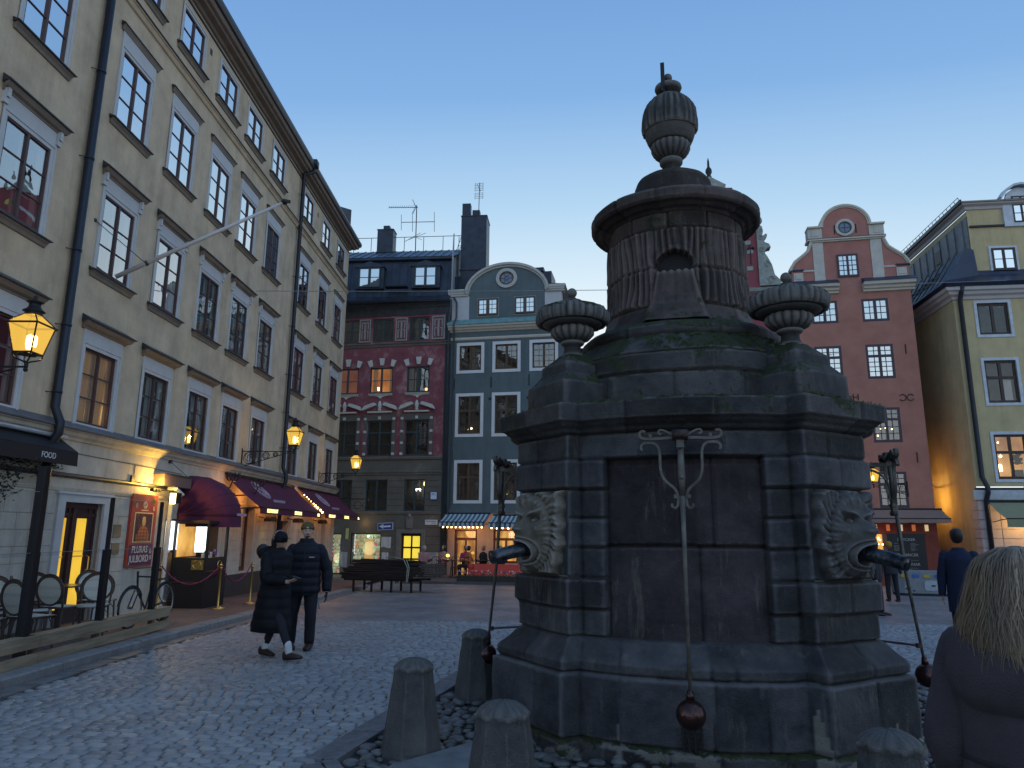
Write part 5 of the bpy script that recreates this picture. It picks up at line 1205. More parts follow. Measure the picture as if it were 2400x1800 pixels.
def awning(name, p, x0, x1, ztop, zbot, out, val, m_top, label, cat='awning', stripes=None, group=None, val_m=None, scallop=False, y0=0.):
    a = empty(name, label=label, cat=cat, group=group); a.location = p.location; a.rotation_euler = p.rotation_euler; a.scale = p.scale
    n_ = stripes or 1; m = MB()
    for i in range(n_):
        xa, xb = x0 + (x1 - x0) * i / n_, x0 + (x1 - x0) * (i + 1) / n_; mi = i % 2 if stripes else 0
        for q in range(5):
            f0, f1 = q / 5, (q + 1) / 5; sg = lambda f: -.05 * math.sin(math.pi * f)
            m.quad((xa, y0 - out * f0, ztop + (zbot - ztop) * f0 + sg(f0)), (xb, y0 - out * f0, ztop + (zbot - ztop) * f0 + sg(f0)), (xb, y0 - out * f1, ztop + (zbot - ztop) * f1 + sg(f1)), (xa, y0 - out * f1, ztop + (zbot - ztop) * f1 + sg(f1)), mi)
    o = m.build('canopy', m_top if isinstance(m_top, list) else [m_top], a); s_ = o.modifiers.new('s', 'SOLIDIFY'); s_.thickness = .008
    m = MB(); n2 = 40
    for i in range(n2):
        xa, xb = x0 + (x1 - x0) * i / n2, x0 + (x1 - x0) * (i + 1) / n2; mi = int((i + .5) / n2 * n_) % 2 if stripes else 0
        da = .035 * abs(math.sin(i * math.pi / (n2 / (n_ if stripes else 12)))) if scallop else 0; db = .035 * abs(math.sin((i + 1) * math.pi / (n2 / (n_ if stripes else 12)))) if scallop else 0
        m.quad((xa, y0 - out, zbot), (xb, y0 - out, zbot), (xb, y0 - out - .01, zbot - val - db), (xa, y0 - out - .01, zbot - val - da), mi)
    o = m.build('valance', m_top if isinstance(m_top, list) else [m_top], a); s_ = o.modifiers.new('s', 'SOLIDIFY'); s_.thickness = .006
    m = MB(); m.tube([(x0, y0 - out, zbot + .01), (x1, y0 - out, zbot + .01)], .022, 8); m.tube([(x0 + .1, y0, zbot - .1), (x0 + .1, y0 - out * .55, zbot - .02), (x0 + .1, y0 - out, zbot)], .016, 6); m.tube([(x1 - .1, y0, zbot - .1), (x1 - .1, y0 - out * .55, zbot - .02), (x1 - .1, y0 - out, zbot)], .016, 6)
    m.tube([(x0, y0 - .05, ztop), (x1, y0 - .05, ztop)], .04, 8); m.build('awning_frame', M_iron, a)
    return a
M_st1 = mat('striped_awning_white', (.42, .47, .50), .9, var=.05); M_st2 = mat('striped_awning_blue', (.06, .12, .17), .9, var=.05)
AW1 = awning('striped_awning', GH, -.02, 2.15, 2.58, 2.15, 1.15, .17, [M_st1, M_st2], 'blue and white striped awning on the left of the cafe front', stripes=20, group='striped cafe awnings', scallop=True)
AW2 = awning('striped_awning', GH, 2.30, 4.6, 2.50, 2.12, 1.15, .17, [M_st1, M_st2], 'blue and white striped awning on the right of the cafe, partly behind the well', stripes=21, group='striped cafe awnings', scallop=True)
SL = empty('string_lights', label='row of warm bulbs hanging under the striped cafe awnings', cat='string lights'); SL.location = GH.location; SL.rotation_euler = GH.rotation_euler
M_bulb = emat('warm_bulb', (1, .62, .22), 16)
m = MB()
for i in range(10): m.ball((.14 + i * .205, -1.02, 1.93), .036, 8)
for i in range(8): m.ball((2.45 + i * .26, -1.02, 1.90 - (.02 * (i % 2))), .036, 8)
m.build('bulbs', M_bulb, SL)
m = MB(); m.tube([(.0, -1.02, 1.99), (2.1, -1.02, 1.99)], .006, 4); m.tube([(2.35, -1.02, 1.96), (4.5, -1.02, 1.96)], .006, 4); m.build('wire', M_black, SL)
def plight(name, loc, col, e, r=.05):
    l = bpy.data.lights.new(name, 'POINT'); l.energy = e; l.color = col; l.shadow_soft_size = r; o = bpy.data.objects.new(name, l); COL.objects.link(o); o.location = loc; return o
plight('cafe_glow', Mrow @ Vector((1.1, -.6, 1.75)), (1, .5, .2), 22, .4); plight('cafe_glow', Mrow @ Vector((3.3, -.6, 1.75)), (1, .45, .2), 22, .4)
plight('shop_glow', Mrow @ Vector((-4.1, -.35, .9)), (.85, 1, .6), 7, .4); plight('shop_glow', Mrow @ Vector((-5.65, -.3, .4)), (.85, 1, .6), 7, .3); plight('sign_glow', Mrow @ Vector((-4.1, -.25, 2.1)), (1, .6, .15), 2.5, .1)
# ================================================================ TALL RED HOUSE WITH CARVED VOLUTES (mostly behind the well)
SH = row('tall_red_house', label='tall dark red house with carved stone volutes rising behind the well', cat='house')
M_deepred = mat('deep_red_plaster', (.24, .065, .08), .9, var=.14, scale=1.2, bump=.2)
M_carv = mat('grey_green_carving', (.27, .30, .28), .85, var=.25, scale=6)
hs = [(13.3, 14.4, 10.2, 11.8), (10.8, 11.9, 10.2, 11.8), (13.3, 14.4, 6.6, 8.4), (10.8, 11.9, 6.6, 8.4), (13.2, 13.8, 13.4, 14.5)]
m = MB(); wall_holes(m, 9.6, 16.2, GL - .3, 12.9, hs, .12); shell(m, 9.6, 16.2, 9, GL - .3, 12.9, back=False); m.build('wall', M_deepred, SH)
m = MB(); m.prism([(10.9, 12.9), (15.0, 12.9), (14.95, 16.0), (14.2, 16.05), (14.0, 18.2), (13.45, 18.25), (12.9, 18.75), (12.3, 18.25), (11.8, 18.2), (11.6, 16.05), (10.95, 16.0)], 'y', 0, .5); m.build('gable_wall', M_deepred, SH)
m = MB(); profile_run(m, [(0, 12.8), (.1, 12.85), (.16, 13.0), (0, 13.05)], 9.6, 16.2); profile_run(m, [(0, 15.96), (.08, 15.98), (.12, 16.06), (0, 16.1)], 10.8, 15.15); m.prism([(12.1, 18.2), (13.65, 18.2), (13.7, 18.35), (12.95, 18.85), (12.2, 18.35)], 'y', -.1, .5); m.build('cornice', M_carv, SH)
for s_ in (1, -1):
    X = lambda d: 12.95 + s_ * d
    m = MB(); pl = [(2.02, 13.1), (3.0, 13.1), (2.98, 13.3), (2.72, 13.6), (2.62, 14.1), (2.45, 14.5), (2.3, 14.75), (2.45, 14.95), (2.62, 14.98), (2.55, 15.15), (2.35, 15.25), (2.36, 15.42), (2.5, 15.6), (2.44, 15.68), (2.26, 15.55), (2.32, 15.8), (2.28, 16.05), (2.02, 16.1)]
    P_ = [(X(a), b) for a, b in pl]; m.prism(P_ if s_ < 0 else P_, 'y', -.10, .4)
    for cx, cz, r in ((2.55, 13.38, .16), (2.42, 14.15, .14), (2.2, 14.9, .12), (2.18, 15.5, .12), (2.17, 15.85, .10)):
        for rr_ in (r, r * .55): m.tube([(X(cx + rr_ * math.cos(a) * .9), -.11, cz + rr_ * math.sin(a)) for a in np.linspace(0, 5.2, 12)], .022, 5)
    m.build('volute', M_carv, SH)
    m = MB(); m.ball((X(2.12), .1, 16.42), .22, 14); m.lathe([(.2, 0), (.14, .1), (.1, .18)], 12, (X(2.12), .1, 16.05)); m.build('ball_finial', M_carv, SH, smooth=True)
m = MB(); m.lathe([(.10, 0), (.14, .15), (.09, .25), (.16, .4), (.15, .55), (.06, .7), (.05, 1.0), (.02, 1.15), (.001, 1.2)], 12, (12.95, .2, 18.8)); m.build('finial', M_iron, SH, smooth=True)
for c, a, b in ((13.85, 10.2, 11.8), (11.35, 10.2, 11.8), (13.85, 6.6, 8.4), (11.35, 6.6, 8.4)): win_parts(SH, c, a, b, 1.1, 'S%.0f' % a, M_darkfr, 2, 3, sub=2, gl=M_glass)
win_parts(SH, 13.5, 13.4, 14.5, .6, 'S13', M_darkfr, 1, 3)
m = MB(); m.prism([(9.6, 12.9), (16.2, 12.9), (14.2, 16.0), (13.4, 17.6), (12.5, 17.6), (11.6, 16.0)], 'y', .6, 9); m.build('roof', M_roofm, SH)
m = MB()
for x, z in ((14.65, 14.7), ): m.box(x - .02, x + .02, -.04, 0, z - .5, z + .5); m.ball((x - .12, -.03, z + .3), .08, 8); m.ball((x + .12, -.03, z + .3), .08, 8)
m.build('wall_anchor', M_iron, SH)
m = MB(); [m.box(x, x + .28, -.03, 0, z, z + .2) for x, z in ((14.45, 13.9), (14.5, 14.75), (14.4, 15.2))]; m.build('stone_block', M_carv, SH)
# ================================================================ SALMON PINK HOUSE
PK = row('pink_house', label='salmon pink house with a curled cream-edged gable and an oculus window', cat='house')
M_pink = cloudy('salmon_plaster', (.31, .138, .11), (.36, .165, .13), (.41, .195, .155), 1.3, (.3, .5, .72))
M_pinkg = cloudy('salmon_gable_plaster', (.30, .14, .115), (.35, .16, .135), (.39, .19, .155), 1.5, (.3, .5, .72))
M_pale = mat('pale_gable_plaster', (.47, .46, .42), .9, var=.14, scale=2.5)
M_plumfr = mat('plum_window_paint', (.055, .035, .05), .55, var=.1)
wp = [17.72, 19.87]
hp = []
for c in wp: hp += [(c - .56, c + .56, 11.14, 12.21), (c - .57, c + .57, 8.50, 10.07), (c - .58, c + .58, 5.66, 7.2), (c - .58, c + .58, 2.85, 4.39)]
m = MB(); wall_holes(m, 16.25, 21.42, 2.6, 13.0, hp, .10); shell(m, 16.25, 21.42, 9, GL - .3, 13.0, back=False); m.build('wall', M_pink, PK)
gl_ = [(16.42, 13.2), (16.42, 13.72), (16.44, 13.9), (16.60, 14.15), (16.95, 14.42), (17.22, 14.65), (17.36, 14.98), (17.40, 15.15)]
gr_ = [(37.86 - a, b) for a, b in gl_]
arc_ = [(18.93 + 1.03 * math.cos(a), 15.80 + .98 * math.sin(a)) for a in np.linspace(math.pi, 0, 22)]
m = MB(); m.prism([(16.42, 13.0)] + gl_[1:] + [(17.40, 15.8)] + arc_ + [(20.46, 15.8)] + gr_[::-1][:-1] + [(21.44, 13.0)], 'y', .0, .5); m.build('gable_wall', M_pinkg, PK)
def edge_band(m, pts, w_, y0, y1, side=1):
    n_ = len(pts); off = []
    for i in range(n_):
        a, b = pts[max(0, i - 1)], pts[min(n_ - 1, i + 1)]; dx, dz = b[0] - a[0], b[1] - a[1]; l_ = math.hypot(dx, dz); off.append((pts[i][0] - side * dz / l_ * w_, pts[i][1] + side * dx / l_ * w_))
    for i in range(n_ - 1):
        q = [pts[i], pts[i + 1], off[i + 1], off[i]]
        m.add([(p[0], y0, p[1]) for p in q] + [(p[0], y1, p[1]) for p in q], [(0, 1, 2, 3), (7, 6, 5, 4), (0, 4, 5, 1), (1, 5, 6, 2), (2, 6, 7, 3), (3, 7, 4, 0)])
m = MB(); edge_band(m, arc_, .09, -.10, .5); edge_band(m, arc_, -.06, -.05, .02); edge_band(m, gl_[1:], .08, -.10, .5); edge_band(m, gl_[1:], -.05, -.05, .02); edge_band(m, gr_[::-1][:-1], .08, -.10, .5); edge_band(m, gr_[::-1][:-1], -.05, -.05, .02)
for a, b in ((17.24, 17.9), (19.96, 20.6)): m.prism([(a, 15.84), (b, 15.84), (b, 15.76), (a, 15.76)][::-1], 'y', -.15, .5)
m.box(17.2, 20.6, -.14, .5, 15.13, 15.20); m.build('gable_edge', M_cream, PK)
m = MB()
for a, b in ((17.42, 17.88), (19.92, 20.40)):
    m.box(a, b, -.03, 0, 13.2, 15.05); m.box(a - (.16 if a < 18 else 0), b + (.16 if a > 18 else 0), -.05, .5, 15.22, 15.76)
m.box(17.4, 20.42, -.07, 0, 15.06, 15.13); m.box(16.5, 16.92, -.04, 0, 13.22, 13.62); m.box(20.92, 21.34, -.04, 0, 13.22, 13.62); m.box(16.92, 17.42, -.03, 0, 13.66, 13.74); m.box(20.4, 20.92, -.03, 0, 13.66, 13.74); m.build('pale_pilaster', M_pale, PK)
m = MB()
for a, b, c, d in ((16.58, 16.84, 13.30, 13.52), (21.0, 21.26, 13.30, 13.52), (17.42, 17.72, 15.36, 15.62), (20.12, 20.42, 15.36, 15.62)): m.box(a, b, -.07, -.04, c, d)
m.build('raised_panel', M_pale, PK)
m = MB(); m.box(16.40, 16.95, -.10, .5, 13.72, 13.78); m.box(20.9, 21.48, -.10, .5, 13.72, 13.78); m.box(17.2, 20.6, -.15, .5, 15.20, 15.225)
for a, b in ((15.9, 18.38), (19.42, 21.62)): profile_run(m, [(.40, 12.93), (.40, 12.98), (.0, 13.22)], a, b); 
m.build('gutter_flashing', mat('navy_flashing', (.03, .045, .08), .5, metal=.3), PK)
m = MB()
for a, b in ((15.95, 18.38), (19.42, 21.58)): profile_run(m, [(0, 12.52), (.10, 12.54), (.12, 12.62), (.20, 12.66), (.22, 12.76), (.34, 12.80), (.38, 12.94), (0, 12.95)], a, b)
m.build('cornice', M_cream, PK)
m = MB(); ringp(m, 18.90, 15.72, .30, .42, -.06, .02); r_ = m.build('round_window', M_pale, PK)
m = MB(); ringp(m, 18.90, 15.72, .24, .30, -.04, .02); m.box(18.6, 19.2, -.03, -.01, 15.71, 15.73); m.box(18.89, 18.91, -.03, -.01, 15.45, 16.0); m.build('frame', M_darkfr, r_)
m = MB(); m.prism([(18.90 + .25 * math.cos(a), 15.72 + .25 * math.sin(a)) for a in np.linspace(0, 2 * math.pi, 28)[:-1]], 'y', -.01, .01); m.build('pane', mat('sky_lit_pane', (.1, .14, .22), .05), r_)
ml = MB()
for i, c in enumerate(wp):
    win_parts(PK, c, 11.14, 12.21, 1.12, 'P5', M_plumfr, 2, 3, mull=.12, bar=.03, edge=.10, rec=.0, sub=2, gl=M_glass_hi)
    win_parts(PK, c, 8.50, 10.07, 1.14, 'P4', M_plumfr, 2, 4, mull=.11, bar=.03, edge=.10, rec=.0, sub=2, transom=.66, gl=M_glass_hi)
    win_parts(PK, c, 5.66, 7.2, 1.16, 'P3', M_plumfr, 2, 3, mull=.10, bar=.03, edge=.10, rec=.0, sub=2, transom=.66)
    win_parts(PK, c, 2.85, 4.39, 1.16, 'P2', M_plumfr, 2, 3, mull=.10, bar=.03, edge=.10, rec=.0, sub=2, transom=.66)
win_parts(PK, 18.88, 13.30, 14.40, .9, 'P6', M_plumfr, 2, 4, mull=.09, bar=.03, edge=.08, rec=-.06, sub=2, gl=M_glass_hi)
m = MB(); [m.ball((x, .3, z), .035, 8) for x, z in ((19.7, 6.3), (19.9, 6.33), (20.15, 6.28), (19.55, 6.0))]; m.build('candle_lamp', emat('candle_lamp', (1, .7, .35), 6), PK)
m = MB(); [m.box(x - .02, x + .02, -.03, 0, z - .22, z + .22) for x, z in ((20.95, 9.8), (20.95, 5.0), (18.45, 15.65), (19.38, 15.65))]; m.build('wall_anchor', M_iron, PK)
o = text_obj('Ha', .42, M_iron, PK, (18.62, -.02, 7.68), ext=.01, sx=-1, name='iron_letters'); 
m = MB(); m.tube([(20.62 + .14 * math.cos(a), -.03, 7.62 + .14 * math.sin(a)) for a in np.linspace(2.6, -2.6, 12)], .016, 5); m.tube([(20.94 + .14 * math.cos(a), -.03, 7.62 + .14 * math.sin(a)) for a in np.linspace(.55, 5.75, 12)], .016, 5); m.build('iron_letters', M_iron, PK)
m = MB(); m.prism([(16.2, 13.2), (21.5, 13.2), (20.2, 15.0), (19.8, 16.2), (18.1, 16.2), (17.5, 15.0)], 'y', .5, 9); m.build('roof', M_roofm, PK)
# shop below
hk = [(16.6, 19.5, .5, 1.75)]
m = MB(); wall_holes(m, 16.25, 21.42, GL - .3, 2.6, hk, .3); m.build('shop_wall', mat('red_shop_panel', (.20, .045, .03), .7, var=.15), PK)
m = MB(); m.box(16.6, 19.5, .9, .92, .4, 1.75); m.build('room', M_cafe, PK)
m = MB()
for i in range(9): x = 17.0 + i * .5; m.cbox((x, -.06, 2.02), (.13, .05, .26), mi=i % 2)
m.build('hanging_ornament', [mat('cream_ornament', (.6, .5, .35), .6, emit=(1, .75, .4, .5)), mat('red_ornament', (.4, .08, .05), .6, emit=(1, .3, .1, .3))], PK)
m = MB(); rnd = random.Random(3)
for i in range(34): m.ball((17.3 + 2.1 * rnd.random(), .15 + .5 * rnd.random(), 1.60 - .28 * rnd.random() ** 2), .028, 6)
m.build('shop_bulbs', M_bulb, PK)
text_obj('GLADKOPPEN', .17, mat('dark_sign_letters', (.05, .01, .01), .6), PK, (18.3, -.03, 2.30), ext=.006, name='shop_lettering')
AW3 = awning('brown_awning', PK, 15.6, 21.66, 2.80, 2.38, .95, .14, mat('taupe_awning', (.22, .16, .14), .9, var=.08), 'faded brown awning across the pink house shopfront', val_m=None, scallop=True)
plight('pink_shop_glow', Mrow @ Vector((18.6, -.5, 1.7)), (1, .42, .2), 14, .4)
# ---- low brown house between the grey green and the tall red one (hidden by the well from here)
LH = row('brown_house', label='lower brown plastered house behind the well', cat='house')
hl = [(c - .5, c + .5, a, a + 1.5) for c in (7.0, 8.7) for a in (1.2, 4.2, 7.4)]
m = MB(); wall_holes(m, 6.02, 9.58, GL - .3, 10.4, hl, .12); shell(m, 6.02, 9.58, 9, GL - .3, 10.4, back=False); m.build('wall', mat('brown_plaster', (.24, .17, .11), .9, var=.15), LH)
for c, _, a, _ in hl: win_parts(LH, c + .5, a, a + 1.5, 1.0, 'LH', M_darkfr, 2, 2, gl=M_glass_lo)
m = MB(); profile_run(m, [(0, 10.2), (.12, 10.3), (.2, 10.42), (-4.5, 11.6)], 6.02, 9.58); m.build('roof', M_roofm, LH)
# ================================================================ YELLOW HOUSE
Y = frame_az('yellow_house', (19.10, 29.70), 97.5, label='mustard yellow corner house with white window frames and black mansard roof', cat='house'); Y.location.z = -.136; Y.scale = (1.08,) * 3
MY = Matrix.Translation(Y.location) @ Matrix.Rotation(Y.rotation_euler.z, 4, 'Z') @ Matrix.Scale(1.08, 4)
M_must = mat('mustard_plaster', (.48, .405, .235), .9, var=.12, scale=1.2, bump=.2, streak=.2)
wy = [1.41, 3.75, 6.1]; hy = []
for c in wy: hy += [(c - .58, c + .58, 9.50, 10.80), (c - .58, c + .58, 6.76, 8.45), (c - .58, c + .58, 3.82, 5.53)]
m = MB(); wall_holes(m, 0, 8, 3.55, 11.0, hy, .12); shell(m, 0, 8, 12, GL - .3, 11.0, back=False); m.build('wall', M_must, Y)
m = MB(); profile_run(m, [(0, 10.95), (.06, 10.97), (.10, 11.08), (.22, 11.14), (.26, 11.24), (.36, 11.28), (.40, 11.40), (0, 11.42)], 0, 8, ret=1)
vs = []; pr = [(0, 10.95), (.06, 10.97), (.10, 11.08), (.22, 11.14), (.26, 11.24), (.36, 11.28), (.40, 11.40)]
m.add([(-o, -o, z) for o, z in pr] + [(-o, 12, z) for o, z in pr], [(i, i + 1, len(pr) + i + 1, len(pr) + i) for i in range(len(pr) - 1)]); m.build('cornice', mat('lilac_white_moulding', (.46, .45, .46), .85, var=.06), Y)
# mansard: low skirt at the front, hip on the left corner, clad upper storey
m = MB()
fr_ = [(-.42, 11.40), (-.50, 11.55), (-.25, 11.70), (.35, 12.10), (.50, 12.35)]
vs = [(-.42 if i < 2 else -.42 + .2 * i, y, z) for i, (y, z) in enumerate(fr_)] + [(8, y, z) for y, z in fr_]; n_ = len(fr_); m.add(vs, [(i, n_ + i, n_ + i + 1, i + 1) for i in range(n_ - 1)])
sd_ = [(-.42, 11.40), (-.50, 11.55), (-.30, 11.75), (.25, 12.6), (.60, 13.2), (1.12, 13.32)]
cor = [(-.42, -.42, 11.40), (-.50, -.50, 11.55), (-.22, -.22, 11.75), (.45, .12, 12.6), (.80, .30, 13.2), (1.15, .48, 13.3)]
bk = [(x, 12, z) for x, z in sd_]; m.add(cor + bk, [(i, i + 1, 7 + i, 6 + i) for i in range(5)])
m.add(cor + [(.2, -.42 + .08, 11.6), (1.25, .35, 12.1), (1.25, .5, 13.25)], [(2, 3, 4, 5, 8, 7), (1, 2, 7, 6)])
m.build('mansard', mat('navy_sheet_roof', (.022, .034, .065), .4, metal=.3, var=.25, scale=2), Y)
m = MB()
for i in range(16): y = .5 + i * .7; m.tube([(-.30, y, 11.77), (.25, y, 12.6), (.60, y, 13.2)], .03, 4)
for i in range(3): 
    for z in (11.95 + i * .18,): m.tube([(-.36 + i * .12, .6, z), (-.36 + i * .12, 7, z)], .02, 4)
m.build('snow_rail', M_iron, Y)
M_lead2 = mat('grey_lead_cladding', (.16, .18, .19), .6, metal=.2, var=.25, scale=3)
m = MB(); m.box(1.14, 1.20, .55, 12, 13.2, 14.75); 
for i in range(16): m.box(1.10, 1.14, .9 + i * .7, .93 + i * .7, 13.2, 14.7)
m.build('lead_cladding', M_lead2, Y)
m = MB(); m.box(1.11, 1.14, 3.0, 3.5, 13.7, 14.3); m.build('louvre', M_black, Y)
hat = [(1.90, 2.80, 12.30, 13.30), (2.90, 3.60, 14.30, 15.6), (4.4, 5.3, 12.3, 13.3)]
m = MB(); wall_holes(m, 1.16, 8, 12.3, 15.0, hat, .12, y=.5); shell(m, 1.2, 8, 11, 12.3, 15.0, back=False, y=.5); m.build('attic_wall', M_must, Y)
m = MB(); m.box(1.2, 2.55, .42, .5, 14.22, 14.30); m.box(3.95, 8, .42, .5, 14.22, 14.30); m.build('attic_string', M_black, Y)
m = MB()
vs = [(0, 15.0), (.06, 15.02), (.10, 15.12), (.24, 15.18), (.28, 15.30)]
m.add([(1.16 - o, .5 - o, z) for o, z in vs] + [(8, .5 - o, z) for o, z in vs], [(i, 5 + i, 6 + i, i + 1) for i in range(4)]); m.add([(1.16 - o, .5 - o, z) for o, z in vs] + [(1.16 - o, 12, z) for o, z in vs], [(i, i + 1, 6 + i, 5 + i) for i in range(4)]); m.build('attic_cornice', mat('lilac_white_moulding', (.46, .45, .46), .85), Y)
m = MB(); m.add([(.84, .18, 15.30), (8, .18, 15.30), (8, 5, 17.0), (3.2, 5, 17.0), (.84, 12, 15.30), (3.2, 12, 17.0)], [(0, 1, 2, 3), (0, 3, 5, 4)]); m.add([(.84, .18, 15.24), (8, .18, 15.24), (.84, 12, 15.24), (8, .5, 15.24), (1.16, .5, 15.24), (1.16, 12, 15.24)], [(0, 1, 3, 4), (0, 4, 5, 2)]); m.box(.80, .86, .16, 12, 15.22, 15.36); m.build('roof', M_roofm, Y)
m = MB(); [m.tube([(.84, y, 15.34), (.80, y, 15.5)], .012, 4) for y in np.arange(.3, 12, .35)]; m.tube([(.80, .3, 15.5), (.80, 12, 15.5)], .014, 4); m.build('roof_rail', M_iron, Y)
for c, cur in zip(wy, (0, 1, 2)):
    for (a, b, trn) in ((9.50, 10.80, None), (6.76, 8.45, .60), (3.82, 5.53, .60)):
        lit = a < 4
        f = win_parts(Y, c, a, b, 1.16, 'Y%.1f' % a, M_blackfr, 2, 1 if a > 9 else 1, mull=.11, bar=.03, edge=.09, rec=.06, transom=trn, room=lit_mat('amber_flat_room', (1, .55, .16), .45, (.30, .14, .05), 1.0) if lit else 'dark', gl=M_glass_lo, curtain=(M_curt, ((.62, .92, .62),)) if 6 < a < 7 else None)
        if not any(ch.name.split('.')[0] == 'surround' for ch in f.children):
            ring_trim(-.58, .58, 0, b - a, .11, -.03, .02).build('surround', mat('bluish_white_trim', (.50, .55, .62), .75), f)
o = lampshade(Y, 1.05, .4, 3.92, 1.9, E_warm); o.name = 'lamp'
m = MB(); m.ball((1.15, .3, 4.62 + .1), .05, 8); m.ball((1.12, .3, 5.25), .03, 8); m.build('ceiling_lamp', E_white, Y)
m = MB(); rnd = random.Random(5)
for i in range(60): a = rnd.uniform(0, 6.3); x, z = 1.75 + .16 * math.cos(a) * rnd.random(), 4.45 + .35 * rnd.random(); m.cbox((x, .35, z), (.07, .02, .10), ry=rnd.uniform(0, 3))
m.box(1.6, 1.9, .3, .45, 3.95, 4.2); m.build('house_plant', mat('dark_leaf', (.03, .05, .02), .6), Y)
for c in (2.35, 4.85): f = win_parts(Y, c, 12.32, 13.28, .9, 'Yat', M_blackfr, 2, 2, mull=.09, edge=.08, rec=.44, gl=M_glass_hi); ring_trim(-.45, .45, 0, .96, .09, .46, .52, bottom=False).build('surround', mat('bluish_white_trim', (.50, .55, .62), .75), f)
f = win_parts(Y, 3.25, 14.35, 15.5, .7, 'Ytop', M_blackfr, 2, 3, mull=.06, edge=.05, rec=.38, sub=1, gl=M_glass_hi)
m = MB(); pts = [(-.72, -.16), (.72, -.16), (.74, .3), (.60, .8), (.60, 1.0), (.50, 1.30), (.25, 1.48), (0, 1.53), (-.25, 1.48), (-.50, 1.30), (-.60, 1.0), (-.60, .8), (-.74, .3)]
inn = [(-.35, 0), (.35, 0), (.35, .95), (.2, 1.12), (0, 1.17), (-.2, 1.12), (-.35, .95)]
m.box(-.72, -.35, .40, .5, -.16, .95); m.box(.35, .72, .40, .5, -.16, .95); m.box(-.35, .35, .40, .5, -.16, 0); m.prism([(-.62, .95), (.62, .95), (.50, 1.30), (.25, 1.48), (0, 1.53), (-.25, 1.48), (-.50, 1.30)], 'y', .40, .5); m.prism([(-.8, 1.0), (-.85, 1.08), (-.6, 1.42), (-.3, 1.62), (0, 1.68), (.3, 1.62), (.6, 1.42), (.85, 1.08), (.8, 1.0), (.55, 1.34), (.27, 1.54), (0, 1.59), (-.27, 1.54), (-.55, 1.34)][::-1], 'y', .2, .6)
m.build('dormer_surround', mat('bluish_white_trim', (.50, .55, .62), .75), f)
m = MB(); m.box(-.08, 8, -.08, 0, 3.42, 3.50); m.build('black_band', M_black, Y)
m = MB(); profile_run(m, [(0, 3.02), (.10, 3.05), (.16, 3.20), (.22, 3.40), (0, 3.42)], -.1, 8, ret=.6); m.build('shop_fascia', mat('bluish_white_trim', (.50, .55, .62), .75), Y)
m = MB(); m.tube([(.22, -.40, 11.45), (.2, -.30, 11.2), (.20, -.12, 10.9), (.20, -.12, 3.9), (.26, -.3, 3.5), (.26, -.3, 3.3), (.24, -.12, 3.0), (.24, -.10, GL)], .085, 10); m.build('downpipe', M_pipe, Y, smooth=True)
M_rust = mat('pale_pink_rustication', (.50, .42, .40), .85, var=.08)
m = MB()
wall_holes(m, 0, 8, GL - .3, 3.05, [(1.5, 3.0, GL - .2, 2.3), (3.6, 7.6, .4, 2.3)], .3); m.build('ground_floor_wall', M_rust, Y)
m = MB(); z = GL
while z < 2.9: m.box(.0, .70, -.03, .005, z + .012, z + .33); m.box(-.03, .0, -.03, .45, z + .012, z + .33); m.box(.72, 1.4, -.03, .005, z + .012, z + .33); z += .345
m.build('rusticated_course', M_rust, Y, bevel=.008)
m = MB(); m.box(1.5, 7.6, 1.2, 1.22, GL, 2.3); m.build('room', lit_mat('souvenir_shop_room', (1, .45, .15), .55, (.25, .04, .06), 3.5, (2, 1, .7)), Y)
m = MB(); rnd = random.Random(12)
for i in range(40): x = 1.6 + 1.3 * rnd.random(); z = GL + .2 + 2.2 * rnd.random(); m.cbox((x, rnd.uniform(-.1, .6), z), (rnd.uniform(.04, .16), .05, rnd.uniform(.1, .35)), mi=rnd.randrange(4), ry=rnd.uniform(-.3, .3))
m.build('souvenirs', [mat('souvenir_a', (.5, .04, .15), .6), mat('souvenir_b', (.12, .03, .2), .6), mat('souvenir_c', (.6, .5, .4), .6), mat('souvenir_d', (.05, .03, .03), .6)], Y)
AW4 = awning('green_awning', Y, .35, 6.5, 2.98, 2.32, 1.15, .30, mat('olive_canvas', (.23, .24, .15), .9, var=.08), 'pale olive canvas awning over the yellow house shop door')
plight('yellow_shop_glow', MY @ Vector((1.4, -.7, 2.25)), (1, .62, .25), 55, .25)
plight('yellow_shop_glow', MY @ Vector((2.6, -.3, 1.2)), (1, .35, .3), 15, .3)
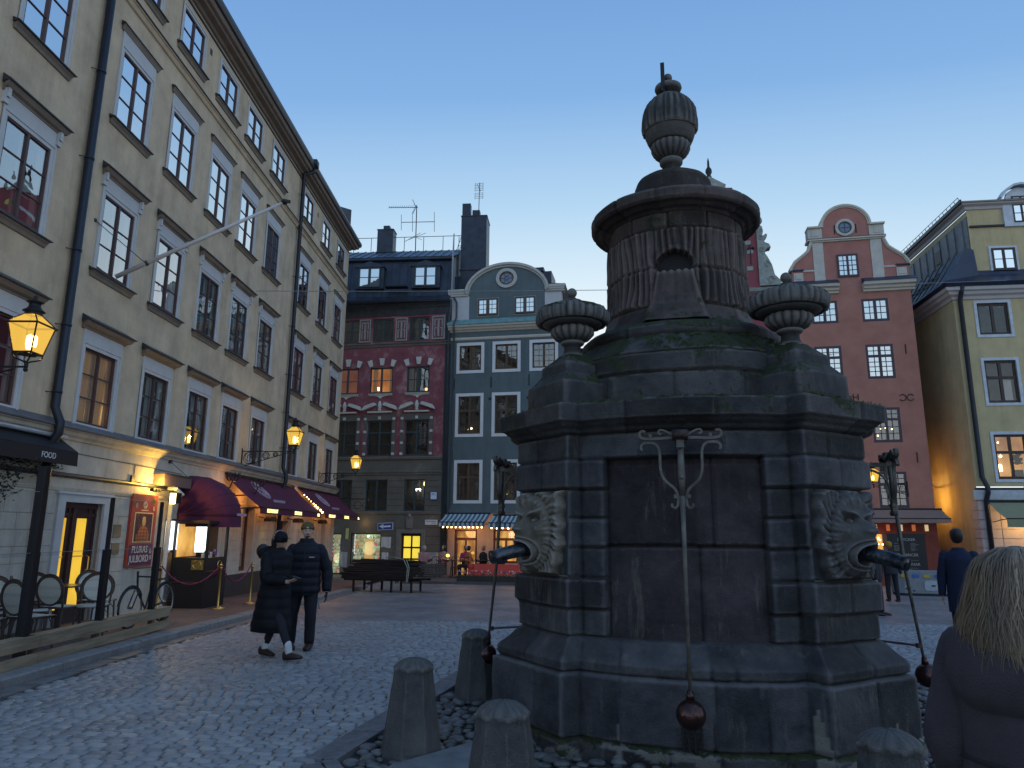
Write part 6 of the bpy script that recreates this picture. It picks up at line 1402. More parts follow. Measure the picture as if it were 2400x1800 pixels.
# ================================================================ STREET LANTERNS
M_lglass = bpy.data.materials.new('lantern_glass'); M_lglass.use_nodes = True
t_ = M_lglass.node_tree; n__ = t_.nodes; n__.clear(); o_ = n__.new('ShaderNodeOutputMaterial'); mx_ = n__.new('ShaderNodeMixShader'); tr_ = n__.new('ShaderNodeBsdfTransparent'); em_ = n__.new('ShaderNodeEmission'); em_.inputs[0].default_value = (1, .62, .11, 1); em_.inputs[1].default_value = 1.15; mx_.inputs[0].default_value = .5; tr_.inputs[0].default_value = (1, .85, .5, 1)
t_.links.new(tr_.outputs[0], mx_.inputs[1]); t_.links.new(em_.outputs[0], mx_.inputs[2]); t_.links.new(mx_.outputs[0], o_.inputs[0])
M_mantle = emat('gas_mantle', (1, .80, .35), 14); M_lbr = mat('lantern_bronze', (.035, .022, .015), .5, metal=.5)
def lantern(loc, rz, arm, label, power, bracket=True):
    L_ = empty('street_lantern', loc, rz, label, 'street lantern', 'gas lanterns on wall brackets')
    # loc = centre of the glass body; arm: length back to the wall along local -x
    def ring4(r, z): return [(r * math.cos(a), r * math.sin(a), z) for a in (math.pi / 4, 3 * math.pi / 4, 5 * math.pi / 4, 7 * math.pi / 4)]
    m = MB(); lo, hi, top = ring4(.17, -.24), ring4(.27, .14), ring4(.10, .30)
    m.add(lo + hi, [(i, (i + 1) % 4, 4 + (i + 1) % 4, 4 + i) for i in range(4)]); m.add(ring4(.26, .165) + top, [(i, (i + 1) % 4, 4 + (i + 1) % 4, 4 + i) for i in range(4)]); m.build('glazing', M_lglass, L_)
    m = MB()
    for i in range(4):
        m.tube([lo[i], hi[i]], .011, 5); m.tube([lo[i], lo[(i + 1) % 4]], .013, 5); h2 = ring4(.30, .145)
        m.tube([h2[i], h2[(i + 1) % 4]], .014, 5); m.tube([h2[i], top[i]], .010, 5); m.tube([top[i], top[(i + 1) % 4]], .012, 5)
    m.build('frame', M_lbr, L_)
    m = MB(); m.lathe([(.10, .29), (.11, .31), (.09, .33), (.14, .345), (.10, .37), (.07, .42), (.075, .46), (.11, .475), (.04, .50), (.02, .53), (.03, .55), (.001, .58)], 12); m.build('cap', M_iron, L_, smooth=True)
    m = MB(); m.lathe([(.03, -.18), (.045, -.10), (.04, .0), (.001, .03)], 10); m.lathe([(.02, -.16), (.028, -.10), (.025, -.02), (.001, .0)], 8, (.10, -.04, 0)); m.build('mantle', M_mantle, L_, smooth=True)
    m = MB(); m.lathe([(.15, -.26), (.15, -.245), (.12, -.235)], 4); 
    for s_ in ((1, 1), (-1, 1), (1, -1), (-1, -1)):
        m.tube(bez((s_[0] * .12, s_[1] * .12, -.25), (s_[0] * .13, s_[1] * .13, -.34), (s_[0] * .03, s_[1] * .03, -.32), (0, 0, -.38), 8), .011, 5)
    m.tube([(0, 0, -.36), (0, 0, -.42)], .026, 8); m.ball((0, 0, -.46), .03, 8); m.build('cradle', M_iron, L_)
    m = MB(); z0 = -.42; m.box(-arm, .02, -.012, .012, z0 - .012, z0 + .012)
    m.box(-arm, -arm + .05, -.03, .03, z0 - .50, z0 + .06)
    m.tube([(-arm + .06, 0, z0 - .44), (-arm * .55, 0, z0 - .24), (-.15, 0, z0 - .03)], .011, 6)
    for cx, r in ((-arm + .26, .17), (-arm * .52, .10), (-arm * .34, .065)):
        for a0 in (0, 2.1, 4.2): m.tube([(cx + r * (1 - .12 * k) * math.cos(a0 + k * .55), 0, z0 - r - .03 + r * (1 - .12 * k) * math.sin(a0 + k * .55)) for k in range(7)], .010, 5)
        m.tube([(cx + r * math.cos(a), 0, z0 - r - .02 + r * math.sin(a)) for a in np.linspace(0, 2 * math.pi, 20)], .010, 5)
    for s_ in (.06, -.50): m.ball((-arm + .02, 0, z0 + s_), .035, 8)
    m.build('bracket', M_iron, L_)
    p = plight('lantern_light', (0, 0, 0), (1, .60, .20), power, .05); p.parent = L_; p.location = (0, 0, -.02)
    return L_
lantern((-6.46, 9.3, 4.23), 0, 1.75, 'big lit gas lantern at the left edge, mounted over the black awning', 110)
lantern((-6.28, 20.67, 4.36), 0, 1.52, 'lit gas lantern on a scrolled bracket left of the second downpipe', 110)
lantern((-6.16, 28.5, 4.36), 0, 1.48, 'lit gas lantern at the far end of the ochre building', 90)
lantern((14.79, 29.5, 4.08), R(101), 1.9, 'lit gas lantern in front of the pink house, seen just right of the well cornice', 110)
lantern(tuple(Mrow @ Vector((21.70, 2.1, 3.35))), R(170), .22, 'lit lantern in the alley between the pink and yellow houses', 700)
# ================================================================ CABLE ACROSS THE SQUARE
m = MB(); a = Vector((-7.95, 20.7, 8.8)); 
def cab(a, b, sag, n=24): return [tuple(Vector(a).lerp(Vector(b), i / n) - Vector((0, 0, sag * 4 * (i / n) * (1 - i / n)))) for i in range(n + 1)]
m.tube(cab(a, (19.5, 26.9, 11.6), .15), .011, 5); m.ball(a, .05, 8); m.tube([a, a + Vector((-.3, 0, .02))], .015, 5)
tag(m.build('overhead_cable', mat('grey_cable', (.22, .22, .22), .6)), 'thin grey cable strung over the square from the ochre building to the yellow house', 'cable')
# ================================================================ RESTAURANT FRONT OF THE OCHRE BUILDING
MA = Matrix.Translation(A.location) @ Matrix.Rotation(A.rotation_euler.z, 4, 'Z')
def inA(o): o.location = A.location; o.rotation_euler = A.rotation_euler; return o
def eA(name, label, cat, group=None): return inA(empty(name, label=label, cat=cat, group=group))
M_purple = mat('plum_canvas', (.085, .013, .042), .85, var=.15, scale=4)
M_print = mat('pale_canvas_print', (.36, .30, .38), .85, var=.25, scale=14)
M_litl = emat('lit_valance_letters', (1, .82, .30), 2.2)
def emblem(m, cx, cy, r, fx):
    """round scrolled emblem made of thin strips; fx maps (a,b)->3D"""
    for rr in (r, r * .80): m.tube([fx(cx + rr * math.cos(a), cy + rr * math.sin(a)) for a in np.linspace(0, 2 * math.pi, 22)], r * .05, 4)
    for i in range(12): a = i * math.pi / 6; m.tube([fx(cx + r * .8 * math.cos(a), cy + r * .8 * math.sin(a)), fx(cx + r * math.cos(a + .2), cy + r * math.sin(a + .2))], r * .04, 4)
    m.tube([fx(cx + r * p[0], cy + r * p[1]) for p in bez((.40, .42), (-.75, .95), (-.35, .05), (0, 0), 8) + bez((0, 0), (.35, -.05), (.75, -.95), (-.40, -.42), 8)[1:]], r * .085, 5)
for i, (x0, x1) in enumerate(((19.42, 25.22), (25.78, 31.2))):
    aw = awning('plum_awning', A, x0, x1, 3.22, 2.32, 1.05, .17, M_purple, ['long plum red restaurant awning with white emblem, nearer the dome canopy', 'plum red restaurant awning with white emblem at the far corner of the ochre building'][i], group='plum restaurant awnings', scallop=False)
    fx = lambda a, b: (a, -1.05 * (.5 - b / 1.38) - .0, 3.22 - .90 * (.5 - b / 1.38) - .02)
    cx = x0 + (x1 - x0) * (.30 if i == 0 else .35)
    m = MB(); emblem(m, cx, .18, .36, fx); m.build('emblem', M_print, aw)
    m = MB()
    for k, ch in enumerate('DIAVOLA'): pass
    for k in range(6): q = cx + .15 + k * .17; m.box(q - .06, q + .06, fx(0, -.32)[1] - .012, fx(0, -.32)[1] + .02, fx(0, -.32)[2] - .075, fx(0, -.32)[2] + .06)
    m.build('printed_name', M_print, aw)
    for fr_, txt in ((.10, 'RESTAURANT'), (.50, 'SERVERING'), (.945, 'BAR')):
        text_obj(txt, .15, M_litl, aw, (x0 + (x1 - x0) * fr_ + .35 * (fr_ < .9), -1.075, 2.235), ext=.003, name='valance_lettering', sx=.95)
m = MB()
for k in range(9): m.ball((25.5 + .03 * math.sin(k * 2), -.35 - k * .085, 2.95 - k * .075), .035 if k > 4 else .018, 8)
sl2 = eA('string_lights', 'short run of bright bulbs in the gap between the two plum awnings', 'string lights'); m.build('bulbs', M_bulb, sl2); m = MB(); m.tube([(25.5, -.2, 3.05), (25.5, -1.1, 2.25)], .006, 4); m.build('wire', M_black, sl2)
# dome canopy
D = eA('dome_awning', 'plum red quarter-dome awning over the host stand', 'awning')
m = MB(); u0, u1, zp, r = 16.95, 18.35, 2.02, 1.18; nA, nU = 14, 12
for i in range(nA):
    for j in range(nU):
        q = []
        for (a, b) in ((i, j), (i, j + 1), (i + 1, j + 1), (i + 1, j)):
            th = a / nA * math.pi / 2; f = b / nU * 2 - 1; sq = (1 - abs(f) ** 3.0) ** .42 if abs(f) < 1 else 0; rr = r * max(.02, sq)
            q.append(((u0 + u1) / 2 + f * (u1 - u0) / 2, -rr * math.cos(th), zp + rr * .84 * math.sin(th)))
        m.quad(*q)
cn = m.build('canopy', M_purple, D, smooth=True, weld=True); s_ = cn.modifiers.new('s', 'SOLIDIFY'); s_.thickness = .01
m = MB()
for k in range(1, 5):
    th = k / 5 * math.pi / 2; P_ = []
    for j in range(17):
        f = j / 16 * 2 - 1; sq = (1 - abs(f) ** 3.0) ** .42 if abs(f) < 1 else 0; rr = r * max(.02, sq) + .008; P_.append(((u0 + u1) / 2 + f * (u1 - u0) / 2, -rr * math.cos(th), zp + rr * .84 * math.sin(th)))
    m.tube(P_, .009, 4)
m.build('rib', mat('plum_seam', (.13, .03, .075), .8), D)
m = MB()
for j in range(24):
    P_ = []
    for b in (j, j + 1): f = b / 24 * 2 - 1; sq = (1 - abs(f) ** 3.0) ** .42 if abs(f) < 1 else 0; P_.append(((u0 + u1) / 2 + f * (u1 - u0) / 2, -r * max(.02, sq)))
    m.quad((P_[0][0], P_[0][1], zp), (P_[1][0], P_[1][1], zp), (P_[1][0], P_[1][1] - .005, zp - .24), (P_[0][0], P_[0][1] - .005, zp - .24))
v = m.build('valance', M_purple, D); v.modifiers.new('s', 'SOLIDIFY').thickness = .006
m = MB(); emblem(m, 17.9, 2.30, .13, lambda a, b: (a, -1.13 + (b - 2.02) * .28, b)); m.build('emblem', M_print, D)
m = MB(); m.box(17.55, 18.15, -1.19, -1.18, 2.05, 2.11); m.build('printed_name', M_print, D)
# host stand under it
H = eA('host_stand', 'black host stand with brass ring plate and lit window above', 'host stand')
Gz = -.12
m = MB(); m.box(16.6, 17.75, -.95, -.15, Gz + .08, 1.08); m.box(16.6, 16.68, -.95, -.9, 1.08, 1.85); m.box(17.67, 17.75, -.95, -.9, 1.08, 1.85); m.box(16.6, 16.66, -.2, -.15, 1.08, 1.85); m.box(16.6, 17.75, -.95, -.15, 1.85, 1.92); m.build('cabinet', M_black, H, bevel=.008)
M_brass = mat('brass', (.6, .42, .14), .3, metal=1., var=.1)
m = MB(); m.box(16.62, 17.73, -.97, -.95, .78, .79); m.box(16.58, 16.6, -.9, -.2, .55, .555); m.tube([(16.585, -.75 + .09 * math.cos(a), .93 + .09 * math.sin(a)) for a in np.linspace(0, 6.28, 20)], .014, 6); m.box(16.59, 16.6, -.9, -.62, .82, 1.04); m.tube([(17.3 + .1 * math.cos(a), -.965, .90 + .1 * math.sin(a)) for a in np.linspace(0, 6.28, 20)], .014, 6); m.build('brass_trim', M_brass, H)
m = MB(); m.box(16.7, 17.66, -.22, -.2, 1.1, 1.84); m.build('lit_back', lit_mat('amber_host_back', (1, .55, .12), .8, (.5, .22, .05), 2), H)
m = MB(); m.box(17.05, 17.09, -.75, -.45, 1.2, 1.82); m.build('menu_light', emat('cool_menu_light', (.8, .93, 1), 2.6), H)
m = MB(); [m.cbox((16.75 + k * .13, -.8, 1.13 + .03 * (k % 3)), (.08, .05, .10 + .05 * (k % 2)), mi=k % 3) for k in range(7)]; m.build('desk_items', [mat('paper', (.6, .55, .45), .8), mat('dark_item', (.05, .04, .04), .5), mat('plum_item', (.2, .08, .2), .6)], H)
m = MB(); m.box(17.9, 17.95, -.6, -.1, -.1, 2.0); m.box(18.15, 18.75, -.12, -.04, Gz, 1.98); m.build('door_leaf', mat('dark_restaurant_door', (.04, .022, .02), .4), H)
m = MB(); m.tube([(16.2, -.12, 2.62), (16.2, -.30, 2.60), (16.42, -.34, 2.5), (16.42, -.1, 2.3), (16.42, -.08, -.1)], .05, 8); inA(tag(m.build('white_drainpipe', mat('chalky_white_pipe', (.5, .5, .5), .6)), 'white drainpipe beside the dome awning', 'drainpipe'))
# poster board
PO = eA('poster', 'red and plum Christmas buffet poster beside the door', 'poster')
m = MB(); m.box(14.88, 15.90, -.06, 0, .95, 2.44); m.build('board', mat('red_poster', (.42, .06, .03), .6, var=.12, scale=3), PO)
m = MB(); m.box(14.93, 15.85, -.066, -.06, .98, 1.40); m.build('plum_band', mat('plum_poster', (.10, .02, .08), .6), PO)
m = MB(); m.box(15.02, 15.76, -.066, -.06, 1.44, 2.06); m.build('picture_border', mat('cream_border', (.75, .65, .30), .7), PO)
m = MB(); m.box(15.05, 15.73, -.069, -.066, 1.46, 2.04); m.build('picture_ground', mat('dark_picture', (.07, .02, .03), .6, var=.6, scale=12, col2=(.30, .12, .02), band=(.68, .58)), PO)
m = MB(); m.prism([(15.12, 1.47), (15.62, 1.47), (15.62, 1.60), (15.56, 1.72), (15.47, 1.77), (15.30, 1.77), (15.20, 1.70), (15.13, 1.58)][::1], 'y', -.076, -.069, 0)
for k in range(4): m.box(15.16 + k * .12, 15.175 + k * .12, -.078, -.076, 1.48, 1.74, 1); m.box(15.15, 15.58, -.078, -.076, 1.50 + k * .065, 1.512 + k * .065, 1)
m.lathe([(.001, -.11), (.06, -.08), (.078, 0), (.06, .08), (.001, .105)], 14, (15.385, -.072, 1.875), 2, sy=.1); m.build('portrait', [mat('orange_check_shirt', (.55, .15, .04), .8), M_black, mat('poster_face', (.62, .38, .12), .7)], PO)
M_cream_l = mat('cream_lettering', (.72, .66, .50), .7)
text_obj('PLURAS', .20, M_cream_l, PO, (15.34, -.068, 1.29), ext=.002, sx=.92); text_obj('JULBORD', .20, M_cream_l, PO, (15.34, -.068, 1.10), ext=.002, sx=.92)
m = MB(); emblem(m, 15.39, 2.22, .075, lambda a, b: (a, -.066, b)); m.box(15.25, 15.53, -.066, -.06, 2.10, 2.115); 
for x, z in ((15.05, 2.2), (15.75, 2.15), (15.78, 1.25), (15.80, 1.12)): m.tube([(x + .03 * math.cos(a), -.066, z + .045 * math.sin(a)) for a in np.linspace(0, 6.28, 9)], .006, 4)
m.build('emblem', M_cream_l, PO)
m = MB(); [m.cbox((15.74 + .03 * math.cos(k), -.066, 2.31 + .03 * math.sin(k * 2)), (.09, .004, .02), ry=k) for k in range(6)]; m.build('sprig', mat('sprig_green', (.12, .25, .04), .8), PO)
m = MB(); m.box(15.3, 15.62, -.25, -.2, 2.56, 2.58); m.tube([(15.5, 0, 2.58), (15.5, -.2, 2.58)], .01, 5)
for k in range(3): m.cbox((15.32 + .13 * k, -.22, 2.54), (.08, .08, .07))
m.build('spot_rail', M_black, PO)
def splight(name, co, tgt, col, e, ang=70, blend=.6, r=.05):
    l = bpy.data.lights.new(name, 'SPOT'); l.energy = e; l.color = col; l.spot_size = R(ang); l.spot_blend = blend; l.shadow_soft_size = r; o = bpy.data.objects.new(name, l); COL.objects.link(o); p = MA @ Vector(co); q = MA @ Vector(tgt); o.location = p; o.rotation_euler = (q - p).to_track_quat('-Z', 'Y').to_euler(); return o
plight('poster_glow', MA @ Vector((15.55, -.30, 2.66)), (1, .60, .10), 55, .06)
# lit menu case, small plaques, speaker
MC = eA('menu_case', 'bright white lit menu case on the wall beside the poster', 'menu case')
m = MB(); m.box(16.42, 16.86, -.14, -.02, 1.20, 1.95); m.build('case', mat('steel', (.3, .3, .3), .3, metal=.9), MC)
m = MB(); m.box(16.45, 16.83, -.147, -.14, 1.26, 1.90); m.box(16.41, 16.42, -.13, -.04, 1.26, 1.90); m.build('lit_panel', emat('cool_white_panel', (.85, .95, 1), 1.7), MC)
SP = eA('floodlight', 'small white floodlight on the wall between poster and dome awning', 'floodlight'); m = MB(); m.box(16.0, 16.22, -.42, -.26, 2.28, 2.52); m.tube([(15.6, 0, 2.56), (16.1, -.3, 2.56)], .012, 5); m.build('housing', M_black, SP); m = MB(); m.box(15.985, 16.0, -.40, -.28, 2.27, 2.50); m.build('lens', emat('flood_lens', (1, .85, .5), 8), SP)
m = MB(); m.box(14.35, 14.62, -.03, -.016, 1.55, 1.80); m.box(14.35, 14.62, -.03, -.016, 1.22, 1.44); inA(tag(m.build('wall_plaque', mat('brass_plaque', (.30, .24, .14), .4, metal=.6)), 'small brass plaques on the pier between the door and the poster', 'plaque'))
SB = eA('awning_cassette', 'rolled up awning cassette with weathered front above the floodlight', 'awning cassette'); m = MB(); m.box(15.7, 17.0, -.25, 0, 2.66, 2.90); m.build('cassette', mat('weathered_board', (.16, .10, .09), .8, var=.35, scale=14, stretch=(8, 1, 1)), SB); m = MB(); m.box(15.68, 17.02, -.27, 0, 2.90, 2.93); m.tube([(16.35, -.05, 3.22), (16.9, -.2, 2.93)], .006, 4); m.box(16.3, 16.38, -.06, 0, 3.2, 3.28); m.build('cap', M_zinc, SB)
m = MB(); m.tube([(14.9, -.012, 3.02), (14.9, -.012, 2.72)], .008, 4); m.tube([(12.5, -.012, 3.06), (14.9, -.012, 3.03), (17, -.012, 3.0)], .006, 4); m.box(14.78, 14.9, -.04, 0, 2.66, 2.80); inA(tag(m.build('wall_cable', M_black), 'thin black cable and junction box on the stucco above the poster', 'cable'))
# under-awning lamps and warm light
for i, u in enumerate((19.0, 21.9, 24.6, 27.6)):
    H_ = eA('heater', 'dark infrared heater under the plum awning, %s from the dome' % ('first', 'second', 'third', 'fourth')[i], 'heater', 'heaters under the plum awnings'); m = MB(); m.box(u, u + .55, -.50, -.28, 1.98, 2.06); m.tube([(u + .28, 0, 2.12), (u + .28, -.35, 2.05)], .015, 5); m.prism([(u, 2.06), (u + .55, 2.06), (u + .48, 2.12), (u + .07, 2.12)], 'y', -.48, -.30); m.build('reflector', M_black, H_)
    splight('heater_glow', (u + .6, -.28, 2.12), (u + .8, -.05, 1.0), (1, .66, .12), 5, 60) if i == 1 else None
for u in (19.2, 20.6, 22.2, 24.0, 26.2, 28.2, 30.0): plight('awning_light', MA @ Vector((u, -.42, 2.62)), (1, .40, .09), 13, .12)
for i, (u, z) in enumerate(((18.35, 3.02), (20.15, 2.98))):
    q = eA('bracket_lamp', ('black basket lamp on an arm above the dome awning', 'black basket lamp on an arm in front of the first plum awning')[i], 'lamp', 'basket lamps on the restaurant front')
    m = MB(); m.tube([(u, 0, z - .32), (u, -.45, z - .30), (u, -.62, z - .25), (u, -.68, z - .08)], .016, 6); m.tube([(u - .4, 0, z - .4), (u, 0, z - .32)], .012, 5)
    m.build('arm', M_iron, q)
    m = MB()
    for k in range(10): a = k * math.pi / 5; m.tube(bez((u, -.68, z - .08), (u + .16 * math.cos(a), -.68 + .16 * math.sin(a), z - .10), (u + .19 * math.cos(a), -.68 + .19 * math.sin(a), z + .02), (u + .17 * math.cos(a), -.68 + .17 * math.sin(a), z + .14), 5), .010, 4)
    m.build('basket', M_iron, q)
# black awning with lettering at the far left, its post and hanging plants
BA = eA('black_awning', 'black cafe awning lettered FOOD at the left edge', 'awning')
m = MB(); x0, x1 = 5.2, 12.38; out = .36
m.add([(x0, -.03, 3.24), (x1, -.03, 3.24), (x1, -out, 3.01), (x0, -out, 3.01)], [(0, 1, 2, 3)]); m.add([(x0, -out, 3.01), (x1, -out, 3.01), (x1, -out - .01, 2.77), (x0, -out - .01, 2.77)], [(0, 1, 2, 3)]); m.add([(x1, -out, 3.01), (x1, -.03, 3.24), (x1, -.03, 2.95), (x1, -out, 2.77)], [(0, 1, 2, 3)])
q = m.build('canopy', M_black, BA); q.modifiers.new('s', 'SOLIDIFY').thickness = .008
m = MB(); m.tube([(x0, -.10, 3.28), (x1 + .02, -.10, 3.28)], .04, 8); m.build('awning_frame', mat('pale_metal', (.45, .47, .5), .4, metal=.4), BA)
text_obj('FOOD', .135, mat('white_lettering', (.6, .62, .65), .7), BA, (11.60, -out - .018, 2.885), ext=.002, sx=.95)
# dark post carrying the awning, leaves hung under the canopy
def world_post(name, x, y, z0, z1, w_, label, cat, grp=None, extra=None):
    b = empty(name, (x, y, z0), R(2), label, cat, grp); m = MB(); m.box(-w_ / 2, w_ / 2, -w_ / 2, w_ / 2, 0, z1 - z0); m.box(-w_ * .9, w_ * .9, -w_ * .9, w_ * .9, 0, .012); m.build('post', mat('matt_black_steel', (.010, .012, .016), .4, metal=.3), b, bevel=.004); return b
world_post('awning_post', -5.86, 9.05, .10, 2.47, .10, 'thick black steel post under the left corner awning', 'post')
lv = eA('hanging_greenery', 'dark trailing leaves hung under the black awning', 'hanging plant'); m = MB(); rnd = random.Random(9)
def leafq(m, c, s, mi=0):
    a, b = rnd.uniform(0, 6.28), rnd.uniform(-1, 1); d = Vector((math.cos(a), math.sin(a), b)).normalized(); e = d.orthogonal().normalized(); c = Vector(c)
    m.add([c - d * s, c + e * s * .45, c + d * s, c - e * s * .45], [(0, 1, 2, 3)], mi)
for k in range(40):
    u_ = rnd.uniform(10.3, 12.0); y_ = -rnd.uniform(.1, .34); L_ = rnd.uniform(.10, .35) + (.45 if u_ < 11.2 else 0); 
    for i in range(int(L_ * 60)): f = rnd.random(); leafq(m, (u_ - .3 * f * L_ + rnd.gauss(0, .05), y_ + rnd.gauss(0, .05), 2.84 - f * L_), rnd.uniform(.02, .045))
m.build('leaves', mat('dark_ivy', (.025, .03, .022), .8, var=.5, scale=20), lv)
# ---- terrace: timber edge, glass screens
TE = empty('timber_edge', (-5.75, 7.2, .085), 0, 'low edge of two weathered timber planks along the cafe terrace', 'timber edge')
M_plank = mat('weathered_plank', (.26, .20, .13), .75, var=.35, scale=5, stretch=(1, .25, 3), bump=.3, bscale=30)
m = MB(); cuts = [-3.0, 2.05, 5.5]
for a, b in zip(cuts, cuts[1:]):
    m = MB(); m.box(-.045, 0, a + .004, b - .004, .20, .325); m.build('plank', M_plank, TE, bevel=.004); m = MB(); m.box(-.045, 0, a + .004, b - .004, .015, .14); m.build('plank', M_plank, TE, bevel=.004)
m = MB()
for y in (-2.5, -.5, 1.2, 2.05, 3.4, 5.0, 5.42): m.box(-.12, -.047, y - .04, y + .04, .0, .32)
m.build('batten', mat('dark_batten', (.12, .095, .07), .85), TE)  # battens in a darker brown than the planks
m = MB(); m.box(-.16, .0, -3, 5.5, .326, .352); m.build('coping', M_plank, TE, bevel=.003)
for i, y in enumerate((9.09, 10.70, 12.22)):
    b = empty('screen_post', (-5.86, y, .43), 0, 'black post of the glass screen, %s' % ('nearest, behind the black awning post', 'middle one of three along the terrace', 'farthest, next to the bicycle')[i], 'screen post', 'glass screen posts')
    m = MB(); m.box(-.04, .04, -.05, .05, 0, .99); m.box(-.09, .09, -.09, .09, 0, .012); m.build('lower_post', MATS['matt_black_steel'], b, bevel=.003); m = MB(); m.box(-.02, .02, -.03, .03, .99, 1.73); m.build('upper_post', MATS['matt_black_steel'], b)
M_screen = glass('screen_glass', .04, .16, (.90, .93, .95), 0)
for i, (a, b_) in enumerate(((6.6, 9.03), (9.15, 10.64), (10.76, 12.16))):
    g = empty('glass_screen', (-5.86, a, .43), 0, 'clear glass wind screen, %s' % ('nearest bay, cut by the left edge of the photo', 'middle bay in front of the round-backed chairs', 'far bay ending beside the bicycle')[i], 'glass screen', 'glass screens of the terrace')
    m = MB(); m.quad((0, 0, .04), (0, b_ - a, .04), (0, b_ - a, .98), (0, 0, .98)); m.build('lower_pane', M_screen, g); m = MB(); m.quad((.01, 0, .94), (.01, b_ - a, .94), (.01, b_ - a, 1.72), (.01, 0, 1.72)); m.build('upper_pane', M_screen, g); m = MB(); m.box(-.004, .004, 0, b_ - a, .98, .986); m.box(.006, .014, 0, b_ - a, 1.72, 1.726); m.build('glass_edge', mat('glass_edge', (.25, .32, .33), .2), g)
# ---- bistro chairs and tables
M_rattan = mat('brown_rattan', (.075, .045, .03), .5, var=.3, scale=30); M_seatw = bpy.data.materials.new('woven_cane'); M_seatw.use_nodes = True
t_ = M_seatw.node_tree; b_ = t_.nodes['Principled BSDF']; co_ = t_.nodes.new('ShaderNodeTexCoord'); mp_ = t_.nodes.new('ShaderNodeMapping'); mp_.inputs['Rotation'].default_value = (0, R(45), R(45)); vo_ = t_.nodes.new('ShaderNodeTexVoronoi'); vo_.inputs['Scale'].default_value = 46; vo_.inputs['Randomness'].default_value = .1
cr_2 = t_.nodes.new('ShaderNodeValToRGB'); ramp(cr_2.color_ramp, [(.20, (.05, .035, .03)), (.27, (.60, .58, .50))]); t_.links.new(co_.outputs['Object'], vo_.inputs['Vector']); t_.links.new(vo_.outputs['Distance'], cr_2.inputs[0]); t_.links.new(cr_2.outputs[0], b_.inputs['Base Color']); b_.inputs['Roughness'].default_value = .6
def chair_proto():
    c = empty('bistro_chair')
    m = MB(); sw = .22; m.box(-sw, sw, -.21, .21, .425, .455); m.build('seat', M_seatw, c, bevel=.012)
    m = MB(); m.tube([(-sw, -.2, .44), (sw, -.2, .44), (sw, .2, .44), (-sw, .2, .44)], .017, 6, closed=True)
    el = [(.215 * math.cos(a), .235 + .06 * (.5 + .5 * math.sin(a)), .70 + .215 * math.sin(a)) for a in np.linspace(0, 2 * math.pi, 25)[:-1]]
    m.tube(el, .018, 7, closed=True); m.tube([(.245 * math.cos(a), .240 + .06 * (.5 + .5 * math.sin(a)), .70 + .245 * math.sin(a)) for a in np.linspace(-.5, math.pi + .5, 18)], .013, 6)
    m.tube([(-.215, .25, .62), (-.205, .21, .45)], .016, 6); m.tube([(.215, .25, .62), (.205, .21, .45)], .016, 6); m.build('back_frame', M_rattan, c, smooth=True)
    m = MB(); vs = [(0, .265, .70)] + [(.20 * math.cos(a), .235 + .06 * (.5 + .5 * math.sin(a)), .70 + .20 * math.sin(a)) for a in np.linspace(0, 2 * math.pi, 25)[:-1]]; m.add(vs, [(0, 1 + i, 1 + (i + 1) % 24) for i in range(24)]); q = m.build('back_panel', M_seatw, c); q.modifiers.new('s', 'SOLIDIFY').thickness = .012
    for sx, sy in ((-1, -1), (1, -1), (-1, 1), (1, 1)):
        m = MB(); m.tube([(sx * .195, sy * .185, .43), (sx * .215, sy * (.20 if sy < 0 else .25), 0)], [.016, .013], 6); m.tube([(sx * .20, sy * .19, .30), (sx * .10, sy * .19, .42)], .007, 4); m.build('leg', M_rattan, c)
    return c
CH = chair_proto(); CH['category'] = 'chair'
def gA(u, out): p = MA @ Vector((u, -out, 0)); return (p.x, p.y, gz(p.x, p.y) + .10)
chs = [((-6.62, 8.95), 185, 'bistro chair at the left edge, back turned to the glass'), ((-6.85, 9.72), 200, 'bistro chair seen through the near glass, left of the black post'), ((-7.35, 10.5), 25, 'bistro chair half hidden by the thick black post'), ((-7.0, 10.95), 120, 'bistro chair turned towards the amber door, right of the black post'), ((-7.75, 11.5), 150, 'farther bistro chair in front of the amber door'),
       ((-7.05, 11.75), 170, 'bistro chair with its round back toward the square, middle bay'), ((-7.25, 13.1), 65, 'bistro chair under the poster lettering, farthest right'), ((-7.85, 10.4), 160, 'bistro chair against the wall behind the black post'), ((-7.75, 12.4), 185, 'bistro chair partly hidden by the middle screen post'), ((-6.55, 10.25), 160, 'bistro chair close to the glass between the black post and the middle post'), ((-6.7, 12.0), 20, 'bistro chair close to the glass left of the far post')]
for i, ((x, y), rz, lab) in enumerate(chs):
    c = CH if i == 0 else copy_tree(CH); c.location = (x, y, gz(x, y) + .10); c.rotation_euler.z = R(rz); tag(c, lab, 'chair', 'bistro chairs on the terrace')
def table(x, y, lab, first=[None]):
    if first[0] is None:
        t = empty('cafe_table'); m = MB(); m.box(-.33, .33, -.33, .33, .71, .735); m.build('tabletop', mat('dark_laminate', (.07, .055, .05), .25, var=.15, spec=.6), t, bevel=.006)
        m = MB(); m.lathe([(.20, 0), (.20, .02), (.06, .05), (.05, .10), (.075, .16), (.05, .24), (.04, .45), (.04, .69), (.12, .71)], 14); m.build('pedestal', M_iron, t, smooth=True); first[0] = t
    else: t = copy_tree(first[0])
    t.location = (x, y, gz(x, y) + .10); t.rotation_euler.z = R(5); return tag(t, lab, 'table', 'square cafe tables on the terrace')
table(-7.3, 10.0, 'square cafe table beside the black post'); table(-7.45, 12.35, 'square cafe table in front of the poster'); table(-7.9, 10.95, 'square cafe table by the wall near the amber door'); table(-7.6, 8.9, 'square cafe table at the left edge')
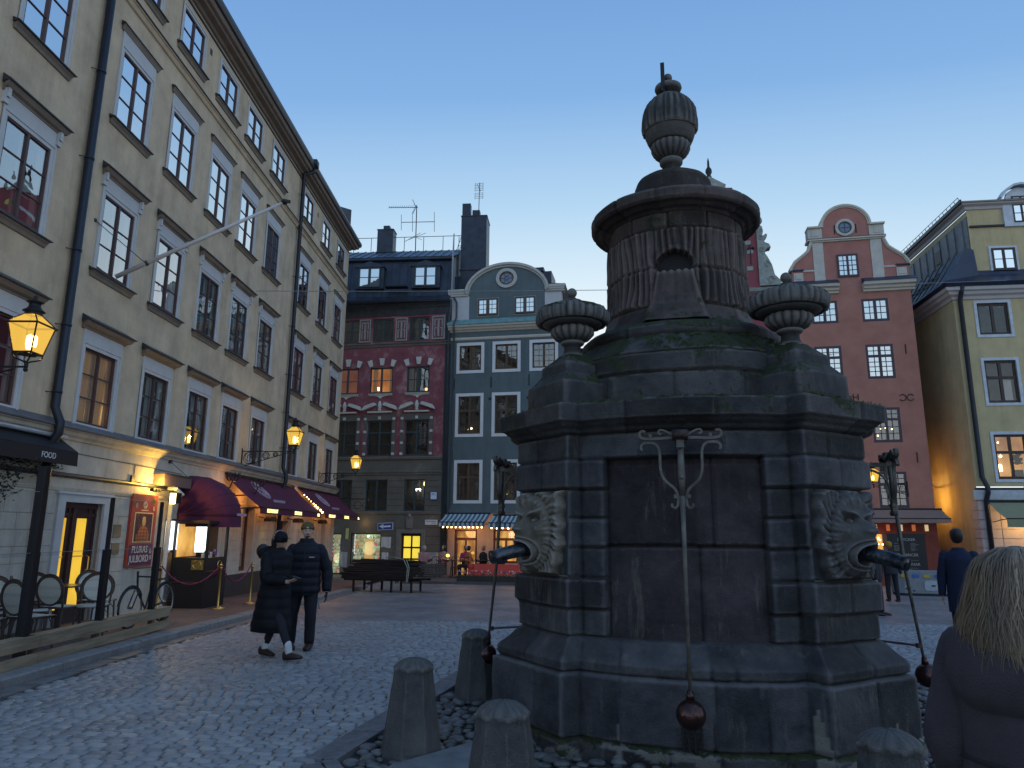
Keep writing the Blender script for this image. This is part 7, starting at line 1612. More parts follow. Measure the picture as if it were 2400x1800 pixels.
# ---- bicycle: rear wheel sticks out past the screen
BK = empty('bicycle', (-6.50, 13.42, gz(0, 13.5) + .10), R(86), 'parked black bicycle leaning at the end of the glass screens', 'bicycle')
m = MB(); 
def wheel(cx, name='wheel'):
    m = MB(); m.tube([(cx + .335 * math.cos(a), 0, .345 + .335 * math.sin(a)) for a in np.linspace(0, 2 * math.pi, 41)[:-1]], .017, 8, closed=True); w_ = m.build('wheel', M_black, BK, smooth=True)
    m = MB(); m.tube([(cx + .312 * math.cos(a), 0, .345 + .312 * math.sin(a)) for a in np.linspace(0, 2 * math.pi, 41)[:-1]], .010, 6, closed=True); m.build('rim', mat('alloy', (.4, .38, .36), .3, metal=.8), w_, smooth=True)
    m = MB()
    for k in range(28): a = k * 2 * math.pi / 28; s_ = .02 if k % 2 else -.02; m.tube([(cx + .02 * math.cos(a + .9), s_, .345 + .02 * math.sin(a + .9)), (cx + .308 * math.cos(a), 0, .345 + .308 * math.sin(a))], .0012, 3)
    m.tube([(cx, -.04, .345), (cx, .04, .345)], .02, 8); m.build('spokes', mat('spoke_steel', (.35, .35, .36), .3, metal=.9), w_)
wheel(.52); wheel(-.55)
m = MB(); bb = (-.08, 0, .28); st = (.10, 0, .82); hd = (-.42, 0, .86)
for a, b, r in ((bb, st, .016), (bb, (-.39, 0, .62), .018), (st, hd, .015), ((.52, .04, .345), bb, .010), ((.52, -.04, .345), bb, .010), ((.52, .04, .345), (.09, 0, .76), .009), ((-.38, 0, .60), (-.43, 0, .95), .018), ((-.40, .04, .62), (-.55, .04, .345), .012), ((-.40, -.04, .62), (-.55, -.04, .345), .012), (st, (.13, 0, .92), .012)): m.tube([a, b], r, 6)
m.build('frame', M_black, BK)
m = MB(); m.tube([(-.30, -.28, .98), (-.42, -.26, 1.02), (-.44, 0, 1.0), (-.42, .26, 1.02), (-.30, .28, .98)], .012, 6); m.build('handlebar', mat('alloy', (.4, .38, .36), .3), BK)
m = MB(); m.ball((.16, 0, .95), .11, 12, sz=(1.25, .75, .35)); m.build('saddle', M_black, BK, smooth=True)
m = MB(); m.tube([(.52 + .365 * math.cos(a), 0, .345 + .365 * math.sin(a)) for a in np.linspace(.1, 2.6, 14)], .014, 5); m.tube([(-.55 + .365 * math.cos(a), 0, .345 + .365 * math.sin(a)) for a in np.linspace(.5, 3.0, 12)], .014, 5); m.tube([(.10, .06, .76), (.75, .06, .78)], .01, 5); m.tube([(.10, -.06, .76), (.75, -.06, .78)], .01, 5); m.build('mudguard', M_black, BK)
# ---- brass stanchions with ropes
def stanch(x, y, lab, first=[None]):
    if first[0] is None:
        s = empty('rope_stanchion'); m = MB(); m.lathe([(.165, 0), (.165, .012), (.10, .03), (.03, .045), (.024, .06), (.024, .86), (.034, .87), (.034, .90), (.02, .91)], 20); m.build('post', M_brass, s, smooth=True); m = MB(); m.ball((0, 0, .945), .036, 12); m.lathe([(.012, 0), (.012, .03), (.001, .05)], 8, (0, 0, .97)); m.build('knob', M_brass, s, smooth=True); first[0] = s
    else: s = copy_tree(first[0])
    s.location = (x, y, gz(x, y) + .10); return tag(s, lab, 'stanchion', 'brass rope stanchions')
ST = [(-6.55, 16.75), (-6.35, 18.2), (-7.6, 16.1)]
stanch(*ST[0], 'brass stanchion standing clear in front of the restaurant wall'); stanch(*ST[1], 'brass stanchion just left of the couple'); stanch(*ST[2], 'brass stanchion beside the black host stand'); stanch(-7.55, 18.3, 'brass stanchion close to the restaurant plinth')
M_rope = mat('magenta_rope', (.22, .02, .10), .8)
def rope(a, b, sag, lab):
    P_ = cab((a[0], a[1], .95), (b[0], b[1], .95), sag, 16); m = MB(); m.tube(P_, .014, 6); tag(m.build('barrier_rope', M_rope, smooth=True), lab, 'rope', 'magenta barrier ropes')
rope(ST[2], ST[0], .42, 'magenta rope from the host stand to the free brass stanchion'); rope(ST[0], ST[1], .42, 'magenta rope between the two front stanchions'); rope(ST[0], (-7.55, 18.3), .35, 'magenta rope sagging back toward the wall')
# ---- sandwich board
SBd = empty('sandwich_board', (-4.78, 17.6, gz(0, 17.6)), R(98), 'pale blue framed sandwich board on the kerb behind the couple', 'sandwich board')
m = MB()
for s_ in (-1, 1):
    for x in (-.3, .3): m.tube([(x, s_ * .25, 0), (x, s_ * .02, 1.0)], .022, 4)
    m.tube([(-.3, s_ * .02, 1.0), (.3, s_ * .02, 1.0)], .02, 4); m.tube([(-.3, s_ * .19, .28), (.3, s_ * .19, .28)], .018, 4)
m.build('board_frame', mat('slate_blue_frame', (.10, .16, .20), .5), SBd); m = MB()
for s_ in (-1, 1): m.add([(-.28, s_ * .19, .29), (.28, s_ * .19, .29), (.28, s_ * .03, .96), (-.28, s_ * .03, .96)], [(0, 1, 2, 3)])
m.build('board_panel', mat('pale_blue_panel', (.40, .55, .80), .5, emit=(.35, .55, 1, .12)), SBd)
# ---- flagpole
FP = empty('flagpole', tuple(MA @ Vector((13.33, -.05, 6.6))), 0, 'white flagpole slanting out from a second floor window sill', 'flagpole')
b0 = Vector(FP.location); tip = Vector((-5.0, 14.41, 8.64)); d = tip - b0
m = MB(); m.tube([(0, 0, 0), tuple(d * .5), tuple(d)], [.045, .042, .03], 12); m.build('pole', mat('white_pole', (.50, .48, .48), .4, var=.08), FP, smooth=True)
m = MB(); m.ball(tuple(d * 1.015), .07, 10, sz=(1, 1, .8)); m.cbox(tuple(d * 1.03), (.16, .05, .06), rz=.5); m.build('finial', M_iron, FP)
m = MB(); e_ = MA @ Vector((12.55, 0, 7.45)) - b0; m.tube([tuple(d * .17), tuple(e_)], .008, 5); m.ball(tuple(e_), .04, 6); m.tube([tuple(d * .165), tuple(d * .18)], .055, 10); m.build('stay', M_zinc, FP)
m = MB(); m.box(10.72, 10.80, -.0, .0, 0, 0) ; 
m = MB(); m.tube([(10.62 + .12 * math.cos(a), .14, 6.80 + .10 * math.sin(a)) for a in np.linspace(.0, 3.2, 10)], .025, 6); tag(inA(m.build('green_toy', mat('lime_plastic', (.30, .62, .05), .4, emit=(.3, .7, .05, .25)))), 'lime green ring behind the glass of the left window', 'toy')
for u in (16.25, 26.0): 
    m = MB(); m.box(u, u + .12, -.006, .0, 13.75, 13.92); v_ = m.build('wall_vent', M_black, A)
# ================================================================ FAR SIDE STREET THINGS
def rowE(name, u, out, z, label, cat, group=None, rz=0): p = Mrow @ Vector((u, -out, z)); return empty(name, p, R(90 - 101.5) + rz, label, cat, group)
s = rowE('one_way_sign', -2.95, .35, 1.95, 'blue one-way sign with white arrow beside the lit shop window', 'sign'); m = MB(); m.cbox((0, 0, 0), (.78, .02, .34), ry=R(-3)); m.build('plate', mat('white_sign', (.6, .62, .65), .5), s); m = MB(); m.cbox((0, -.014, 0), (.73, .012, .29), ry=R(-3)); m.build('blue_field', mat('sign_blue', (.015, .07, .28), .4), s)
m = MB(); m.cbox((.06, -.026, 0), (.42, .008, .07), ry=R(-3)); m.prism([(-.30, .0), (-.10, .11), (-.10, -.11)][::-1], 'y', -.03, -.022); m.build('arrow', mat('white_arrow', (.75, .77, .8), .5), s)
s = rowE('parking_sign', -.66, .04, 3.42, 'small blue and white square sign on the grey wall', 'sign'); m = MB(); m.box(-.18, .18, -.03, 0, -.20, .20); m.build('plate', mat('blue_black_frame', (.02, .04, .10), .4), s, bevel=.03); m = MB(); m.box(-.15, .15, -.034, -.03, -.17, .17); m.build('face', mat('pale_sign_face', (.6, .68, .8), .5), s); text_obj('PTS', .14, mat('sign_blue', (.015, .07, .28), .4), s, (0, -.037, .05), ext=.002, sx=.9)
s = rowE('street_name_sign', -.75, .03, 2.16, 'white street name plate near the corner of the red house', 'sign'); m = MB(); m.box(-.31, .31, -.02, 0, -.12, .12); m.build('plate', mat('white_sign', (.6, .62, .65), .5), s); text_obj('Svartmangatan', .085, M_black, s, (0, -.023, .045), ext=.001); text_obj('18 - 28', .07, M_black, s, (.1, -.023, -.06), ext=.001)
M_paper = mat('white_paper_sheets', (.50, .49, .52), .85, var=.08)
for i, (u, z0, z1, w_, lab) in enumerate(((-2.95, .95, 1.45, .5, 'pale sheet hung under the one-way sign'), (-2.98, .40, .72, .34, 'smaller pale sheet hung low under the one-way sign'), (-5.10, .80, 1.35, .42, 'dark cloth hung on the pier between the lit shop windows'), (-5.12, .02, .72, .42, 'pale cloth hung low between the lit shop windows'), (-4.98, 1.32, 1.85, .16, 'yellowish pennant hung by the lit shop window'))):
    s = rowE('hung_sheet', u, .18, 0, lab, 'sheet', 'sheets hung outside the shop'); m = MB(); n_ = 6
    vs = []
    for k in range(n_ + 1): x = -w_ / 2 + w_ * k / n_; vs += [(x, .02 * math.sin(k * 2), z0 + .03 * math.sin(k)), (x, .015 * math.sin(k * 2 + 1), z1)]
    m.add(vs, [(2 * k, 2 * k + 2, 2 * k + 3, 2 * k + 1) for k in range(n_)]); m.build('sheet', [M_paper, M_paper, mat('grey_cloth', (.12, .11, .13), .9), mat('lilac_cloth', (.28, .26, .32), .9), mat('yellow_cloth', (.5, .5, .2), .9)][i], s)
s = rowE('utility_cabinet', -.72, .45, GL + .05, 'pale grey double door utility cabinet on a stone block', 'cabinet'); m = MB(); m.box(-.43, .43, -.2, .2, .25, 1.12); m.box(-.45, .45, -.22, .22, 1.12, 1.16); m.build('body', mat('cabinet_grey', (.36, .36, .34), .6, var=.08), s, bevel=.01); m = MB(); m.box(-.004, .004, -.204, -.2, .28, 1.1); m.box(-.24, -.20, -.206, -.2, .55, .80); m.box(.0, .04, -.206, -.2, .55, .80); m.build('vent', M_black, s); m = MB(); m.box(-.5, .52, -.3, .25, -.1, .25); m.build('stone_block', M_gran, s, bevel=.01)
# iron bracket sign between the two facades
s = inA(empty('hanging_bracket', label='ornate iron sign bracket at the far corner of the ochre building', cat='sign bracket')); m = MB(); m.box(30.9, 30.95, -1.6, 0, 3.05, 3.08); m.tube([(30.92, -.2 - .9 * t, 3.0 - .8 * math.sin(t * 2)) for t in np.linspace(0, 1, 10)], .02, 5)
for c_, r_ in ((-.5, .2), (-1.0, .15), (-1.3, .1)): m.tube([(30.92, c_ + r_ * math.cos(a), 2.8 + r_ * math.sin(a)) for a in np.linspace(0, 6.28, 14)], .014, 4)
m.build('scrollwork', M_iron, s)
# ---- stack of dark timber boards on a steel rack
LP = empty('board_stack', (-4.15, 24.9, gz(0, 24.9)), R(-14), 'stack of dark wet boards on a steel rack in front of the shop', 'board stack'); rnd = random.Random(14)
M_wet = mat('wet_dark_boards', (.020, .020, .024), .35, var=.5, scale=8, stretch=(.3, 3, 3), bump=.3)
m = MB(); 
for x in (-1.0, -.35, .35, 1.05):
    for y in (-.42, .42): m.box(x - .03, x + .03, y - .03, y + .03, 0, .42)
m.box(-1.35, 1.4, -.45, -.39, .36, .42); m.box(-1.35, 1.4, .39, .45, .36, .42); m.build('rack', M_iron, LP)
m = MB(); z = .43; k = 0
while z < 1.02:
    th = rnd.uniform(.05, .075); f = (z - .43) / .6; L_ = 1.45 - .45 * f ** 2
    for y in (-.36, -.12, .12, .36):
        if f > .6 and abs(y) > .3: continue
        off = rnd.uniform(-.12, .12); m.cbox((off, y + rnd.uniform(-.02, .02), z + th / 2), (2 * L_ * rnd.uniform(.92, 1.05), .20, th * .86), rz=R(rnd.uniform(-2, 2)), ry=R(rnd.uniform(-1.2, 1.2)))
    z += th; k += 1
m.build('boards', M_wet, LP)
m = MB(); 
for i in range(7): m.cbox((1.55 + rnd.uniform(-.1, .1), -.1 + .08 * i - .2, .50 + .065 * i), (.9, .16, .05), rz=R(35 + rnd.uniform(-5, 5)))
m.build('loose_boards', mat('brown_boards', (.07, .05, .042), .7, var=.4, scale=10), LP)
m = MB(); m.tube([(.9, -.5, .35), (.92, -.48, .8), (.7, -.3, 1.06), (.2, 0, 1.12), (-.2, .3, 1.08)], .014, 5); m.tube([(.94, -.5, .35), (.98, -.48, .8), (.8, -.3, 1.05)], .014, 5); m.build('strap', mat('pale_strap', (.35, .36, .30), .8), LP)
# ---- cafe platform, planter, tables
CP = rowE('cafe_platform', 1.9, 3.6, 0, 'low wooden cafe platform in front of the grey green house', 'platform'); m = MB(); m.box(-2.3, 6, -1.4, 3.3, GL - .1, GL + .22); m.build('deck', mat('grey_deck', (.10, .085, .08), .8, var=.2, scale=8), CP)
FB = rowE('flower_box', 3.1, 4.65, GL + .22, 'planter of pink and white flowers on the platform edge', 'planter'); m = MB(); m.box(-1.2, 2, -.14, .14, 0, .22); m.build('box', mat('dark_planter', (.04, .04, .035), .8), FB)
m = MB(); rnd = random.Random(31)
for i in range(420): leafq(m, (rnd.uniform(-1.2, 2), rnd.uniform(-.16, .16), rnd.uniform(.18, .40)), .035, 0)
for i in range(90): m.ball((rnd.uniform(-1.2, 2), rnd.uniform(-.2, .1), rnd.uniform(.30, .44)), .028, 6, mi=1 + (rnd.random() < .35))
m.build('flowers', [mat('planter_leaf', (.03, .06, .02), .8), mat('pink_flower', (.6, .15, .22), .7), mat('white_flower', (.6, .55, .5), .7)], FB)
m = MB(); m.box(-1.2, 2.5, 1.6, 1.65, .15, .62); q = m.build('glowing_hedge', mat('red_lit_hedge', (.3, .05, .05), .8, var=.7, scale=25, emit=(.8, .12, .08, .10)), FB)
cc = 0
for (u, o_, rz, lab) in ((.55, 3.0, 180, 'thin dark cafe chair left of the cafe door'), (1.25, 2.7, 200, 'thin dark cafe chair in front of the cafe door'), (2.0, 2.9, 170, 'thin dark cafe chair beside the pump pendulum'), (2.7, 2.6, 150, 'thin dark cafe chair under the right striped awning')):
    p = Mrow @ Vector((u, -o_, GL + .22))
    if cc == 0:
        cp = empty('metal_cafe_chair'); m = MB(); m.box(-.2, .2, -.2, .2, .44, .46); m.build('seat', M_iron, cp); m = MB(); m.tube([(-.2, .2, .46), (-.2, .26, .80), (-.12, .27, .9), (.12, .27, .9), (.2, .26, .80), (.2, .2, .46)], .014, 5); m.tube([(0, .22, .46), (0, .27, .9)], .01, 4); m.build('backrest', M_iron, cp)
        for sx in (-1, 1):
            for sy in (-1, 1): m = MB(); m.tube([(sx * .18, sy * .18, .44), (sx * .22, sy * .23, 0)], .012, 5); m.build('leg', M_iron, cp)
        c = cp
    else: c = copy_tree(cp)
    c.location = p; c.rotation_euler.z = R(rz - 11.5); tag(c, lab, 'chair', 'metal cafe chairs'); cc += 1
for (u, o_, lab) in ((.95, 2.1, 'small round cafe table with a glowing lamp'), (2.35, 2.1, 'small round cafe table under the right awning')):
    t = rowE('round_table', u, o_, GL + .22, lab, 'table', 'round cafe tables'); m = MB(); m.lathe([(.18, 0), (.18, .02), (.03, .04), (.03, .70), (.33, .72), (.33, .74)], 18); m.build('tabletop', M_iron, t, smooth=False)
t = rowE('table_lamp', .72, 2.1, GL + .97, 'small round glowing lamp on the cafe table', 'lamp'); m = MB(); m.lathe([(.05, 0), (.02, .02), (.02, .10)], 8); m.build('base', M_brass, t); m = MB(); m.ball((0, 0, .17), .085, 10, sz=(1, 1, .8)); m.build('shade', emat('yellow_globe', (1, .75, .15), 2.5), t)
# ---- concrete barrier and menu board near the pink house
KB = empty('concrete_barrier', (14.05, 24.9, gz(0, 24.7) - .0), R(-15), 'long grey concrete barrier with a blue and yellow stripe and worn white emblem', 'barrier')
m = MB(); L_ = 1.12
pl = [(-L_, -.30), (-L_ + .25, -.42), (L_ - .25, -.42), (L_, -.30), (L_, .30), (L_ - .25, .42), (-L_ + .25, .42), (-L_, .30)]
vs = [(x * 1.0, y, .08) for x, y in pl] + [(x * .98, y * .9, .80) for x, y in pl]; m.add(vs, [tuple(range(8, 16))] + [(i, (i + 1) % 8, 8 + (i + 1) % 8, 8 + i) for i in range(8)]); m.build('body', mat('grey_barrier_concrete', (.20, .215, .235), .8, var=.15, scale=6), KB, bevel=.02)
m = MB(); m.prism([(x * .97, y * .93) for x, y in pl], 'z', 0, .08); m.build('base', mat('dark_rubber', (.03, .03, .035), .8), KB)
m = MB()
for i in range(6): m.cbox((-.82 + i * .33, -.405, .64), (.20, .02, .10), mi=i % 2)
m.build('stripe', [mat('stripe_yellow', (.42, .34, .03), .6), mat('stripe_blue', (.04, .13, .42), .6)], KB)
m = MB(); m.prism([(-.22, .18), (.22, .18), (.26, .24), (.26, .42), (.20, .50), (-.20, .50), (-.26, .42), (-.26, .24)][::-1], 'y', -.43, -.405); m.build('emblem', mat('faded_white_emblem', (.36, .40, .45), .8, var=.2, scale=20), KB)
m = MB(); m.cbox((0, -.432, .33), (.12, .01, .05)); rnd = random.Random(2)
for i in range(26): s_ = rnd.choice((-.72, .55)); m.cbox((s_ + rnd.uniform(-.14, .14), -.415, rnd.uniform(.16, .52)), (rnd.uniform(.02, .07), .012, rnd.uniform(.015, .05)), mi=rnd.randrange(2))
m.build('worn_stickers', [M_black, mat('torn_white', (.5, .5, .5), .8)], KB)
MBd = empty('menu_board', (14.0, 26.0, gz(0, 26.0)), R(-11), 'tall black chalk menu board behind the concrete barrier', 'menu board')
m = MB(); m.box(-.62, .62, -.03, .03, .55, 2.0); m.box(-.66, .66, -.04, .04, 2.0, 2.04); m.box(-.5, -.44, 0, .3, 0, .6); m.box(.44, .5, 0, .3, 0, .6); m.build('board', mat('blackboard', (.018, .016, .016), .6, var=.2), MBd)
M_chalk = mat('chalk', (.42, .40, .38), .9)
for tx, z, sz in (('DRYCKER', 1.83, .13), ('DÅRBRICER', 1.30, .13), ('SMÖRGÅSAR', .98, .13)): text_obj(tx, sz, M_chalk, MBd, (0, -.034, z), ext=.001)
m = MB(); rnd = random.Random(7)
for i in range(7):
    for a in (-.42, .12):
        if rnd.random() < .9: m.box(a, a + rnd.uniform(.12, .30), -.033, -.03, 1.45 + i * .042, 1.456 + i * .042)
for i in range(2): m.box(-.4, rnd.uniform(0, .4), -.033, -.03, 1.12 + i * .05, 1.126 + i * .05); m.box(-.5, .1 + .2 * i, -.033, -.03, .80 + i * .05, .806 + i * .05)
m.box(-.5, .52, -.034, -.03, .70, .735); m.build('chalk_lines', M_chalk, MBd)
# ================================================================ PEOPLE
M_skin = mat('skin', (.42, .26, .19), .6, var=.08)
M_skinp = mat('pale_skin', (.62, .42, .33), .6, var=.08)
M_navy = mat('navy_quilted_nylon', (.008, .011, .020), .6, spec=.25, var=.2, scale=6, bump=.15, bscale=12)
M_blackcoat = mat('black_quilted_coat', (.006, .007, .011), .65, spec=.2, var=.2, scale=5, bump=.15, bscale=12)
M_jeans = mat('dark_jeans', (.010, .012, .020), .8, var=.2)
M_boot = mat('dark_brown_leather', (.035, .022, .018), .55, var=.3, scale=20)
def skin_mesh(name, J, E, m_, parent, levels=2, root=0):
    """J: list of (x,y,z,r); E: edges -> one continuous skinned surface"""
    me = bpy.data.meshes.new(name); me.from_pydata([j[:3] for j in J], E, []); me.materials.append(m_)
    o = bpy.data.objects.new(name, me); COL.objects.link(o); o.parent = parent
    md = o.modifiers.new('skin', 'SKIN'); md.use_smooth_shade = True; md.branch_smoothing = .6
    for i, j in enumerate(J):
        v = me.skin_vertices[0].data[i]; r = j[3]; v.radius = (r[0], r[1]) if isinstance(r, tuple) else (r, r); v.use_root = (i == root)
    s = o.modifiers.new('sub', 'SUBSURF'); s.levels = levels; s.render_levels = levels
    return o
def loft(m, secs, n=24, mi=None, cap=True, puff=0, fold=0):
    """secs: (x,y,z,rx,ry[,rot]) -> smooth closed tube of ellipses"""
    vs = []; k = len(secs)
    for i, s in enumerate(secs):
        x, y, z, rx, ry = s[:5]; ro = s[5] if len(s) > 5 else 0
        for j in range(n):
            a = 2 * math.pi * j / n; w_ = 1 + (fold * math.sin(a * 3 + z * 4) * .5 + fold * math.sin(a * 7 + z * 3) * .3 if fold else 0); ex, ey = rx * math.cos(a) * w_, ry * math.sin(a) * w_
            vs.append((x + ex * math.cos(ro) - ey * math.sin(ro), y + ex * math.sin(ro) + ey * math.cos(ro), z))
    fs = [(i * n + j, i * n + (j + 1) % n, (i + 1) * n + (j + 1) % n, (i + 1) * n + j) for i in range(k - 1) for j in range(n)]
    if cap: fs += [tuple(range(n - 1, -1, -1)), tuple(range((k - 1) * n, k * n))]
    m.add(vs, fs, mi)
def interp_secs(keys, step=.02):
    """keys sorted by z: (z,x,y,rx,ry); smooth interpolation with quilting"""
    zs = [k[0] for k in keys]; out = []; n = max(2, int(abs(zs[-1] - zs[0]) / step))
    for i in range(n + 1):
        z = zs[0] + (zs[-1] - zs[0]) * i / n; out.append((np.interp(z, zs, [k[1] for k in keys]), np.interp(z, zs, [k[2] for k in keys]), z, np.interp(z, zs, [k[3] for k in keys]), np.interp(z, zs, [k[4] for k in keys])))
    return out
def quilt(secs, pitch=.10, amp=.012): return [(x, y, z, rx + amp * abs(math.sin(math.pi * z / pitch)), ry + amp * abs(math.sin(math.pi * z / pitch))) + tuple(r) for x, y, z, rx, ry, *r in secs]
def limb(m, pts, radii, q=0, n=12, mi=None):
    P_ = []; rr = []
    for i in range(len(pts) - 1):
        for k in range(8):
            f = k / 8; P_.append(tuple(Vector(pts[i]).lerp(Vector(pts[i + 1]), f))); rr.append(radii[i] + (radii[i + 1] - radii[i]) * f)
    P_.append(tuple(pts[-1])); rr.append(radii[-1]); m.ball(tuple(pts[0]), radii[0], n, mi)
    if q: rr = [r + q * abs(math.sin(i * math.pi / 4)) for i, r in enumerate(rr)]
    m.tube(P_, rr, n, mi)
def shoe(m, x, y, z, rz, L=.28, h=.10, w_=.095, mi=None, tilt=0):
    M_ = Matrix.Translation((x, y, z)) @ Matrix.Rotation(rz, 4, 'Z') @ Matrix.Rotation(tilt, 4, 'X'); n = 14; vs = []; k = 0
    rows = [(-.30, .75, 1.0), (-.22, .9, 1.05), (0, 1.0, 1.0), (.25, 1.0, .72), (.5, .98, .55), (.68, .75, .42), (.74, .35, .25)]
    for t, ww, hh in rows:
        for j in range(n):
            a = 2 * math.pi * j / n; vs.append(M_ @ Vector((w_ / 2 * ww * math.cos(a), -t * L, h * hh * max(0, .5 + .5 * math.sin(a)))))
    fs = [(i * n + j, i * n + (j + 1) % n, (i + 1) * n + (j + 1) % n, (i + 1) * n + j) for i in range(len(rows) - 1) for j in range(n)] + [tuple(range(n)), tuple(range(len(rows) * n - 1, (len(rows) - 1) * n - 1, -1))]
    m.add(vs, fs, mi)
def head_mesh(name, c, parent, m_, yaw=0, s=1.0, pitch=0):
    """modelled head facing -y: skull, jaw, brow, nose, mouth, ears"""
    n, k = 28, 24; vs = []; M_ = Matrix.Translation(c) @ Matrix.Rotation(yaw, 4, 'Z') @ Matrix.Rotation(pitch, 4, 'X')
    for i in range(k + 1):
        ph = math.pi * i / k; z = -math.cos(ph)
        for j in range(n):
            a = 2 * math.pi * j / n; dx, dy = math.cos(a), math.sin(a); r = math.sin(ph); X, Y_, Z = .075 * dx * r, .095 * dy * r, .118 * z
            if Z < 0: X *= 1 - .32 * (-Z / .118) ** 1.3; Y_ = Y_ * (1 - .12 * (-Z / .118)) - (.012 * (-Z / .118) if dy < 0 else -.02 * (-Z / .118))
            fr_ = max(0, -dy) * r
            g = lambda u, v, su, sv: math.exp(-((X - u) / su) ** 2 - ((Z - v) / sv) ** 2) * (1 if dy < 0 else 0)
            Y_ -= .024 * g(0, -.015, .012, .022) + .006 * g(0, .03, .05, .012) + .009 * g(0, -.062, .022, .008) + .010 * g(0, -.10, .03, .016)
            Y_ += .011 * g(.030, .008, .016, .012) + .011 * g(-.030, .008, .016, .012) + .004 * g(0, -.070, .02, .004)
            vs.append(M_ @ (Vector((X, Y_, Z)) * s))
    fs = [(i * n + j, i * n + (j + 1) % n, (i + 1) * n + (j + 1) % n, (i + 1) * n + j) for i in range(k) for j in range(n)]
    m = MB(); m.add(vs, fs)
    for sx in (-1, 1): q = M_ @ (Vector((sx * .078, .008, -.005)) * s); m.ball(tuple(q), .03 * s, 10, sz=(.35, .6, 1))
    return m.build(name, m_, parent, smooth=True, weld=True), M_
def hand(m, wrist, dirn, palm_n, s=1.0, curl=.5, mi=None):
    """palm with four separate fingers and a thumb, slightly curled"""
    d = Vector(dirn).normalized(); nrm = Vector(palm_n); nrm = (nrm - d * nrm.dot(d)).normalized(); sd_ = d.cross(nrm); w_ = Vector(wrist)
    k = 10; pv = []
    for f, ww, th in ((0, .026, .020), (.03, .034, .017), (.06, .040, .015), (.088, .038, .012)):
        c = w_ + d * f * s; pv.append((c, ww * s, th * s))
    vs = []
    for c, ww, th in pv: vs += [c + sd_ * ww * math.cos(2 * math.pi * j / k) + nrm * th * math.sin(2 * math.pi * j / k) for j in range(k)]
    m.add(vs, [(i * k + j, i * k + (j + 1) % k, (i + 1) * k + (j + 1) % k, (i + 1) * k + j) for i in range(3) for j in range(k)] + [tuple(range(k - 1, -1, -1)), tuple(range(3 * k, 4 * k))], mi)
    for off, L_ in ((-.030, .062), (-.010, .074), (.010, .070), (.029, .056)):
        p = w_ + d * .084 * s + sd_ * off * s; P_ = [p]; dd = d.copy(); 
        for q in range(3): dd = (dd + nrm * curl * .55).normalized(); P_.append(P_[-1] + dd * L_ * s * (.42, .33, .25)[q])
        m.tube(P_, [.0095 * s, .0088 * s, .008 * s, .006 * s], 7, mi)
    p = w_ + d * .025 * s - sd_ * .030 * s; t1 = p + (d * .6 - sd_ * .7 + nrm * .3).normalized() * .035 * s; t2 = t1 + (d * .9 - sd_ * .2 + nrm * .4).normalized() * .028 * s; m.tube([p, t1, t2], [.012 * s, .010 * s, .008 * s], 7, mi)
def body_skeleton(parent, m_, H=1.8, hands=((-.35, 0, .85), (.35, 0, .85)), elbows=((-.30, .04, 1.12), (.30, .04, 1.12)), feet=((-.10, 0, .06), (.10, 0, .06)), knees=((-.10, -.02, .50), (.10, -.02, .50)), hipz=.93):
    k = H / 1.8; J = [(0, 0, hipz, (.13 * k, .10 * k)), (0, 0, 1.15 * k, (.125 * k, .09 * k)), (0, 0, 1.38 * k, (.15 * k, .10 * k)), (0, .005, 1.52 * k, .055 * k), (0, 0, 1.62 * k, .055 * k)]
    E = [(0, 1), (1, 2), (2, 3), (3, 4)]
    for s, (h_, e_, f_, n_) in zip((-1, 1), zip(hands, elbows, feet, knees)):
        b = len(J); J += [(s * .17 * k, 0, 1.42 * k, .065 * k), (*e_, .048 * k), (*h_, .030 * k)]; E += [(2, b), (b, b + 1), (b + 1, b + 2)]
        b = len(J); J += [(s * .09 * k, 0, hipz - .06, .07 * k), (*n_, .042 * k), (*f_, .032 * k)]; E += [(0, b), (b, b + 1), (b + 1, b + 2)]
    return skin_mesh('body', J, E, m_, parent)
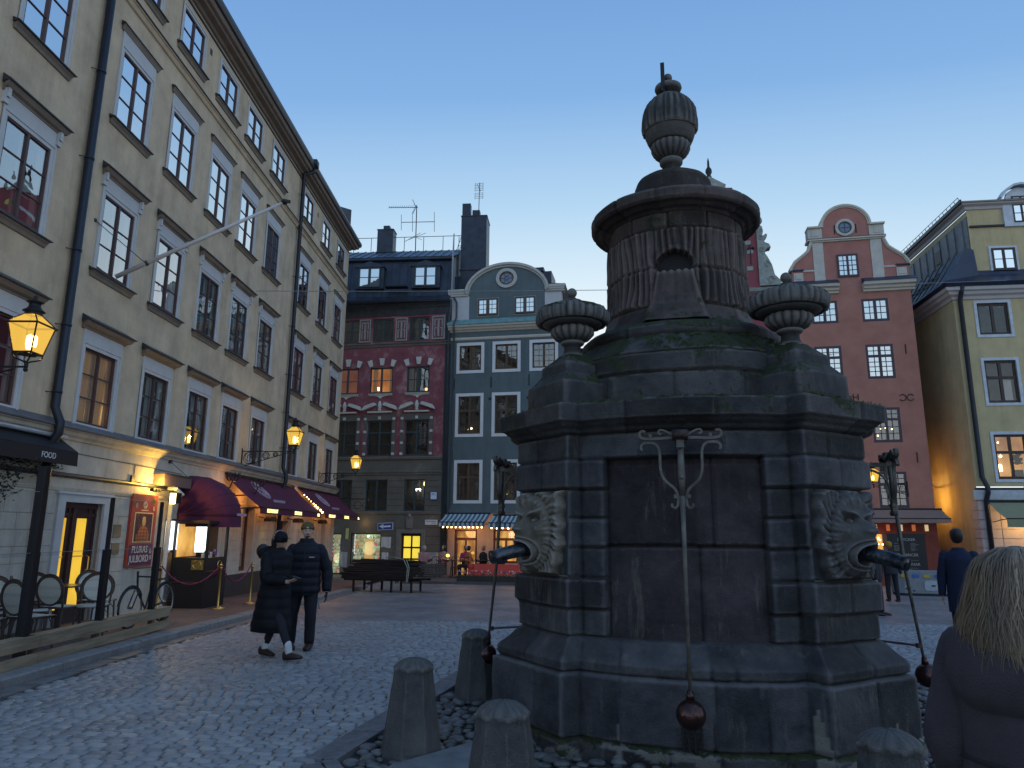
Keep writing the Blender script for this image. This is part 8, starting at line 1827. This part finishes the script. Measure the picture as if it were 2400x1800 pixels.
# ---- the man in the navy puffer jacket
def man_navy():
    p = empty('person', (-3.12, 11.25, gz(0, 11.25)), R(8), 'man in navy puffer jacket, glasses and olive knitted hat, standing near the phone', 'person')
    hz = 1.02
    body_skeleton(p, M_skinp, 1.84, hands=((-.30, -.10, .90), (.33, .02, .80)), elbows=((-.30, .03, 1.15), (.32, .06, 1.12)), feet=((-.16, .08, .07), (.12, -.02, .07)), knees=((-.15, .02, .52), (.12, -.05, .52)), hipz=.95)
    m = MB(); loft(m, quilt(interp_secs([(.78, 0, 0, .205, .155), (.84, 0, 0, .235, .175), (1.0, 0, 0, .225, .17), (1.2, 0, 0, .225, .165), (1.40, 0, 0, .235, .155), (1.50, 0, .005, .20, .13), (1.555, 0, .01, .12, .105), (1.58, 0, .01, .10, .10)], .012), .115, .013), 32); 
    limb(m, [(-.20, .01, 1.45), (-.30, .04, 1.15), (-.30, -.10, .92)], [.085, .082, .062], .010, 14); limb(m, [(.20, .01, 1.45), (.325, .06, 1.13), (.335, .01, .83)], [.085, .082, .062], .010, 14)
    loft(m, interp_secs([(1.50, 0, .0, .115, .11), (1.56, 0, .0, .118, .112), (1.615, 0, -.005, .10, .105)], .01), 24, cap=False)
    m.build('jacket', M_navy, p, smooth=True)
    m = MB(); limb(m, [(-.10, 0, .90), (-.15, .02, .50), (-.165, .08, .10)], [.115, .082, .072], .004); limb(m, [(.10, 0, .90), (.125, -.05, .52), (.125, -.02, .10)], [.115, .082, .072], .004); loft(m, [(0, 0, .80, .18, .13), (0, 0, .95, .20, .14)], 20); m.build('trousers', M_jeans, p, smooth=True)
    m = MB()
    for x, y, rz in ((-.165, .07, .35), (.125, -.02, -.1)):
        shoe(m, x, y, 0, rz, .29, .13, .11); limb(m, [(x, y, .08), (x, y, .22)], [.066, .070])
    m.build('boots', M_boot, p, smooth=True)
    hd, HM = head_mesh('head', (0, -.01, 1.725), p, M_skinp, yaw=R(12))
    m = MB(); vs_ = [(.090, .015), (.095, .03), (.097, .05), (.092, .08), (.075, .112), (.045, .132), (.001, .138)]; m.lathe(vs_, 26, sy=1.12, fn=lambda a, z: 1 + .01 * math.sin(a * 26)); m.lathe([(.093, .018), (.101, .022), (.101, .058), (.094, .062)], 26, sy=1.12)
    q = m.build('knitted_hat', mat('olive_knit', (.12, .085, .035), .95, var=.25, scale=60), p, smooth=True); q.matrix_local = HM @ Matrix.Rotation(R(-8), 4, 'X')
    m = MB(); m.cbox((-.01, -.118, .05), (.028, .006, .018)); q = m.build('hat_label', mat('pale_label', (.5, .5, .5), .8), p); q.matrix_local = HM
    m = MB()
    for sx in (-1, 1): m.tube([(sx * .033 + .024 * math.cos(a), -.106, .006 + .017 * math.sin(a)) for a in np.linspace(0, 6.28, 16)], .0022, 5); m.tube([(sx * .057, -.10, .01), (sx * .08, .0, .005)], .002, 4)
    m.tube([(-.009, -.108, .008), (.009, -.108, .008)], .002, 4); q = m.build('glasses', mat('thin_metal', (.3, .3, .32), .25, metal=.9), p); q.matrix_local = HM
    m = MB(); m.ball((0, -.106, -.048), .022, 10, sz=(1.3, .4, .32)); m.ball((0, -.085, -.088), .04, 10, sz=(1.0, .55, .35)); [m.ball((sx * .031, -.088, .006), .008, 8) for sx in (-1, 1)]; q = m.build('moustache', mat('dark_beard', (.05, .03, .02), .9, var=.3), p, smooth=True); q.matrix_local = HM
    m = MB(); hand(m, (.335, .01, .82), (.0, -.05, -1), (-1, 0, 0), 1.0, .4); hand(m, (-.30, -.11, .90), (.1, -.3, -1), (1, 0, 0), 1.0, .5); m.build('hands', mat('dark_glove', (.02, .018, .02), .7), p, smooth=True)
    m = MB(); m.box(.07, .15, -.186, -.180, 1.335, 1.343); m.build('jacket_mark', M_white, p); m = MB(); m.tube([(0, -.185, .82), (0, -.196, 1.1), (0, -.186, 1.38), (0, -.13, 1.56)], .006, 5); m.build('zip', M_black, p)
man_navy()
# ---- the woman in the long black coat, walking, phone in hand
def woman_black():
    p = empty('person', (-3.28, 10.40, 0), R(62), 'woman in long black puffer coat, black cap and white socks, holding out a phone', 'person')
    # local: facing -y (world right-forward)
    body_skeleton(p, M_skin, 1.68, hands=((-.16, -.42, 1.02), (.26, .05, .85)), elbows=((-.24, -.08, 1.05), (.25, .08, 1.05)), feet=((-.08, -.42, .08), (.08, .22, .07)), knees=((-.09, -.22, .48), (.09, .05, .47)), hipz=.88)
    m = MB(); loft(m, quilt(interp_secs([(.34, 0, .05, .20, .30), (.40, 0, .04, .235, .30), (.6, 0, .03, .225, .26), (.85, 0, .02, .215, .215), (1.05, 0, 0, .19, .175), (1.25, 0, .0, .205, .17), (1.37, 0, .015, .185, .15), (1.44, 0, .03, .12, .12), (1.47, 0, .03, .09, .10)], .012), .13, .010), 34, fold=.02)
    limb(m, [(-.19, .01, 1.34), (-.25, -.06, 1.06), (-.17, -.36, 1.03)], [.078, .078, .055], .008, 14); limb(m, [(.19, .01, 1.34), (.26, .08, 1.07), (.25, .02, .84)], [.078, .075, .055], .008, 14)
    m.build('coat', M_blackcoat, p, smooth=True)
    m = MB(); loft(m, [(0, .12, 1.28, .10, .07), (0, .17, 1.33, .17, .10), (0, .19, 1.40, .18, .11), (0, .16, 1.46, .16, .10), (0, .10, 1.49, .11, .06)], 20); m.build('hood', M_blackcoat, p, smooth=True)
    m = MB(); limb(m, [(-.07, 0, .80), (-.085, -.22, .48), (-.08, -.38, .18)], [.09, .062, .048]); limb(m, [(.07, 0, .80), (.09, .06, .46), (.085, .20, .16)], [.09, .062, .048]); m.build('leggings', M_jeans, p, smooth=True)
    m = MB(); limb(m, [(-.08, -.375, .21), (-.08, -.41, .09)], [.050, .047]); m.build('white_sock', mat('white_sock', (.55, .56, .60), .9), p, smooth=True); m = MB(); limb(m, [(.085, .185, .21), (.085, .215, .09)], [.050, .047]); m.build('white_sock', mat('white_sock', (.55, .56, .60), .9), p, smooth=True)
    m = MB(); shoe(m, -.08, -.42, .01, 0, .30, .115, .10, tilt=R(-8)); shoe(m, .085, .22, .0, -.15, .30, .115, .10); m.build('shoes', M_boot, p, smooth=True)
    hd, HM = head_mesh('head', (0, -.02, 1.575), p, M_skin, yaw=R(-10), s=.96)
    m = MB(); m.lathe([(.094, -.035), (.100, .0), (.099, .04), (.085, .085), (.05, .115), (.001, .122)], 24, sy=1.16); m.box(-.05, .05, -.17, -.10, .02, .028)
    q = m.build('cap', M_blackcoat, p, smooth=True); q.matrix_local = HM
    m = MB(); m.tube([(.101 * math.cos(a), .01, .005 + .128 * math.sin(a)) for a in np.linspace(0, math.pi, 16)], .006, 5); q = m.build('reflective_band', mat('grey_band', (.3, .32, .36), .4), p); q.matrix_local = HM
    m = MB(); loft(m, [(0, .055, -.16, .05, .03), (0, .06, -.10, .085, .05), (0, .05, -.03, .098, .075), (0, .04, .02, .098, .08)], 18); q = m.build('hair', mat('dark_hair', (.018, .013, .012), .5, var=.3, scale=30), p, smooth=True); q.matrix_local = HM
    m = MB(); hand(m, (-.165, -.37, 1.03), (.25, -1, .12), (.3, .2, 1), .95, .65); m.build('hand', M_skin, p, smooth=True)
    ph = empty('phone', tuple((Matrix.Translation((-3.28, 10.40, 0)) @ Matrix.Rotation(R(62), 4, 'Z')) @ Vector((-.12, -.49, 1.085))), R(62), 'dark phone held out by the woman in the black coat', 'phone'); m = MB(); m.cbox((0, 0, 0), (.072, .145, .009), rx=R(12)); m.build('phone_body', M_black, ph, bevel=.003)
    bg_ = empty('backpack', tuple((Matrix.Translation((-3.28, 10.40, 0)) @ Matrix.Rotation(R(62), 4, 'Z')) @ Vector((0, .30, 1.34))), R(62), 'round black bag on the back of the woman in the black coat', 'bag'); m = MB(); m.ball((0, 0, .08), .10, 16, sz=(1.0, .8, 1.0)); m.build('bag_body', mat('glossy_black_nylon', (.01, .01, .013), .3), bg_, smooth=True); m = MB(); m.tube([(-.07, -.05, .12), (-.10, -.18, .12), (-.12, -.26, .02)], .012, 6); m.build('strap', M_black, bg_)
woman_black()
# ---- blonde woman close to the camera, seen from behind
def woman_blonde():
    px, py = 1.715, 2.50
    p = empty('person', (px, py, 0), R(136), 'blonde woman in a dark grey hooded winter coat, seen from behind at the right edge', 'person')
    body_skeleton(p, M_skinp, 1.66, hands=((-.235, -.10, .80), (.235, -.10, .80)), elbows=((-.24, .04, 1.05), (.24, .04, 1.05)), hipz=.88)
    M_gc = mat('grey_brown_wool_coat', (.050, .040, .046), .95, var=.22, scale=7, bump=.4, bscale=140)
    m = MB(); loft(m, interp_secs([(.35, 0, 0, .27, .23), (.62, 0, 0, .26, .215), (.90, 0, 0, .245, .205), (1.00, 0, 0, .235, .195), (1.15, 0, 0, .235, .19), (1.28, 0, .0, .235, .18), (1.36, 0, .01, .20, .155), (1.42, 0, .015, .15, .13), (1.47, 0, .02, .10, .11)], .015), 60, fold=.045)
    limb(m, [(-.18, .0, 1.31), (-.245, .04, 1.03), (-.235, -.10, .80)], [.088, .086, .066], .004, 16); limb(m, [(.18, .0, 1.31), (.245, .04, 1.03), (.235, -.10, .80)], [.088, .086, .066], .004, 16)
    m.build('coat', M_gc, p, smooth=True)
    m = MB(); loft(m, [(0, .10, 1.13, .10, .05), (0, .12, 1.16, .175, .085), (0, .125, 1.21, .215, .105), (0, .12, 1.27, .228, .118), (0, .10, 1.33, .225, .125), (0, .08, 1.39, .20, .12), (0, .06, 1.43, .165, .10), (0, .05, 1.445, .12, .08)], 60, fold=.07); q = m.build('hood', M_gc, p, smooth=True)
    m = MB(); loft(m, [(0, .0, .985, .236, .198), (0, .0, .995, .246, .206), (0, 0, 1.005, .236, .198)], 36, cap=False); m.build('waist_seam', mat('coat_seam', (.02, .018, .02), .9), p, smooth=True)
    m = MB(); limb(m, [(-.09, 0, .80), (-.10, 0, .45), (-.10, .02, .08)], [.09, .07, .055]); limb(m, [(.09, 0, .80), (.10, 0, .45), (.10, .02, .08)], [.09, .07, .055]); m.build('trousers', M_jeans, p, smooth=True)
    m = MB(); shoe(m, -.10, 0, 0, 0); shoe(m, .10, 0, 0, 0); m.build('shoes', M_boot, p, smooth=True)
    hd, HM = head_mesh('head', (0, -.02, 1.545), p, M_skinp, s=.97, pitch=R(8))
    # hair: layered shell plus many strands falling over the hood
    m = MB(); loft(m, [(0, .07, 1.33, .135, .07), (0, .075, 1.38, .150, .09), (0, .06, 1.45, .143, .108), (0, .04, 1.52, .126, .115), (0, .02, 1.58, .116, .118), (0, .0, 1.63, .094, .105), (0, -.01, 1.658, .055, .065), (0, -.01, 1.668, .012, .015)], 30, fold=.05)
    hm = bpy.data.materials.new('blonde_hair'); hm.use_nodes = True; t = hm.node_tree; b = t.nodes['Principled BSDF']; at = t.nodes.new('ShaderNodeAttribute'); at.attribute_name = 'tone'; rp = t.nodes.new('ShaderNodeValToRGB'); ramp(rp.color_ramp, [(0, (.06, .042, .028)), (.45, (.20, .14, .085)), (1, (.50, .37, .23))]); t.links.new(at.outputs['Fac'], rp.inputs[0]); t.links.new(rp.outputs[0], b.inputs['Base Color']); b.inputs['Roughness'].default_value = .5
    base = m.build('hair', mat('blonde_undercoat', (.10, .078, .05), .7, var=.4, scale=18, stretch=(6, 6, .6)), p, smooth=True)
    rnd = random.Random(77); vs, fs, tn = [], [], []
    for i in range(7500):
        a = rnd.uniform(-.35, math.pi + .35); c, s = math.cos(a), math.sin(a); L_ = rnd.uniform(.20, .34); z0 = 1.665 - rnd.random() ** 1.6 * .10; part = .01
        w_ = rnd.uniform(.0009, .0018); tone = min(1, max(0, rnd.gauss(.52 - .34 * math.exp(-((a - 1.45) / .30) ** 2) + .15 * math.sin(a * 5), .13))); off = rnd.uniform(0, .014) + (rnd.uniform(0, .02) if i % 6 == 0 else 0); ph = rnd.uniform(0, 6.28); pts = []
        for k in range(9):
            f = k / 8; z = z0 - L_ * f
            R1 = np.interp(z, [1.28, 1.38, 1.45, 1.52, 1.58, 1.63, 1.668], [.175, .170, .152, .131, .118, .095, .02]) + off; R2 = np.interp(z, [1.28, 1.38, 1.45, 1.52, 1.58, 1.63, 1.668], [.13, .135, .130, .122, .121, .108, .02]) + off
            aa = a + .10 * math.sin(3.5 * f + ph) * f; yy = np.interp(z, [1.28, 1.38, 1.52, 1.668], [.085, .075, .04, -.01])
            pts.append((R1 * math.cos(aa) + .011 * f * math.sin(9 * f + ph), yy + R2 * math.sin(aa) * (1 if math.sin(aa) > 0 else .9), z))
        o = len(vs)
        for k, q in enumerate(pts): e = w_ * (1 - .6 * k / 8); vs += [(q[0] - e * s, q[1] + e * c, q[2]), (q[0] + e * s, q[1] - e * c, q[2])]; tn += [tone, tone]
        fs += [(o + 2 * k, o + 2 * k + 1, o + 2 * k + 3, o + 2 * k + 2) for k in range(8)]
    mk('strands', vs, fs, tn, hm, base)
    m = MB(); hand(m, (-.235, -.10, .80), (0, -.1, -1), (1, 0, 0), .9, .4); hand(m, (.235, -.10, .80), (0, -.1, -1), (-1, 0, 0), .9, .4); m.build('hands', M_skinp, p, smooth=True)
woman_blonde()
def simple_person(loc, rz, lab, coat, H=1.75, legs=M_jeans, hair=M_boot, hat=None, coatlen=.78, group=None, seated=False, arm=0):
    p = empty('person', loc, rz, lab, 'person', group); k = H / 1.8; dz = -.44 * k if seated else 0
    ft = ((-.10, -.38, .06), (.10, -.38, .06)) if seated else ((-.12, .05, .06), (.10, -.06, .06)); kn = ((-.11, -.40, .50), (.11, -.40, .50)) if seated else ((-.11, 0, .50), (.10, -.05, .50)); hz = .50 if seated else .93 * k
    J = [(0, 0, hz, (.13 * k, .10 * k)), (0, 0, hz + .24, (.125 * k, .09 * k)), (0, 0, hz + .45 * k, (.15 * k, .10 * k)), (0, .005, hz + .60 * k, .055 * k)]; E = [(0, 1), (1, 2), (2, 3)]
    hands = ((-.20, -.30, hz + .22), (.16, -.32, hz + .30)) if seated or arm else ((-.27, -.02, hz - .08), (.27, -.02, hz - .08)); el = ((-.25, -.02, hz + .20), (.25, -.02, hz + .20))
    for s, (h_, e_, f_, n_) in zip((-1, 1), zip(hands, el, ft, kn)):
        b = len(J); J += [(s * .17 * k, 0, hz + .49 * k, .06 * k), (*e_, .045 * k), (*h_, .028 * k)]; E += [(2, b), (b, b + 1), (b + 1, b + 2)]
        b = len(J); J += [(s * .09 * k, 0, hz - .03, .09 * k), (*n_, .062 * k), (*f_, .042 * k)]; E += [(0, b), (b, b + 1), (b + 1, b + 2)]
    skin_mesh('body', J, E, M_skin, p, 1)
    m = MB(); z0 = hz - (.08 if seated else hz - coatlen)
    loft(m, interp_secs([(z0, 0, 0, .20 * k, .155 * k), (hz, 0, 0, .205 * k, .16 * k), (hz + .22, 0, 0, .195 * k, .15 * k), (hz + .44 * k, 0, 0, .215 * k, .145 * k), (hz + .52 * k, 0, 0, .18 * k, .12 * k), (hz + .58 * k, 0, 0, .10 * k, .09 * k), (hz + .62 * k, 0, 0, .075 * k, .08 * k)], .02), 24, fold=.03)
    for s, h_, e_ in zip((-1, 1), hands, el): limb(m, [(s * .185 * k, 0, hz + .50 * k), e_, h_], [.075 * k, .068 * k, .048 * k], .003)
    m.build('coat', coat, p, smooth=True)
    m = MB()
    for s, f_, n_ in zip((-1, 1), ft, kn): limb(m, [(s * .09, 0, hz), n_, (f_[0], f_[1], .09)], [.10 * k, .075 * k, .06 * k])
    m.build('trousers', legs, p, smooth=True); m = MB(); [shoe(m, f_[0], f_[1], 0, 0, .27, .10) for f_ in ft]; m.build('shoes', M_boot, p, smooth=True)
    hd, HM = head_mesh('head', (0, -.01, hz + .79 * k), p, M_skin, s=.98 * k)
    m = MB(); m.lathe([(.082, -.05), (.094, -.01), (.096, .03), (.085, .08), (.05, .112), (.001, .125)] if hat else [(.06, -.09), (.082, -.04), (.088, .02), (.08, .075), (.05, .108), (.001, .122)], 20, (0, .018, 0), sy=1.1); q = m.build('hat' if hat else 'hair', hat or hair, p, smooth=True); q.matrix_local = HM @ Matrix.Rotation(R(-14), 4, 'X')
    m = MB(); [hand(m, h_, (0, -.5 if seated or arm else -.05, -.3 if seated or arm else -1), (-s, 0, .2), .9, .5) for s, h_ in zip((-1, 1), hands)]; m.build('hands', M_skin, p, smooth=True)
    return p
M_dhair = mat('dark_hair', (.018, .013, .012), .5)
simple_person((6.69, 11.0, gz(0, 11)), R(150), 'dark haired man in a navy coat seen from behind, just left of the blonde woman', mat('plain_navy_wool', (.010, .017, .045), .9, var=.15), 1.80, hair=M_dhair, coatlen=.62)
simple_person((8.62, 17.5, gz(0, 17.5)), R(60), 'person in dark jacket and jeans half hidden by the right spout', mat('charcoal_jacket', (.018, .020, .03), .8, var=.15), 1.74, legs=mat('blue_jeans', (.015, .03, .07), .85), hat=mat('grey_cap', (.10, .11, .14), .9), coatlen=.80)
simple_person((11.3, 22.0, gz(0, 22)), R(170), 'person in a mustard hat queueing at the pink house shop', mat('charcoal_jacket', (.018, .020, .03), .8), 1.70, hat=mat('mustard_knit', (.30, .18, .03), .95))
simple_person((10.7, 22.6, gz(0, 22)), R(100), 'bareheaded person beside the mustard hat in the shop queue', mat('plain_navy_wool', (.010, .017, .045), .9), 1.66, hair=M_dhair, group=None)
simple_person((16.2, 18.5, gz(0, 18)), R(-30), 'person with white headscarf and purple coat at the far right edge', mat('purple_coat', (.09, .02, .09), .85), 1.60, hat=mat('white_knit', (.45, .43, .45), .95))
for (u, o_, rz, lab, cm, hm_) in ((-.05, 3.1, 60, 'grey haired cafe guest in a dusty pink coat, leftmost at the tables', mat('dusty_pink_coat', (.30, .15, .15), .85, var=.1), mat('grey_hair', (.35, .33, .32), .8)), (.42, 1.75, -20, 'cafe guest in black hat and pale pink jacket facing the square', mat('pale_pink_jacket', (.38, .20, .18), .85), M_dhair),
        (1.42, 1.6, 30, 'cafe guest in a magenta top near the cafe door', mat('magenta_top', (.35, .03, .12), .85), M_dhair), (1.72, 2.3, -60, 'cafe guest in orange lit by the doorway', mat('orange_top', (.40, .13, .04), .85), M_dhair), (2.25, 1.7, -40, 'cafe guest with ginger hair and black coat', mat('black_wool', (.015, .013, .014), .9), mat('ginger_hair', (.30, .10, .04), .7)), (3.1, 2.0, 20, 'cafe guest in dark clothes under the right awning', mat('black_wool', (.015, .013, .014), .9), M_dhair)):
    q = Mrow @ Vector((u, -o_, GL + .22)); simple_person(tuple(q), R(rz - 11.5), lab, cm, 1.72, hair=hm_, seated=True)
# ---- stroller
sr = rowE('baby_stroller', -.25, 4.7, GL + .05, 'black baby stroller parked left of the cafe tables', 'stroller')
m = MB(); m.lathe([(.001, 0), (.20, .02), (.27, .12), (.28, .25), (.24, .27)], 20, (0, 0, .40), sy=1.3); m.build('carrycot', M_blackcoat, sr, smooth=True)
m = MB(); vs = []
for i in range(9):
    th = i / 8 * math.pi * .62
    for j in range(13): a = math.pi * j / 12; vs.append((.27 * math.cos(a), .12 - .0 + (.27 * math.sin(a)) * math.cos(th) * 1.1 + .0, .66 + .30 * math.sin(a) * math.sin(th)))
m.add(vs, [(i * 13 + j, i * 13 + j + 1, (i + 1) * 13 + j + 1, (i + 1) * 13 + j) for i in range(8) for j in range(12)]); q = m.build('hood', M_blackcoat, sr, smooth=True); q.modifiers.new('s', 'SOLIDIFY').thickness = .01
m = MB()
for s_ in (-1, 1): m.tube([(s_ * .24, -.55, 1.0), (s_ * .25, -.2, .55), (s_ * .25, .35, .16)], .014, 6); m.tube([(s_ * .25, .1, .38), (s_ * .25, -.35, .16)], .014, 6)
m.tube([(-.24, -.55, 1.0), (.24, -.55, 1.0)], .018, 6); m.box(-.2, .2, -.25, .2, .20, .34); m.build('frame', M_iron, sr)
for sx in (-1, 1):
    for y, r in ((.35, .12), (-.35, .15)): m = MB(); m.tube([(sx * .29, y + r * math.cos(a), r + r * math.sin(a) * .0 + 0 + r * math.sin(a)) for a in np.linspace(0, 6.28, 19)[:-1]], .022, 6, closed=True); m.tube([(sx * .27, y, r), (sx * .31, y, r)], .05, 10); m.build('wheel', mat('stroller_wheel', (.05, .05, .055), .6), sr, smooth=True)
